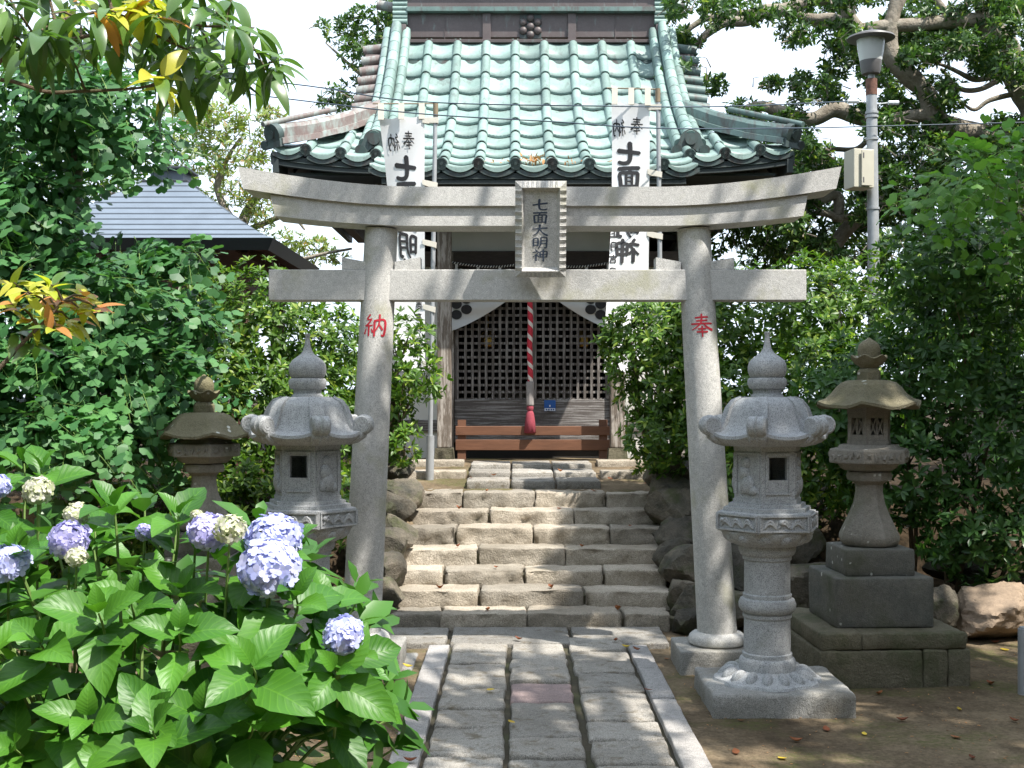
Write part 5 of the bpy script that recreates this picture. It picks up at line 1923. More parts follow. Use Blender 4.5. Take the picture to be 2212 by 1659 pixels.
# ================================================================ lamp post and cables
LY = 12.0
lb = P(1887, 900, LY)
lb.z = hill(lb.x, LY)
lamp = thing('lamp_post', 'galvanised lamp post with a milky bucket-shaped lamp under a flat cap', 'lamp post', lb)
lp = lambda py, dx=0: P(1882 + dx + (py - 150) * .012, py, LY)
mb = MB()
mb.tube([lb - Vector((0, 0, .05)), lp(560), lp(180)], [.060, .056, .052], 18)
mb.build('pole', M['galv'], lamp, smooth=True)
mb = MB()
mb.tube([lp(206), lp(171)], .056, 16)
mb.build('rusty_collar', M['rust'], lamp, smooth=True)
mb = MB()
mb.tube([lp(172), lp(158)], .034, 12)
mb.build('lamp_neck', M['galv'], lamp, smooth=True)
c = lp(75)
hz = lambda py: lp(py).z
mb = MB()
mb.lathe([(.03, hz(162)), (.085, hz(160)), (.098, hz(152)), (.108, hz(132))], (c.x, LY, 0), 28)
mb.build('lamp_base', M['lampdark'], lamp, smooth=True)
mb = MB()
mb.lathe([(.107, hz(132)), (.125, hz(112)), (.143, hz(78))], (c.x, LY, 0), 28)
mb.build('lamp_glass', M['milk'], lamp, smooth=True)
mb = MB()
mb.lathe([(.205, hz(87)), (.235, hz(84)), (.225, hz(80)), (.14, hz(73)), (.05, hz(70)), (.022, hz(68)), (.02, hz(61)), (.012, hz(61))], (c.x, LY, 0), 36)
mb.build('lamp_cap', M['lampdark'], lamp, smooth=True)
for py in (243, 252, 300, 450):
    mb = MB()
    mb.tube([lp(py + 3), lp(py - 2)], .064, 16)
    mb.build('strap_band', M['galv'], lamp, smooth=True)
for py, dx in ((219, -52), (222, 58)):
    mb = MB()
    mb.tube([lp(py, dx), lp(py, dx + (24 if dx < 0 else -22))], .022, 8)
    mb.tube([lp(py, dx + (24 if dx < 0 else -22)), lp(py + 4, 0)], .006, 5)
    mb.build('cable_clamp', M['signwhite'], lamp)
a, b = P(1832, 325, LY - .1), P(1880, 408, LY - .1)
mb = MB()
mb.box(((a.x + b.x) / 2, LY - .09, (a.z + b.z) / 2), (b.x - a.x, .20, a.z - b.z), .008, Matrix.Rotation(R(14), 3, 'Z'))
box = mb.build('meter_box', M['steelbox'], lamp)
mb = MB()
mb.box(((a.x + b.x) / 2 + .045, LY - .205, (a.z + b.z) / 2), (.115, .012, a.z - b.z - .03), .003, Matrix.Rotation(R(14), 3, 'Z'))
mb.build('box_door', M['steelbox'], box)
for dz in (.12, -.12):
    mb = MB()
    mb.box(((a.x + b.x) / 2 + .005, LY - .215, (a.z + b.z) / 2 + dz), (.022, .014, .055), .002)
    mb.build('hinge', M['lampdark'], box)

for nm, lab, pts, mat in (
        ('cable', 'thin cable crossing above the banners to the lamp post clamp', [(-200, 90), (60, 128), (620, 180), (900, 219), (1300, 229), (1560, 230), (1830, 219)], 'wire'),
        ('cable', 'lower blue cable sagging across both banner tops', [(-200, 100), (100, 150), (600, 211), (900, 245), (1180, 262), (1420, 277), (1700, 277), (1880, 273), (2300, 262)], 'wire')):
    q = []
    for (x, y) in pts:
        Yc = 10.4 + 1.5 * max(0, min(1, (x - 1420) / 460))
        q.append(P(x, y, Yc))
    q, rr2 = catmull(q, [.0055] * len(q), 8)
    mb = MB()
    mb.tube(q, rr2, 6)
    props(mb.build(nm, M[mat], smooth=True, loc=q[0]), lab, 'cable')

# ================================================================ roofed pavilion on the left
pvc = Vector((-3.66, 12.80, 0))
pv = thing('pavilion', 'open timber pavilion with a stepped blue-grey metal hip roof', 'pavilion', (pvc.x, pvc.y, TERR(12.8)))
HWp, ez, az = 1.34, 3.10, 3.86
for side in range(4):
    rm = Matrix.Translation(pvc) @ Matrix.Rotation(R(90 * side), 4, 'Z')
    nb = 11
    for i in range(nb):
        t0, t1 = i / nb, (i + 1) / nb
        k = .86
        h0, h1 = HWp * (1 - t0 * k), HWp * (1 - t1 * k) + .02
        z0, z1 = ez + (az - ez) * t0 ** 1.12, ez + (az - ez) * t1 ** 1.12
        mb = MB()
        vs = [(-h0, -h0, z0 + .025), (h0, -h0, z0 + .025), (h1, -h1, z1 + .008), (-h1, -h1, z1 + .008), (-h0, -h0, z0 - .008), (h0, -h0, z0 - .008)]
        mb.add(vs, [(0, 1, 2, 3), (4, 5, 1, 0)])
        mb.xf(rm).build('roof_panel', M['metalroof'], pv, fix=False)
    mb = MB()
    mb.add([(-HWp - .02, -HWp - .02, ez + .02), (HWp + .02, -HWp - .02, ez + .02), (HWp - .04, -HWp + .04, ez - .09), (-HWp + .04, -HWp + .04, ez - .09), (-HWp + .1, -HWp + .1, ez + .02), (HWp - .1, -HWp + .1, ez + .02)], [(0, 1, 2, 3), (3, 2, 5, 4), (0, 4, 5, 1), (0, 3, 4), (1, 5, 2)])
    mb.xf(rm).build('fascia', M['metaldark'], pv)
    mb = MB()
    mb.box((0, -.95, 2.75), (2.1, .12, .18), .006)
    mb.xf(rm).build('beam', M['redwood'], pv)
    mb = MB()
    mb.box((-.95, -.95, (2.65 + .85) / 2), (.15, .15, 2.66 - .85), .008)
    mb.xf(rm).build('post', M['redwood'], pv)
    for i in range(7):
        mb = MB()
        x = -1.05 + i * .35
        mb.ribbon([(x, -HWp + .12, ez - .10), (x, -.5, ez + .16), (x, -.5, ez + .09), (x, -HWp + .12, ez - .17)], (1, 0, 0), .06)
        mb.xf(rm).build('rafter', M['redwood'], pv)
mb = MB()
mb.box((pvc.x, pvc.y, ez - .02), (2.5, 2.5, .03))
mb.build('soffit', M['redwood'], pv)
mb = MB()
mb.box((pvc.x, pvc.y, az + .06), (.34, .34, .14), .006)
mb.build('roof_cap', M['metalroof'], pv)
mb = MB()
mb.box((pvc.x, pvc.y, az + .145), (.46, .46, .03), .006)
mb.build('cap_lid', M['metaldark'], pv)
mb = MB()
mb.box((pvc.x, pvc.y, az - .01), (.48, .48, .05), .006)
mb.build('cap_collar', M['metaldark'], pv)

# grey pipe post at the edge of the yard
pp = P(2213, 1502, 6.5)
mb = MB()
mb.tube([(pp.x, 6.5, -.03), (pp.x, 6.5, .352)], .034, 20)
mb.tube([(pp.x, 6.5, .350), (pp.x, 6.5, .362)], .026, 20)
props(mb.build('pipe_post', M['galv'], smooth=True, loc=(pp.x, 6.5, 0)), 'short grey steel pipe standing in the soil near the tan boulder', 'post')

# ================================================================ rocks
def rock(px, py, Y, r, seed, label, mat='rock', group=None, rz=0, sub=3):
    me = rock_mesh(r, seed, sub)
    me.materials.append(M[mat])
    o = place('boulder' if max(r) > .2 else 'rock', me, None, loc=P(px, py, Y), rot=(0, 0, rz))
    props(o, label, 'rock', group)
    return o


ORD = ('lowest', 'second', 'third', 'fourth', 'fifth', 'sixth', 'top')
step_of = lambda y: ORD[max(0, min(6, int(round((y - 8.3) / .29))))]
LG, RG = 'rocks bordering the steps on the torii pillar side with the ginkgo', 'rocks bordering the steps beside the azalea bush'
for i, (px, py, Y, r) in enumerate(((862, 1015, 10.0, (.14, .16, .13)), (866, 1068, 9.75, (.11, .14, .13)), (884, 1060, 9.95, (.06, .1, .09)), (848, 1100, 9.5, (.13, .16, .14)), (852, 1150, 9.2, (.10, .15, .13)), (840, 1190, 8.95, (.11, .15, .12)), (834, 1240, 8.7, (.10, .15, .13)), (826, 1290, 8.45, (.10, .14, .12)), (822, 1335, 8.25, (.07, .1, .1)),
                                     (800, 1180, 9.3, (.2, .2, .2)), (795, 1290, 8.7, (.16, .15, .14)))):
    rock(px, py, Y, r, 300 + i, ('grey brown rock flanking the %s step on the ginkgo side' % step_of(Y) if px > 810 else 'grey brown rock set back behind the pillar on the ginkgo side'), group=LG, rz=i)
for i, (px, py, Y, r) in enumerate(((1455, 1012, 10.05, (.19, .2, .15)), (1448, 1062, 9.8, (.14, .17, .15)), (1462, 1100, 9.55, (.17, .18, .16)), (1452, 1150, 9.35, (.11, .15, .12)), (1474, 1165, 9.2, (.16, .18, .17)), (1470, 1225, 8.95, (.13, .16, .15)), (1492, 1240, 8.75, (.16, .17, .15)), (1480, 1290, 8.55, (.12, .14, .13)), (1500, 1310, 8.4, (.14, .15, .13)), (1488, 1352, 8.2, (.11, .12, .1)),
                                     (1560, 1150, 9.3, (.24, .22, .24)), (1610, 1230, 8.9, (.25, .2, .2)), (1690, 1180, 9.1, (.26, .2, .24)), (1740, 1270, 8.7, (.22, .2, .2)), (1590, 1320, 8.3, (.18, .15, .12)))):
    rock(px, py, Y, r, 330 + i, ('dark mossy rock flanking the %s step on the azalea side' % step_of(Y) if px < 1530 else 'dark mossy bank rock behind the torii pillar and carved lantern'), group=RG, rz=i)
rock(2150, 1318, 8.05, (.30, .24, .20), 360, 'large tan boulder lying under the shrubs behind the yard', 'boulder', sub=4)
rock(2032, 1305, 7.95, (.09, .1, .13), 361, 'small grey stone wedged between the tan boulder and the lantern base', 'rock')
for i, (px, py, Y, r) in enumerate(((2230, 1290, 8.3, (.2, .2, .16)), (1790, 1270, 8.6, (.2, .18, .16)), (2080, 1230, 8.8, (.2, .18, .14)))):
    rock(px, py, Y, r, 370 + i, 'shaded dark stone in the bank under the azaleas', group='shaded stones in the bank')

# ================================================================ shrubs and trees
def shrub(name, label, cat, base, lobes, n, leaf, mat, tmpl=LENS, nleaf=7, group=None, fill=0.5, stems=7, spread=(40, 85), up=.35, bumps=.2):
    t = thing(name, label, cat, base, group)
    C, A = lobe_points(lobes, n, up=up, bumps=bumps)
    Fm, T, S = rosettes(C, A, nleaf, leaf, spread)
    if fill:
        C2, A2 = lobe_points(lobes, int(n * fill), shell=(.35, .8), up=up)
        F2, T2, S2 = rosettes(C2, A2, nleaf, leaf * 1.05, (30, 100))
        Fm, T, S = np.concatenate([Fm, F2]), np.concatenate([T, T2]), np.concatenate([S, S2])
    me = scatter('foliage', tmpl, Fm, T, S, mat, L=base)
    o = bpy.data.objects.new('foliage', me)
    COL.objects.link(o)
    o.parent = t
    o['kind'] = 'stuff'
    rr = random.Random(len(label))
    bl = Vector(base)
    for i in range(stems):
        c, r = lobes[i % len(lobes)]
        tip = Vector(c) + Vector((rr.uniform(-.6, .6) * r[0], rr.uniform(-.6, .6) * r[1], rr.uniform(.1, .7) * r[2]))
        foot = Vector((tip.x * .35 + bl.x * .65 + rr.uniform(-.12, .12), tip.y * .35 + bl.y * .65 + rr.uniform(-.12, .12), 0))
        foot.z = hill(foot.x, foot.y) - .05
        mid = foot.lerp(tip, .5) + Vector((rr.uniform(-.12, .12), rr.uniform(-.1, .1), .08))
        q, qr = catmull([foot, mid, tip], [.022, .015, .004], 5)
        mb = MB()
        mb.tube(q, qr, 7)
        # side twigs
        for k in range(4):
            s = q[rr.randrange(4, len(q) - 1)]
            e = Vector(c) + Vector((rr.uniform(-.9, .9) * r[0], rr.uniform(-.9, .5) * r[1], rr.uniform(-.7, .9) * r[2]))
            mb.tube([s, s.lerp(e, .5) + Vector((0, 0, .04)), e], [.007, .005, .002], 5)
        mb.build('stem', M['twig'], t, smooth=True)
    return t


def gz_(x, y):
    return Vector((x, y, hill(x, y)))


AZ = 'azalea shrubs on the bank around the steps'
shrub('azalea_shrub', 'bright azalea bush leaning over the rocks beside the steps and covering a banner', 'shrub', gz_(1.45, 10.15), [((1.12, 9.95, 2.02), (.40, .36, .42)), ((1.30, 9.9, 1.66), (.40, .36, .36)), ((1.18, 9.75, 1.28), (.30, .28, .28)), ((1.42, 10.1, 2.25), (.34, .34, .24)), ((.86, 9.95, 2.08), (.16, .18, .16))], 900, .072, M['azalea'], group=AZ)
shrub('azalea_shrub', 'broad sunlit azalea hedge behind the carved lantern and lamp post', 'shrub', gz_(2.4, 10.0), [((1.80, 10.0, 2.10), (.55, .5, .56)), ((2.45, 10.0, 2.22), (.62, .5, .50)), ((3.15, 9.9, 2.20), (.62, .5, .55)), ((1.75, 9.6, 1.45), (.46, .42, .50)), ((2.45, 9.4, 1.5), (.60, .42, .60)), ((3.9, 9.8, 2.2), (.6, .5, .6)), ((2.15, 9.15, .98), (.5, .36, .34)), ((1.75, 9.2, .85), (.34, .3, .28))], 2900, .074, M['azalea'], group=AZ)
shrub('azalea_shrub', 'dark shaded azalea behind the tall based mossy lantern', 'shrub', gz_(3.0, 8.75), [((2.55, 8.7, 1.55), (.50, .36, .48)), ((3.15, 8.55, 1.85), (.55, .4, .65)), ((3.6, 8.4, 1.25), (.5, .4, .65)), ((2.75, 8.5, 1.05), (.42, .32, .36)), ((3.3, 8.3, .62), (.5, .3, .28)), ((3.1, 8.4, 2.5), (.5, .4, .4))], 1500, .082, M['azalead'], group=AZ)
shrub('azalea_shrub', 'tall azalea hedge below the pavilion roof behind the torii beam end', 'shrub', gz_(-2.3, 9.9), [((-1.55, 10.0, 1.85), (.42, .4, .55)), ((-2.05, 9.9, 2.08), (.55, .45, .55)), ((-2.75, 9.9, 2.10), (.6, .45, .55)), ((-1.65, 9.7, 1.30), (.42, .36, .45)), ((-2.3, 9.5, 1.4), (.60, .42, .60)), ((-3.4, 9.9, 1.9), (.6, .4, .6)), ((-2.25, 8.95, .75), (.62, .36, .42)), ((-1.5, 9.0, .78), (.36, .3, .36)), ((-3.0, 8.7, .6), (.6, .4, .5))], 3300, .070, M['azalea'], group=AZ, fill=.6)
shrub('azalea_shrub', 'loose azalea sprays reaching past the torii pillar toward the banner pole', 'shrub', gz_(-1.12, 10.3), [((-.92, 10.2, 1.95), (.26, .26, .34)), ((-1.10, 10.2, 1.55), (.26, .26, .30)), ((-.84, 10.0, 1.72), (.24, .2, .16)), ((-.96, 9.95, 1.20), (.18, .18, .17))], 330, .074, M['azalea'], group=AZ, fill=.25)
for side_, x0, lab in ((1, 4.9, 'deep evergreen hedge closing the bank beyond the fresh ginkgo tree'), (-1, -5.2, 'deep evergreen hedge closing the terrace beyond the drooping ginkgo tree')):
    lob_ = []
    rs_ = random.Random(4)
    for i in range(5):
        for zc in (1.2, 2.2):
            lob_.append(((x0 + side_ * i * .8, 11.2 + rs_.uniform(-.3, .3), zc + rs_.uniform(-.1, .1)), (.7, .55, .7)))
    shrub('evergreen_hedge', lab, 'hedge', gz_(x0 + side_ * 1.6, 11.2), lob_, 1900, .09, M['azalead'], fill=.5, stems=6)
# low ferny growth between the rocks
for i, (x, y) in enumerate(((-1.02, 9.25), (-1.05, 8.6), (2.6, 8.2), (3.4, 8.05))):
    b = gz_(x, y)
    shrub('low_plant', 'small leafy plant sprouting between the bank rocks', 'plant', b, [((b.x, b.y, b.z + .09), (.12, .12, .12))], 26, .06, M['azalea'], nleaf=6, group='small plants between the rocks', fill=0, stems=1)


# ---- ginkgo
def ginkgo(label, base, lobes, n_shoots, mat_obj, mat_mass, trunk, droop=(.5, -.2, -.7), n_single=290, fill=2500, size=.096, name='ginkgo_tree'):
    t = thing(name, label, 'tree', base)
    C, A = lobe_points(lobes, n_shoots, shell=(.78, 1.0), up=0, bumps=.22, keep_back=.05)
    dT, dD, dN = [], [], []
    tw = MB()
    rr = random.Random(11)
    for c, a in zip(C, A):
        d = Vector(a) * .6 + Vector(droop) * rr.uniform(.3, .8) + Vector((rr.uniform(-.4, .4), rr.uniform(-.3, .3), rr.uniform(-.3, .3)))
        d.normalize()
        ln = rr.uniform(.18, .42)
        p0 = Vector(c) - d * ln * .5
        pts = []
        for k in range(5):
            s = k / 4
            pts.append(p0 + d * ln * s + Vector((0, 0, -.10 * s * s * ln * 2)))
        tw.tube(pts, [.0035, .003, .0026, .002, .0012], 4, caps=False)
        nl = int(ln / .036)
        for k in range(nl):
            s = (k + .5) / nl
            p = p0 + d * ln * s + Vector((0, 0, -.10 * s * s * ln * 2))
            sd = Vector(a).cross(d)
            sd = sd.normalized() if sd.length > .01 else Vector((1, 0, 0))
            ld = sd * (1 if k % 2 else -1) * rr.uniform(.5, 1) + d * rr.uniform(.2, .8) + Vector((0, 0, rr.uniform(-.7, .15))) + Vector(a) * rr.uniform(0, .6)
            nn = Vector((0, -.55, .85)) + Vector(a) * .5 + Vector((rr.uniform(-.5, .5), rr.uniform(-.5, .5), rr.uniform(-.3, .3)))
            dT.append(p)
            dD.append(ld)
            dN.append(nn)
    T = np.array([tuple(p) for p in dT])
    Fm = frames(np.array([tuple(p) for p in dD]), np.array([tuple(p) for p in dN]))
    S = size * RNG.uniform(.6, 1.1, len(T))
    # the leaves that show largest stand alone, the rest is one mass
    score = np.linalg.norm(T - np.array([[0, 0, 1.6]]), axis=1) - 6 * S
    vis = np.abs((T[:, 0] * F / T[:, 1] + CX) - 1106) < 1100
    order = np.argsort(np.where(vis, score, 99))
    single = order[:n_single]
    rest = np.setdiff1d(np.arange(len(T)), single)
    mesh_var = []
    for k in range(3):
        tv, tf = fan_leaf(.55, k + 1)
        mesh_var.append(MB().add(tv, tf).mesh('ginkgo_leaf', mat_obj, 'all', fix=False))
    for j, i in enumerate(single):
        m = Matrix([[Fm[i][r][c_] * S[i] for c_ in range(3)] + [T[i][r]] for r in range(3)] + [[0, 0, 0, 1]])
        place('leaf', mesh_var[j % 3], t, mat4=m)
    Fr, Tr, Sr = Fm[rest], T[rest], S[rest]
    if fill:
        C2, A2 = lobe_points(lobes, fill, shell=(.3, .85), up=0)
        d2 = sphere_dirs(len(C2)) + np.array([[0, 0, -.5]])
        F2 = frames(d2, A2 + sphere_dirs(len(C2)) * .6)
        Fr, Tr, Sr = np.concatenate([Fr, F2]), np.concatenate([Tr, C2]), np.concatenate([Sr, size * RNG.uniform(.7, 1.1, len(C2))])
    me = scatter('crown', FAN, Fr, Tr, Sr, mat_mass, L=base)
    o = bpy.data.objects.new('crown', me)
    COL.objects.link(o)
    o.parent = t
    o['kind'] = 'stuff'
    tw.build('twigs', M['greentwig'], t, fix=False)['kind'] = 'stuff'
    mb = MB()
    tip = Vector(trunk[0])
    q, qr = catmull([Vector(base) - Vector((0, 0, .05))] + [Vector(p) for p in trunk], [.10, .085] + [.06] * (len(trunk) - 1) if len(trunk) > 1 else [.1, .06], 5)
    mb.tube(q, qr, 10)
    trunk_top = q[-1]
    mb.build('trunk', M['bark'], t, smooth=True)
    for (c, r) in lobes:
        e = Vector(c)
        s = min(q, key=lambda z: (z - e).length + abs(z.z - e.z + .3))
        mb = MB()
        mb.tube([s, s.lerp(e, .5) + Vector((0, 0, .08)), e], [.025, .016, .006], 6)
        mb.build('limb', M['bark'], t, smooth=True)
    return t


def lobe(px, py, Y, rx_, ry_, dep=.5):
    u = F / Y
    return (tuple(P(px, py, Y)), (rx_ / u, dep, ry_ / u))


gl = [lobe(140, 250, 8.1, 240, 130, .55), lobe(50, 460, 8.0, 150, 140, .5), lobe(340, 560, 8.4, 120, 34, .3), lobe(130, 640, 8.0, 260, 100, .5), lobe(180, 800, 7.9, 220, 130, .5), lobe(120, 950, 7.6, 190, 90, .45), lobe(400, 720, 8.6, 90, 90, .3), lobe(380, 840, 8.6, 110, 90, .3), lobe(-80, 800, 7.8, 160, 300, .5), lobe(270, 940, 8.3, 90, 60, .3)]
ginkgo('ginkgo tree with fan-shaped leaves drooping around the lantern without a fire box', tuple(gz_(-3.35, 8.35)), gl, 560, M['ginkgoobj'], M['ginkgo'], [(-3.3, 8.35, 1.2), (-3.1, 8.3, 2.4), (-3.0, 8.2, 3.3)], n_single=290, fill=5200)
gr = [lobe(2230, 340, 7.4, 170, 60, .4), lobe(2150, 400, 7.3, 150, 55, .35), lobe(2060, 420, 7.6, 90, 30, .25), lobe(2230, 500, 7.6, 120, 60, .35)]
ginkgo('fresh green ginkgo tree spreading over the dark azalea below the lamp post', tuple(gz_(3.9, 7.9)), gr, 95, M['ginkgobright'], M['ginkgobrights'], [(3.8, 7.9, 1.2), (3.6, 7.8, 2.3), (3.3, 7.6, 2.9)], droop=(-.7, -.2, -.15), n_single=200, fill=120, size=.082)


# ---- long-leaved tree at the top left and its young shoot
def long_leaf_mesh(name, w, droop, mat, n=7):
    mb = MB()
    vs, uvs = [], []
    for i in range(n + 1):
        s = i / n
        wd = w * (math.sin(math.pi * min(1, s ** .8 * .97 + .02)) ** .75)
        z = -droop * s * s
        y = s * (1 - droop * .2 * s)
        for k in (-1, 0, 1):
            vs.append((k * wd, y, z + abs(k) * wd * .30))
            uvs.append(((k + 1) / 2, s))
    fs, fu = [], []
    for i in range(n):
        for k in range(2):
            f = (i * 3 + k, i * 3 + k + 1, (i + 1) * 3 + k + 1, (i + 1) * 3 + k)
            fs.append(f)
            fu.append([uvs[j] for j in f])
    return mb.add(vs, fs, fu).mesh(name, mat, 'all', fix=False)


def basis(d, n):
    d = Vector(d).normalized()
    n = Vector(n)
    n = n - d * n.dot(d)
    n = n.normalized() if n.length > 1e-4 else d.orthogonal().normalized()
    x = d.cross(n)
    return Matrix(((x.x, d.x, n.x), (x.y, d.y, n.y), (x.z, d.z, n.z)))


LL = [long_leaf_mesh('long_leaf', .14 + .022 * k, .3 + .14 * k, M['longleaf']) for k in range(3)]
LYm = [long_leaf_mesh('long_leaf_yellow', .17 + .03 * k, .2 + .12 * k, M['longyellow']) for k in range(3)]


def leaf_tree(name, label, base, branches, tufts, cat='tree'):
    t = thing(name, label, cat, base)
    rr = random.Random(5)
    allp = []
    for pts, r0 in branches:
        q, qr = catmull(pts, [r0 * (1 - .75 * i / (len(pts) - 1)) for i in range(len(pts))], 6)
        allp += q
        mb = MB()
        mb.tube(q, qr, 8)
        mb.build('branch', M['twig'], t, smooth=True)
    for (c, axis, nl, ln, yellow) in tufts:
        c = Vector(c)
        s = min(allp, key=lambda z: (z - c).length)
        if (s - c).length > .02:
            mb = MB()
            mb.tube([s, s.lerp(c, .5) + Vector((0, 0, .015)), c], [.006, .005, .003], 6)
            mb.build('twig', M['twig'], t, smooth=True)
        ax = Vector(axis).normalized()
        e1 = ax.orthogonal().normalized()
        e2 = ax.cross(e1)
        for k in range(nl):
            ph = k * 2.4 + rr.uniform(-.3, .3)
            th = R(rr.uniform(30, 115))
            rad = e1 * math.cos(ph) + e2 * math.sin(ph)
            d = ax * math.cos(th) + rad * math.sin(th) + Vector((rr.uniform(-.25, .25), rr.uniform(-.25, .25), rr.uniform(-1.0, -.2) if not yellow or yellow < .9 else -.1))
            n = ax + Vector((0, -.3, .7)) + Vector((rr.uniform(-.35, .35), rr.uniform(-.3, .3), rr.uniform(-.2, .3)))
            sz = ln * rr.uniform(.7, 1.12)
            m = Matrix.Translation(c + rad * .008 - ax * .012 * (k % 4)) @ (basis(d, n) * sz).to_4x4()
            yl = yellow if isinstance(yellow, bool) else rr.random() < yellow
            place('leaf', rr.choice(LYm if yl else LL), t, mat4=m)
    return t


LT = 5.0
tuft_px = [(40, 40, 0), (110, 30, 0), (175, 55, 0), (60, 110, 0), (235, 20, .5), (285, 8, .6), (340, 30, .3), (300, 70, .2), (215, 85, 0), (395, 20, 0), (430, 60, 0), (465, 25, 0), (400, 105, 0), (455, 115, 0), (510, 60, 0), (545, 105, 0), (575, 150, 0), (520, 140, 0), (350, 165, .5), (375, 195, .2), (430, 165, 0), (475, 160, 0), (135, 85, 0), (10, 0, 0), (150, 0, .3), (500, 0, 0), (350, -20, 0), (250, -40, 0), (90, -30, 0), (420, -30, 0), (30, 80, 0), (90, 65, 0), (145, 110, 0), (200, 25, .2), (255, 60, .3), (320, 100, 0), (360, 60, 0), (375, 130, 0), (420, 130, 0), (500, 105, 0), (550, 60, 0), (590, 135, 0), (330, -5, .4)]
rr5 = random.Random(17)
tufts = []
for (px, py, yl) in tuft_px:
    Yq = LT + rr5.uniform(-.35, .3)
    p = P(px, py, Yq)
    tufts.append((p, (rr5.uniform(-.3, .7), rr5.uniform(-.5, .1), rr5.uniform(.2, .7)), rr5.randint(6, 9), .185, yl))
br = [([(-2.6, 5.3, 1.9), P(-60, 215, LT), P(120, 200, LT), P(300, 190, LT), P(350, 168, LT - .05)], .012),
      ([(-2.6, 5.3, 1.9), P(-30, 190, LT + .1), P(40, 115, LT), P(120, 50, LT), P(240, 20, LT)], .020),
      ([P(40, 115, LT), P(200, 75, LT + .05), P(300, 65, LT), P(400, 105, LT), P(460, 120, LT)], .010),
      ([P(240, 20, LT), P(340, 25, LT), P(430, 55, LT), P(515, 65, LT), P(575, 150, LT)], .010),
      ([P(460, 120, LT), P(480, 155, LT), P(420, 170, LT)], .006),
      ([P(240, 20, LT), P(250, -40, LT), P(420, -30, LT)], .008),
      ([(-2.75, 5.4, 0), (-2.7, 5.35, 1.0), (-2.6, 5.3, 1.9)], .045),
      ([P(120, 50, LT), P(90, -30, LT), P(10, 0, LT)], .008)]
leaf_tree('broadleaf_tree', 'long-leaved evergreen branches hanging over the cables with a few orange leaves', (-2.75, 5.4, 0), br, tufts)
yt = []
for (px, py) in ((95, 640), (135, 655), (185, 640), (70, 690), (150, 690), (110, 615), (60, 630), (205, 660), (120, 705), (170, 665), (40, 660), (30, 610)):
    yt.append((P(px, py, 4.95 + rr5.uniform(-.1, .1)), (rr5.uniform(.0, .8), -.3, rr5.uniform(.5, 1)), 7, .115, .95))
for (px, py) in ((40, 720), (80, 740)):
    yt.append((P(px, py, 5.0), (.6, -.2, .3), 4, .13, 0))
leaf_tree('young_shrub', 'young shoot with yellow and orange new leaves in front of the ginkgo', (-2.45, 5.05, 0), [([(-2.45, 5.05, 0), (-2.42, 5.0, .9), (-2.3, 4.98, 1.55), P(-20, 815, 4.95), P(50, 740, 4.95), P(110, 680, 4.95), P(135, 650, 4.95)], .016)], yt, 'shrub')


# ---- hydrangeas
def hyd_leaf(name, seed):
    rr = random.Random(seed)
    n = 9
    mb = MB()
    vs, uvs = [], []
    bend = rr.uniform(.12, .40)
    w = rr.uniform(.27, .34)
    for i in range(n + 1):
        s = i / n
        wd = w * (math.sin(math.pi * min(1.0, .02 + .98 * s ** .82)) ** .72) * (1 - .25 * s ** 4)
        ser = 1 + (.05 if i % 2 else -.04) * (0 < i < n)
        z = .10 * math.sin(s * 2.2) - bend * s * s
        for k in (-1, -.5, 0, .5, 1):
            vs.append((k * wd * (ser if abs(k) == 1 else 1), s, z + abs(k) ** 1.4 * wd * .34 + .012 * math.sin(s * 26) * abs(k)))
            uvs.append(((k + 1) / 2, s))
    fs, fu = [], []
    for i in range(n):
        for k in range(4):
            f = (i * 5 + k, i * 5 + k + 1, (i + 1) * 5 + k + 1, (i + 1) * 5 + k)
            fs.append(f)
            fu.append([uvs[j] for j in f])
    return mb.add(vs, fs, fu).mesh(name, M['hyd'], 'all', fix=False)


HL = [hyd_leaf('hydrangea_leaf', k) for k in range(5)]


def floret():
    v, f = [], []
    for k in range(4):
        a = R(90 * k)
        ca, sa = math.cos(a), math.sin(a)
        base = len(v)
        for (x, y, z) in ((0, 0, 0), (.34, .25, .05), (.42, .62, .10), (.20, .92, .10), (-.20, .92, .10), (-.42, .62, .10), (-.34, .25, .05)):
            v.append((x * ca - y * sa, x * sa + y * ca, z + .02 * (k % 2)))
        f.append(tuple(base + i for i in range(7)))
    return v, f


FLORET = floret()


def mophead(name, r, mat, n=170, seed=0, fl=.020, flatten=.85):
    rg = np.random.default_rng(seed)
    i = np.arange(n) + .5
    ph = np.arccos(1 - 1.62 * i / n)
    th = math.pi * (1 + 5 ** .5) * i
    d = np.stack([np.cos(th) * np.sin(ph), np.sin(th) * np.sin(ph), np.cos(ph)], 1)
    d += rg.normal(size=d.shape) * .07
    d /= np.linalg.norm(d, axis=1, keepdims=True)
    T = d * r * rg.uniform(.86, 1.03, n)[:, None] * np.array([[1, 1, flatten]])
    nn = d + rg.normal(size=d.shape) * .28
    x = np.cross(nn, rg.normal(size=d.shape))
    Fm = frames(x, nn)
    return scatter(name, FLORET, Fm, T, fl * rg.uniform(.75, 1.2, n), mat)


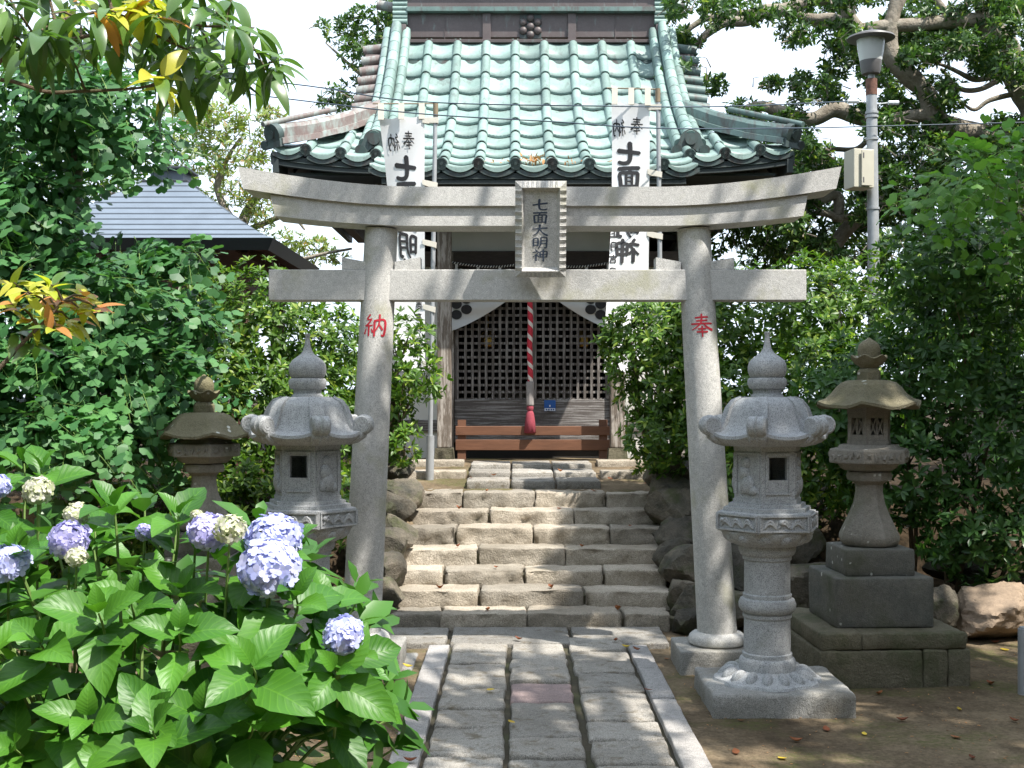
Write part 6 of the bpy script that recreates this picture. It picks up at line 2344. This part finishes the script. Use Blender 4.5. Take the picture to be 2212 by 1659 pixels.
def hydrangea(label, base, centre, radii, n_tips, flowers, seed, n_single, extra=()):
    t = thing('hydrangea_bush', label, 'hydrangea', base, None)
    rr = random.Random(seed)
    c = Vector(centre)
    tips = []
    tries = 0
    while len(tips) < n_tips and tries < 6000:
        tries += 1
        d = Vector((rr.gauss(0, 1), rr.gauss(0, 1), rr.gauss(0, 1))).normalized()
        if d.z < -.75 or d.y > .45:
            continue
        k = rr.choice((1.0, 1.0, .97, .90, .80))
        p = c + Vector((d.x * radii[0], d.y * radii[1], d.z * radii[2])) * k
        if p.z < .12:
            continue
        if all((p - q[0]).length > .125 for q in tips):
            ax = Vector((d.x / radii[0], d.y / radii[1], d.z / radii[2])).normalized() * .8 + Vector((0, -.12, .65))
            tips.append((p, ax.normalized()))
    for e in extra:
        tips.append((Vector(e[0]), Vector(e[1]).normalized()))
    tips.sort(key=lambda q: q[0].y - .35 * q[0].z)
    cnt = 0
    mT, mF, mS = [], [], []
    for (p, ax) in tips:
        e1 = ax.orthogonal().normalized()
        e1 = Matrix.Rotation(rr.uniform(0, 6.28), 3, ax) @ e1
        e2 = ax.cross(e1)
        for lev in range(3):
            for sgn in (-1, 1):
                ev = (e1 if lev % 2 == 0 else e2) * sgn
                th = R((38, 62, 84)[lev] + rr.uniform(-10, 10))
                d = ax * math.cos(th) + ev * math.sin(th)
                n = ax * math.sin(th) - ev * math.cos(th) + Vector((rr.uniform(-.2, .2), rr.uniform(-.25, .1), rr.uniform(0, .25)))
                sz = (.092, .158, .19)[lev] * rr.uniform(.82, 1.15)
                o = p - ax * (.0, .028, .075)[lev] + d * .012
                if cnt < n_single:
                    place('leaf', rr.choice(HL), t, mat4=Matrix.Translation(o) @ (basis(d, n) * sz).to_4x4())
                    cnt += 1
                else:
                    mT.append(tuple(o))
                    mF.append(np.array(basis(d, n)))
                    mS.append(sz)
    # inner leaves
    for i in range(n_tips * 6):
        d = Vector((rr.gauss(0, 1), rr.gauss(0, 1), rr.gauss(0, 1))).normalized()
        k = rr.uniform(.45, .85)
        p = c + Vector((d.x * radii[0], d.y * radii[1], d.z * radii[2])) * k
        if p.z < .04:
            continue
        dd = Vector((d.x, d.y - .3, d.z * .4 - .1)) + Vector((rr.uniform(-.5, .5), rr.uniform(-.5, .5), rr.uniform(-.4, .4)))
        mT.append(tuple(p))
        mF.append(np.array(basis(dd, d + Vector((0, -.2, .8)))))
        mS.append(.15 * rr.uniform(.75, 1.15))
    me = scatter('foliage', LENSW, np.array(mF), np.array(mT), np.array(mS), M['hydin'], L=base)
    o = bpy.data.objects.new('foliage', me)
    COL.objects.link(o)
    o.parent = t
    o['kind'] = 'stuff'
    # stems
    for i, (p, ax) in enumerate(tips):
        foot = Vector((base[0] + (p.x - base[0]) * .25, base[1] + (p.y - base[1]) * .25, 0))
        mid = foot.lerp(p, .55) + Vector((0, 0, .12))
        q, qr = catmull([foot, mid, p - ax * .10, p], [.008, .006, .0045, .003], 4)
        mb = MB()
        mb.tube(q, qr, 5, caps=False)
        mb.build('stem', M['greentwig'], t, smooth=True, fix=False)
    for (px, py, Y, rpx, mat, kind, fl) in flowers:
        p = P(px, py, Y)
        r = rpx / (F / Y)
        me = mophead('flower_head', r, M[mat], seed=abs(int(px)), n=int(150 * min(1.0, (r / .085) ** 1.4) + 40), fl=fl)
        ax = Vector((rr.uniform(-.2, .2), -.55, .85)).normalized()
        m = Matrix.Translation(p) @ ax.to_track_quat('Z', 'Y').to_matrix().to_4x4()
        f = place('flower_head', me, t, mat4=m)
        f['label'] = kind
        foot = Vector((p.x - .05, p.y + .12, p.z - .38))
        mb = MB()
        mb.tube([foot, foot.lerp(p, .6), p + Vector((0, 0, -.02))], [.005, .0045, .004], 6)
        mb.ell(p, (r * .68, r * .68, r * .6), 12, 8)
        mb.build('flower_stalk', M['greentwig'], t, smooth=True)
    return t


FB = 3.72
fl1 = [(592, 1165, 3.80, 58, 'petblue', 'pale blue rounded flower head', .021), (582, 1226, 3.62, 64, 'petblue', 'large pale blue rounded flower head', .022), (742, 1372, 3.55, 42, 'petblue', 'blue flower head half hidden by a leaf', .019),
       (452, 1148, 3.70, 42, 'petlav', 'flat lavender flower head', .019), (497, 1143, 3.60, 34, 'petwhite', 'greenish white opening flower head', .012), (312, 1150, 3.8, 16, 'petlav', 'small lavender flower head between leaves', .016),
       (425, 1112, 3.8, 12, 'petwhite', 'green unopened flower head', .008)]
hydrangea('large sunlit hydrangea with blue flower heads beside the path', (-1.25, 3.98, 0), (-1.22, 4.00, .56), (.84, .64, .70), 84, fl1, 3, 296,
          extra=((P(790, 1540, 3.9), (.6, -.3, .5)), (P(770, 1300, 4.0), (.5, -.2, .8)), (P(765, 1480, 3.8), (.7, -.3, .4)), (P(680, 1330, 3.75), (.3, -.4, .8)), (P(640, 1290, 3.6), (.2, -.5, .8)), (P(765, 1420, 3.6), (.5, -.5, .6)), (P(725, 1450, 3.5), (.2, -.7, .5)), (P(545, 1440, 3.4), (.1, -.6, .7)), (P(330, 1580, 3.3), (0, -.6, .8))))
fl2 = [(18, 1217, 3.70, 42, 'petblue', 'blue flower head', .020), (150, 1165, 3.75, 40, 'petlav', 'lavender flower head behind a leaf', .019), (165, 1112, 3.85, 26, 'petwhite', 'greenish white flower head', .014), (82, 1060, 4.2, 31, 'petwhite', 'pinkish white flower head', .016), (-8, 1052, 4.2, 26, 'petblue', 'blue flower head', .019), (165, 1203, 3.70, 22, 'petwhite', 'greenish flower bud cluster', .011)]
hydrangea('smaller hydrangea with white and lavender heads behind the sunlit one', (-1.95, 4.75, 0), (-1.95, 4.80, .74), (.52, .45, .62), 36, fl2, 8, 200)


# ---- background trees
def tree(label, base, limbs, clumps, n, leaf, mat, tmpl=LENS, nleaf=8, name='evergreen_tree', group=None, fill=.35, spread=(35, 95), bumps=.3):
    t = thing(name, label, 'tree', base, group)
    for i, (pts, r) in enumerate(limbs):
        q, qr = catmull([p[0] for p in pts] if isinstance(pts[0], tuple) and isinstance(pts[0][0], Vector) else pts, r, 6)
        q = [p + Vector((noise.noise(p * 1.5), noise.noise(p * 1.5 + Vector((9, 0, 0))), noise.noise(p * 1.5 + Vector((0, 9, 0))))) * .05 for p in q]
        qr = [w * (1 + .18 * noise.noise(p * 4)) for p, w in zip(q, qr)]
        mb = MB()
        mb.tube(q, qr, 12)
        mb.build('trunk' if i == 0 else 'limb', M['bark'], t, smooth=True)
    C, A = lobe_points(clumps, n, shell=(.45, 1.1), up=.35, bumps=bumps, keep_back=.6)
    Fm, T, S = rosettes(C, A, nleaf, leaf, spread, jit=.25)
    me = scatter('crown', tmpl, Fm, T, S, mat, L=base)
    o = bpy.data.objects.new('crown', me)
    COL.objects.link(o)
    o.parent = t
    o['kind'] = 'stuff'
    # twigs inside the clumps
    tw = MB()
    rr = random.Random(3)
    for c, r in clumps:
        c = Vector(c)
        for k in range(3):
            e = c + Vector((rr.uniform(-1, 1) * r[0], rr.uniform(-1, 1) * r[1], rr.uniform(-.6, 1) * r[2])) * .85
            s = c + Vector((rr.uniform(-.3, .3), rr.uniform(-.2, .2), -r[2] * .8))
            tw.tube([s, s.lerp(e, .5) + Vector((rr.uniform(-.1, .1), 0, .05)), e], [.009, .006, .002], 5)
    tw.build('twigs', M['bark'], t, smooth=True, fix=False)['kind'] = 'stuff'
    return t


TY = 15.2
zq = lambda x, y, dY=0: P(1469 + x * .336, y * .336, TY + dY)
tb = gz_(6.0, 15.0)
kr = .336 / (F / TY)        # zoomed pixels to metres
limbs = [
    ([tb - Vector((0, 0, .2)), Vector((5.95, 15.0, 2.2)), zq(2330, 900), zq(2190, 560), zq(2130, 340), zq(2050, 210)], [.36, .30, .24, 78 * kr, 80 * kr, 64 * kr]),
    ([zq(2080, 240), zq(1960, 165), zq(1880, 150), zq(1700, 145), zq(1500, 165), zq(1250, 195), zq(1130, 190)], [70 * kr, 60 * kr, 52 * kr, 46 * kr, 42 * kr, 44 * kr, 40 * kr]),
    ([zq(1150, 195), zq(1085, 110), zq(1050, 10), zq(900, 5), zq(700, 65), zq(540, 70), zq(420, 140), zq(250, 155), zq(130, 240), zq(70, 340)], [q * kr for q in (46, 46, 40, 42, 42, 42, 36, 32, 26, 20)]),
    ([zq(1110, 200), zq(980, 130, .3), zq(860, 130, .4), zq(720, 90, .4)], [q * kr for q in (46, 44, 36, 20)]),
    ([zq(2330, 1000, .3), zq(1900, 870, .2), zq(1660, 780), zq(1600, 640), zq(1500, 520), zq(1400, 400), zq(1350, 280), zq(1380, 80), zq(1420, -60)], [q * kr for q in (90, 74, 70, 62, 60, 58, 52, 46, 50)]),
    ([zq(1660, 740), zq(1500, 755), zq(1300, 785), zq(1150, 755), zq(1000, 705), zq(850, 760), zq(700, 745), zq(540, 700), zq(350, 730)], [q * kr for q in (44, 42, 44, 46, 48, 46, 42, 34, 26)]),
    ([zq(1200, 900, .5), zq(1130, 950, .4), zq(960, 960, .4), zq(850, 1030, .4), zq(660, 1120, .4)], [q * kr for q in (20, 18, 18, 16, 12)]),
    ([zq(2100, 1250, 1), zq(1600, 1260, .8), zq(1300, 1300, .6), zq(1150, 1400, .6), zq(1050, 1510, .6), zq(940, 1660, .6)], [q * kr for q in (60, 58, 54, 52, 50, 50)]),
    ([zq(1200, 1350, .5), zq(1050, 1400, .4), zq(960, 1370, .4), zq(860, 1375, .3), zq(760, 1460, .3), zq(650, 1510, .3)], [q * kr for q in (24, 24, 22, 20, 16, 12)]),
    ([zq(1030, 1420, .5), zq(1020, 1250, .5), zq(880, 1290, .4), zq(960, 1120, .4), zq(1080, 1020, .4)], [q * kr for q in (36, 34, 34, 30, 26)]),
    ([zq(0, 215, .4), zq(150, 120, .4), zq(300, 100, .4), zq(480, 72, .3)], [q * kr for q in (18, 22, 24, 24)]),
    ([zq(1960, 150), zq(1910, 20), zq(1900, -90)], [q * kr for q in (44, 38, 36)]),
    ([zq(1760, 150), zq(1660, 10), zq(1640, -90)], [q * kr for q in (30, 28, 26)]),
    ([zq(2060, 470), zq(1920, 500), zq(1800, 470), zq(1660, 420)], [q * kr for q in (18, 18, 16, 8)]),
    ([zq(2090, 480), zq(1950, 560), zq(1800, 560), zq(1670, 450)], [q * kr for q in (22, 18, 16, 8)]),
    ([zq(2190, 600), zq(2000, 640), zq(1900, 700), zq(1820, 640)], [q * kr for q in (20, 16, 12, 6)])]
rr9 = random.Random(21)
cl = []
gaps = [(250, 330, 150), (430, 430, 110), (1050, 870, 140), (560, 250, 100), (1920, 640, 150), (970, 1400, 100), (1450, 1500, 90), (2080, 650, 80), (1500, 560, 70), (400, 600, 50), (1130, 560, 60), (1900, 1350, 70), (560, 20, 50), (1280, 60, 40), (700, 420, 60), (130, 150, 50), (880, 720, 40)]
for i in range(900):
    x, y = rr9.uniform(-60, 2300), rr9.uniform(-120, 1650)
    rpx = rr9.uniform(55, 130)
    if any(math.hypot(x - a, y - b) < g + rpx * .62 for a, b, g in gaps):
        continue
    if x < 330 and y > 560:
        continue
    dY = rr9.uniform(-.9, 1.6)
    r = rpx * kr
    cl.append((tuple(zq(x, y, dY)), (r, r * 1.1, r * .72)))
    if len(cl) > 330:
        break
tree('gnarled evergreen tree with thick twisting grey limbs behind the lamp post', tb, limbs, cl, 8200, .10, M['treeleaf'], nleaf=8)
# darker mass of trees behind, low down
cl2 = []
for i in range(60):
    p = P(rr9.uniform(1480, 2300), rr9.uniform(380, 640), rr9.uniform(16.5, 18.5))
    cl2.append((tuple(p), (rr9.uniform(.4, .6), .5, rr9.uniform(.3, .45))))
tree('dense dark green trees closing the view behind the azalea hedge', gz_(4.6, 17.5), [([gz_(4.6, 17.5) - Vector((0, 0, .2)), Vector((4.7, 17.5, 2.2)), Vector((4.4, 17.4, 3.6))], [.2, .16, .08])], cl2, 2400, .12, M['treeleaf'], nleaf=7)
# tree behind the shrine roof on the left
cl3 = []
for (px, py, rx_, ry_) in ((800, 60, 70, 45), (830, 110, 55, 45), (770, 120, 45, 30), (800, 170, 55, 40), (745, 60, 30, 18), (750, 90, 25, 14), (770, 215, 55, 28), (725, 205, 30, 16), (840, 30, 60, 40), (820, 200, 50, 40), (700, 62, 16, 10), (845, 150, 50, 50), (780, 30, 30, 16), (715, 230, 30, 12)):
    u = F / 19.0
    cl3.append((tuple(P(px, py, 19 + rr9.uniform(-.4, .4))), (rx_ / u, .4, ry_ / u)))
tree('slender leafy tree rising behind the shrine roof gable', gz_(-2.0, 19.0), [([gz_(-2.0, 19.0) - Vector((0, 0, .2)), Vector((-2.0, 19, 3)), P(830, 200, 19), P(815, 60, 19)], [.14, .12, .08, .03]), ([P(835, 190, 19), P(770, 150, 19), P(700, 90, 19)], [.05, .03, .01])], cl3, 620, .11, M['treeleaf'], nleaf=7, name='leafy_tree')
# pale tree behind the pavilion
cl4 = []
for (px, py, rx_, ry_) in ((460, 300, 70, 40), (540, 270, 55, 35), (500, 350, 60, 35), (570, 330, 40, 30), (440, 390, 60, 30), (520, 420, 50, 26), (560, 470, 40, 30), (590, 250, 25, 16), (620, 520, 50, 20), (680, 530, 50, 18), (640, 560, 40, 16), (420, 440, 60, 25), (480, 250, 60, 30), (560, 390, 26, 20), (720, 555, 36, 14), (400, 320, 60, 50), (600, 440, 24, 16), (545, 530, 40, 30), (410, 240, 70, 40)):
    u = F / 17.5
    cl4.append((tuple(P(px, py, 17.5 + rr9.uniform(-.5, .5))), (rx_ / u, .4, ry_ / u)))
pt = gz_(-4.6, 17.5)
tree('pale yellow-green tree with bare twisting twigs behind the pavilion roof', pt, [([pt - Vector((0, 0, .2)), Vector((-4.5, 17.5, 2.4)), P(520, 500, 17.5), P(560, 420, 17.5), P(600, 400, 17.5)], [.14, .12, .09, .06, .03]), ([P(520, 500, 17.5), P(470, 400, 17.5), P(520, 300, 17.5)], [.06, .05, .02]), ([P(530, 500, 17.5), P(620, 470, 17.5), P(660, 500, 17.5)], [.05, .03, .015]), ([P(560, 560, 17.3), P(650, 560, 17.3), P(760, 535, 17.3)], [.03, .03, .015])], cl4, 1000, .10, M['paleleaf'], tmpl=LENSN, nleaf=8, name='pale_tree')
# background growth far left behind the ginkgo
cl5 = []
for i in range(40):
    p = P(rr9.uniform(-250, 400), rr9.uniform(60, 640), rr9.uniform(15.5, 17.5))
    cl5.append((tuple(p), (rr9.uniform(.45, .7), .5, rr9.uniform(.35, .5))))
tree('dark broadleaf tree mass behind the ginkgo and pavilion', gz_(-5.8, 16.5), [([gz_(-5.8, 16.5) - Vector((0, 0, .2)), Vector((-5.8, 16.5, 2.4)), Vector((-5.5, 16.4, 4.4))], [.22, .18, .08])], cl5, 1500, .12, M['treeleaf'], nleaf=7, name='leafy_tree')

# ================================================================ the trees the visitor stands under: their crowns throw the dappled shade
def shade_tree(label, base, targets, n_per, seed):
    rr = random.Random(seed)
    clumps = []
    for (x, y, z, h, r) in targets:
        k = (h - z) / SUN.z
        c = Vector((x, y, z)) + SUN * k
        clumps.append((tuple(c), (r, r, r * .5)))
    cx = sum(c[0][0] for c in clumps) / len(clumps)
    cy = sum(c[0][1] for c in clumps) / len(clumps)
    top = Vector((cx, cy, min(c[0][2] for c in clumps) - .6))
    b = Vector(base)
    fork = b.lerp(top, .7) + Vector((0, 0, .6))
    limbs = [([b - Vector((0, 0, .2)), b + Vector((0, .1, 2.0)), fork], [.28, .22, .16])]
    for c, r in clumps:
        c = Vector(c)
        limbs.append(([fork, fork.lerp(c, .55) + Vector((0, 0, .35)), c], [.07, .04, .012]))
    return tree(label, tuple(b), limbs, clumps, n_per * len(clumps), .12, M['treeleaf'], nleaf=8, name='shade_tree')


# (ground point to shade x, y, z, crown height, crown radius)
SH1 = [(1.35, 6.2, .3, 7.2, .55), (1.35, 6.2, 1.2, 7.2, .5), (1.35, 6.3, 1.9, 7.4, .45), (2.1, 7.0, .3, 7.0, .7), (2.1, 7.0, 1.5, 7.3, .6), (2.2, 5.7, 0, 6.6, .55), (3.0, 6.2, 0, 6.4, .6), (2.9, 7.4, .4, 6.8, .7), (3.2, 8.4, 1.2, 7.2, .75), (2.6, 8.6, 1.0, 7.4, .6), (3.4, 8.4, 2.2, 7.4, .5), (1.2, 7.4, 0.1, 7.6, .4),
       (.95, 8.6, .3, 7.6, .42), (1.0, 9.2, .5, 7.9, .45), (1.25, 9.8, .9, 8.0, .42), (1.7, 8.9, .8, 7.7, .6), (1.5, 5.2, 0, 6.8, .6), (2.4, 5.0, 0, 6.4, .5), (.75, 9.9, .85, 8.2, .25), (.6, 8.4, .2, 7.8, .26)]
SH2 = [(.25, 5.5, 0, 7.4, .45), (.1, 6.3, 0, 7.7, .42), (.55, 6.8, 0, 7.8, .38), (-.2, 7.2, 0, 8.0, .36), (-.55, 5.4, 0, 7.6, .34), (-.6, 6.4, 0, 7.9, .32), (-1.12, 6.5, .8, 7.9, .42), (-1.12, 6.5, 1.5, 8.0, .36), (-.9, 7.1, .6, 8.1, .34), (-.9, 7.2, 1.3, 8.2, .26), (-2.0, 7.8, .6, 8.2, .4), (-1.35, 8.5, .6, 8.4, .3), (-1.75, 8.8, .9, 8.4, .45), (.35, 7.15, 2.6, 8.6, .16), (1.2, 7.15, 2.2, 8.4, .2), (1.25, 7.15, 1.2, 8.2, .24)]
SH1 += [(1.1, 8.8, .35, 7.8, .4), (1.05, 9.5, .6, 8.0, .4), (1.9, 6.0, 0, 6.9, .5), (2.7, 6.8, 0, 6.7, .5), (.8, 9.3, .6, 8.0, .3), (1.8, 7.6, .2, 7.4, .5), (3.4, 7.0, 0, 6.5, .6), (3.7, 8.6, 1.6, 7.2, .6), (1.3, 8.2, .1, 7.7, .35)]
shade_tree('tall shade tree standing outside the view on the lantern side', (6.3, 1.6, 0), SH1, 62, 1)
SH3 = [(x_, y_, z_, 7.6, .36) for x_, y_, z_ in ((.75, 8.5, .2), (1.05, 8.7, .35), (.7, 8.95, .45), (1.1, 9.15, .5), (.85, 9.4, .6), (1.15, 9.6, .7), (.8, 9.8, .75), (1.2, 8.35, .15), (1.0, 10.1, .85), (1.4, 9.0, .6), (1.9, 5.5, 0), (2.6, 5.8, 0), (2.9, 6.6, 0), (1.1, 5.9, 0), (2.3, 6.4, .2), (1.6, 7.0, 0), (3.3, 6.0, 0))]
shade_tree('third shade tree standing outside the view beside the steps', (7.4, 4.2, 0), SH3, 150, 3)
shade_tree('second shade tree standing outside the view behind the visitor', (3.6, -1.2, 0), SH2, 56, 2)

# unseen evergreen screens added round the yard to cut ambient sky light
for nm, p0, p1 in (('on the pavilion side of the yard', (-8.4, -7), (-8.4, 12.5)), ('on the lantern side of the yard', (8.8, -7), (8.8, 12.5)), ('across the entrance behind the visitor', (-7.5, -7.5), (8, -7.5))):
    lob = []
    rs = random.Random(len(nm))
    n = int(math.hypot(p1[0] - p0[0], p1[1] - p0[1]) / 1.6) + 1
    for i in range(n + 1):
        x, y = p0[0] + (p1[0] - p0[0]) * i / n, p0[1] + (p1[1] - p0[1]) * i / n
        for zc in (1.0, 2.8, 4.6, 6.3):
            lob.append(((x + rs.uniform(-.3, .3), y + rs.uniform(-.3, .3), zc), (1.15, 1.15, 1.15)))
    shrub('added_sky_screen', 'tall evergreen tree screen ' + nm, 'hedge', ((p0[0] + p1[0]) / 2, (p0[1] + p1[1]) / 2, 0), lob, 5600, .34, M['azalead'], tmpl=LENSW, nleaf=6, fill=.35, stems=6)

# ================================================================ fallen leaves and litter
def dry_mesh(name, mat, curl, w=.28):
    mb = MB()
    vs = []
    n = 6
    for i in range(n + 1):
        s = i / n
        wd = w * math.sin(math.pi * min(1, .03 + .95 * s)) ** .8
        z = curl * (s - .5) ** 2 * 1.6
        for k in (-1, 0, 1):
            vs.append((k * wd, s - .5, z + abs(k) * wd * curl * .9))
    mb.add(vs, [(i * 3 + k, i * 3 + k + 1, (i + 1) * 3 + k + 1, (i + 1) * 3 + k) for i in range(n) for k in range(2)])
    return mb.mesh(name, M[mat], 'all', fix=False)


DO = [dry_mesh('fallen_leaf', 'dryleaf', c) for c in (.3, .7, 1.1)]
DY = [dry_mesh('fallen_leaf', 'dryyellow', c, .3) for c in (.2, .6)]
rrl = random.Random(9)


def fallen(x, y, z, me, label, group, size):
    o = place('fallen_leaf', me, None, loc=(x, y, z + .006), rot=(rrl.uniform(-.15, .15), rrl.uniform(-.2, .2), rrl.uniform(0, 6.28)), scale=(size, size, size))
    props(o, label, 'leaf', group)


LANDM = (((1.33, 6.3), 'the carved lantern slab'), ((2.07, 6.9), 'the mossy lantern base'), ((2.75, 6.4), 'the grey pipe post'), ((3.1, 7.8), 'the tan boulder'), ((.85, 5.6), 'the path kerb'), ((-.6, 5.6), 'the hydrangea'), ((1.2, 7.2), 'the torii base block'), ((2.2, 5.2), 'the open middle of the yard'))


def near(x, y):
    return min(LANDM, key=lambda q: math.hypot(q[0][0] - x, q[0][1] - y))[1]


def onground(px, py, z):
    Y = F * (H - z) / (py - CY)
    return P(px, py, Y).x, Y


for px, py, kind in ((2120, 1378, 1), (2015, 1433, 0), (1955, 1453, 0), (2072, 1535, 1), (2065, 1595, 0), (1830, 1530, 1), (1815, 1545, 0), (1785, 1577, 0), (1867, 1588, 1), (1600, 1560, 0), (1590, 1627, 0), (2150, 1390, 0), (2170, 1405, 1), (1440, 1425, 0), (1900, 1500, 0), (2140, 1480, 0), (1720, 1605, 0), (800, 1560, 0), (870, 1500, 0), (780, 1610, 0), (850, 1470, 0), (1950, 1560, 0), (1690, 1640, 1), (2190, 1560, 0), (2100, 1640, 0)):
    x, Y = onground(px, py, 0)
    fallen(x, Y, hill(x, Y), (DY if kind else DO)[rrl.randrange(2)], ('yellow' if kind else 'brown orange') + ' leaf fallen on the soil near ' + near(x, Y), 'yellow leaves on the soil' if kind else 'orange leaves on the soil', rrl.uniform(.035, .065))
for px, py, kind in ((1060, 1495, 1), (1105, 1565, 1), (1330, 1388, 0), (880, 1445, 1), (885, 1650, 0), (1375, 1408, 0), (1400, 1495, 0), (1352, 1402, 1), (1120, 1385, 0)):
    x, Y = onground(px, py, .04)
    fallen(x, Y, .046, (DY if kind else DO)[rrl.randrange(2)], 'yellow leaf fallen on the granite path' if kind else 'orange leaf fallen on the granite path', 'yellow leaves on the path' if kind else 'orange leaves on the path', rrl.uniform(.045, .07))
for k, dx in ((0, .55), (1, .1), (2, -.3), (3, .35), (3, -.6), (5, -.62), (5, .2), (4, .75), (1, -.7), (6, -.4), (6, .5), (0, -.35)):
    fallen(XS + dx, STEP_Y[k] + .10, STEP_Z[k], DO[rrl.randrange(3)], 'orange leaf fallen on the %s granite step' % ORD[k], 'orange leaves on the steps', rrl.uniform(.045, .075))
for dx, y in ((-.55, 10.6), (-.35, 10.75), (.25, 11.0), (.7, 10.9), (-.75, 11.3), (1.0, 10.6)):
    fallen(XS + dx, y, TERR(y) + (.055 if -.58 < dx < .58 else .004), DO[rrl.randrange(3)], 'orange leaf fallen on the terrace before the shrine', 'orange leaves on the terrace', rrl.uniform(.05, .08))

# crumbs of leaf and bark trodden into the yard
nb_ = 2600
T = np.stack([RNG.uniform(-2.2, 4.6, nb_), RNG.uniform(3.6, 8.3, nb_), np.zeros(nb_)], 1)
T = T[(np.abs(T[:, 0] - XS) > .74)]
T[:, 2] = [hill(a, b) + .003 for a, b in T[:, :2]]
d_ = sphere_dirs(len(T)) * np.array([[1, 1, .15]])
me = scatter('ground_litter', LENS, frames(d_, np.tile([[0, 0, 1.0]], (len(T), 1)) + sphere_dirs(len(T)) * .3), T, RNG.uniform(.006, .022, len(T)), M['drystuff'], L=(1, 6, 0))
o = bpy.data.objects.new('ground_litter', me)
COL.objects.link(o)
o.location = (1, 6, 0)
props(o, 'crumbs of dead leaf and bark scattered over the yard soil', 'litter', kind='stuff')

# clump of dead leaves caught on the roof
def litter(name, label, pts, n, spread_, size):
    T = np.array([[p[0] + RNG.normal() * spread_[0], p[1] + RNG.normal() * spread_[1], 0] for p in pts for _ in range(n)])
    T[:, 2] = [zr(min(max(t[1], YK), YT)) + .02 + abs(RNG.normal()) * .02 for t in T]
    Fm = frames(sphere_dirs(len(T)), sphere_dirs(len(T)) * .6 + np.array([[0, -.3, 1]]))
    L = T.mean(0)
    o = bpy.data.objects.new(name, scatter(name, LENS, Fm, T, size * RNG.uniform(.6, 1.2, len(T)), M['drystuff'], L=L))
    COL.objects.link(o)
    o.location = L
    props(o, label, 'litter', kind='stuff')


litter('leaf_litter', 'clump of dead leaves caught between the roof tiles', [(SX - .01, 11.92), (SX + .03, 11.95)], 28, (.06, .035), .07)
litter('leaf_litter', 'dead leaves lying along the roof eave tiles', [(SX - .35, 11.72), (SX + .33, 11.70), (SX + .36, 11.72), (SX + .72, 11.7)], 7, (.06, .02), .05)
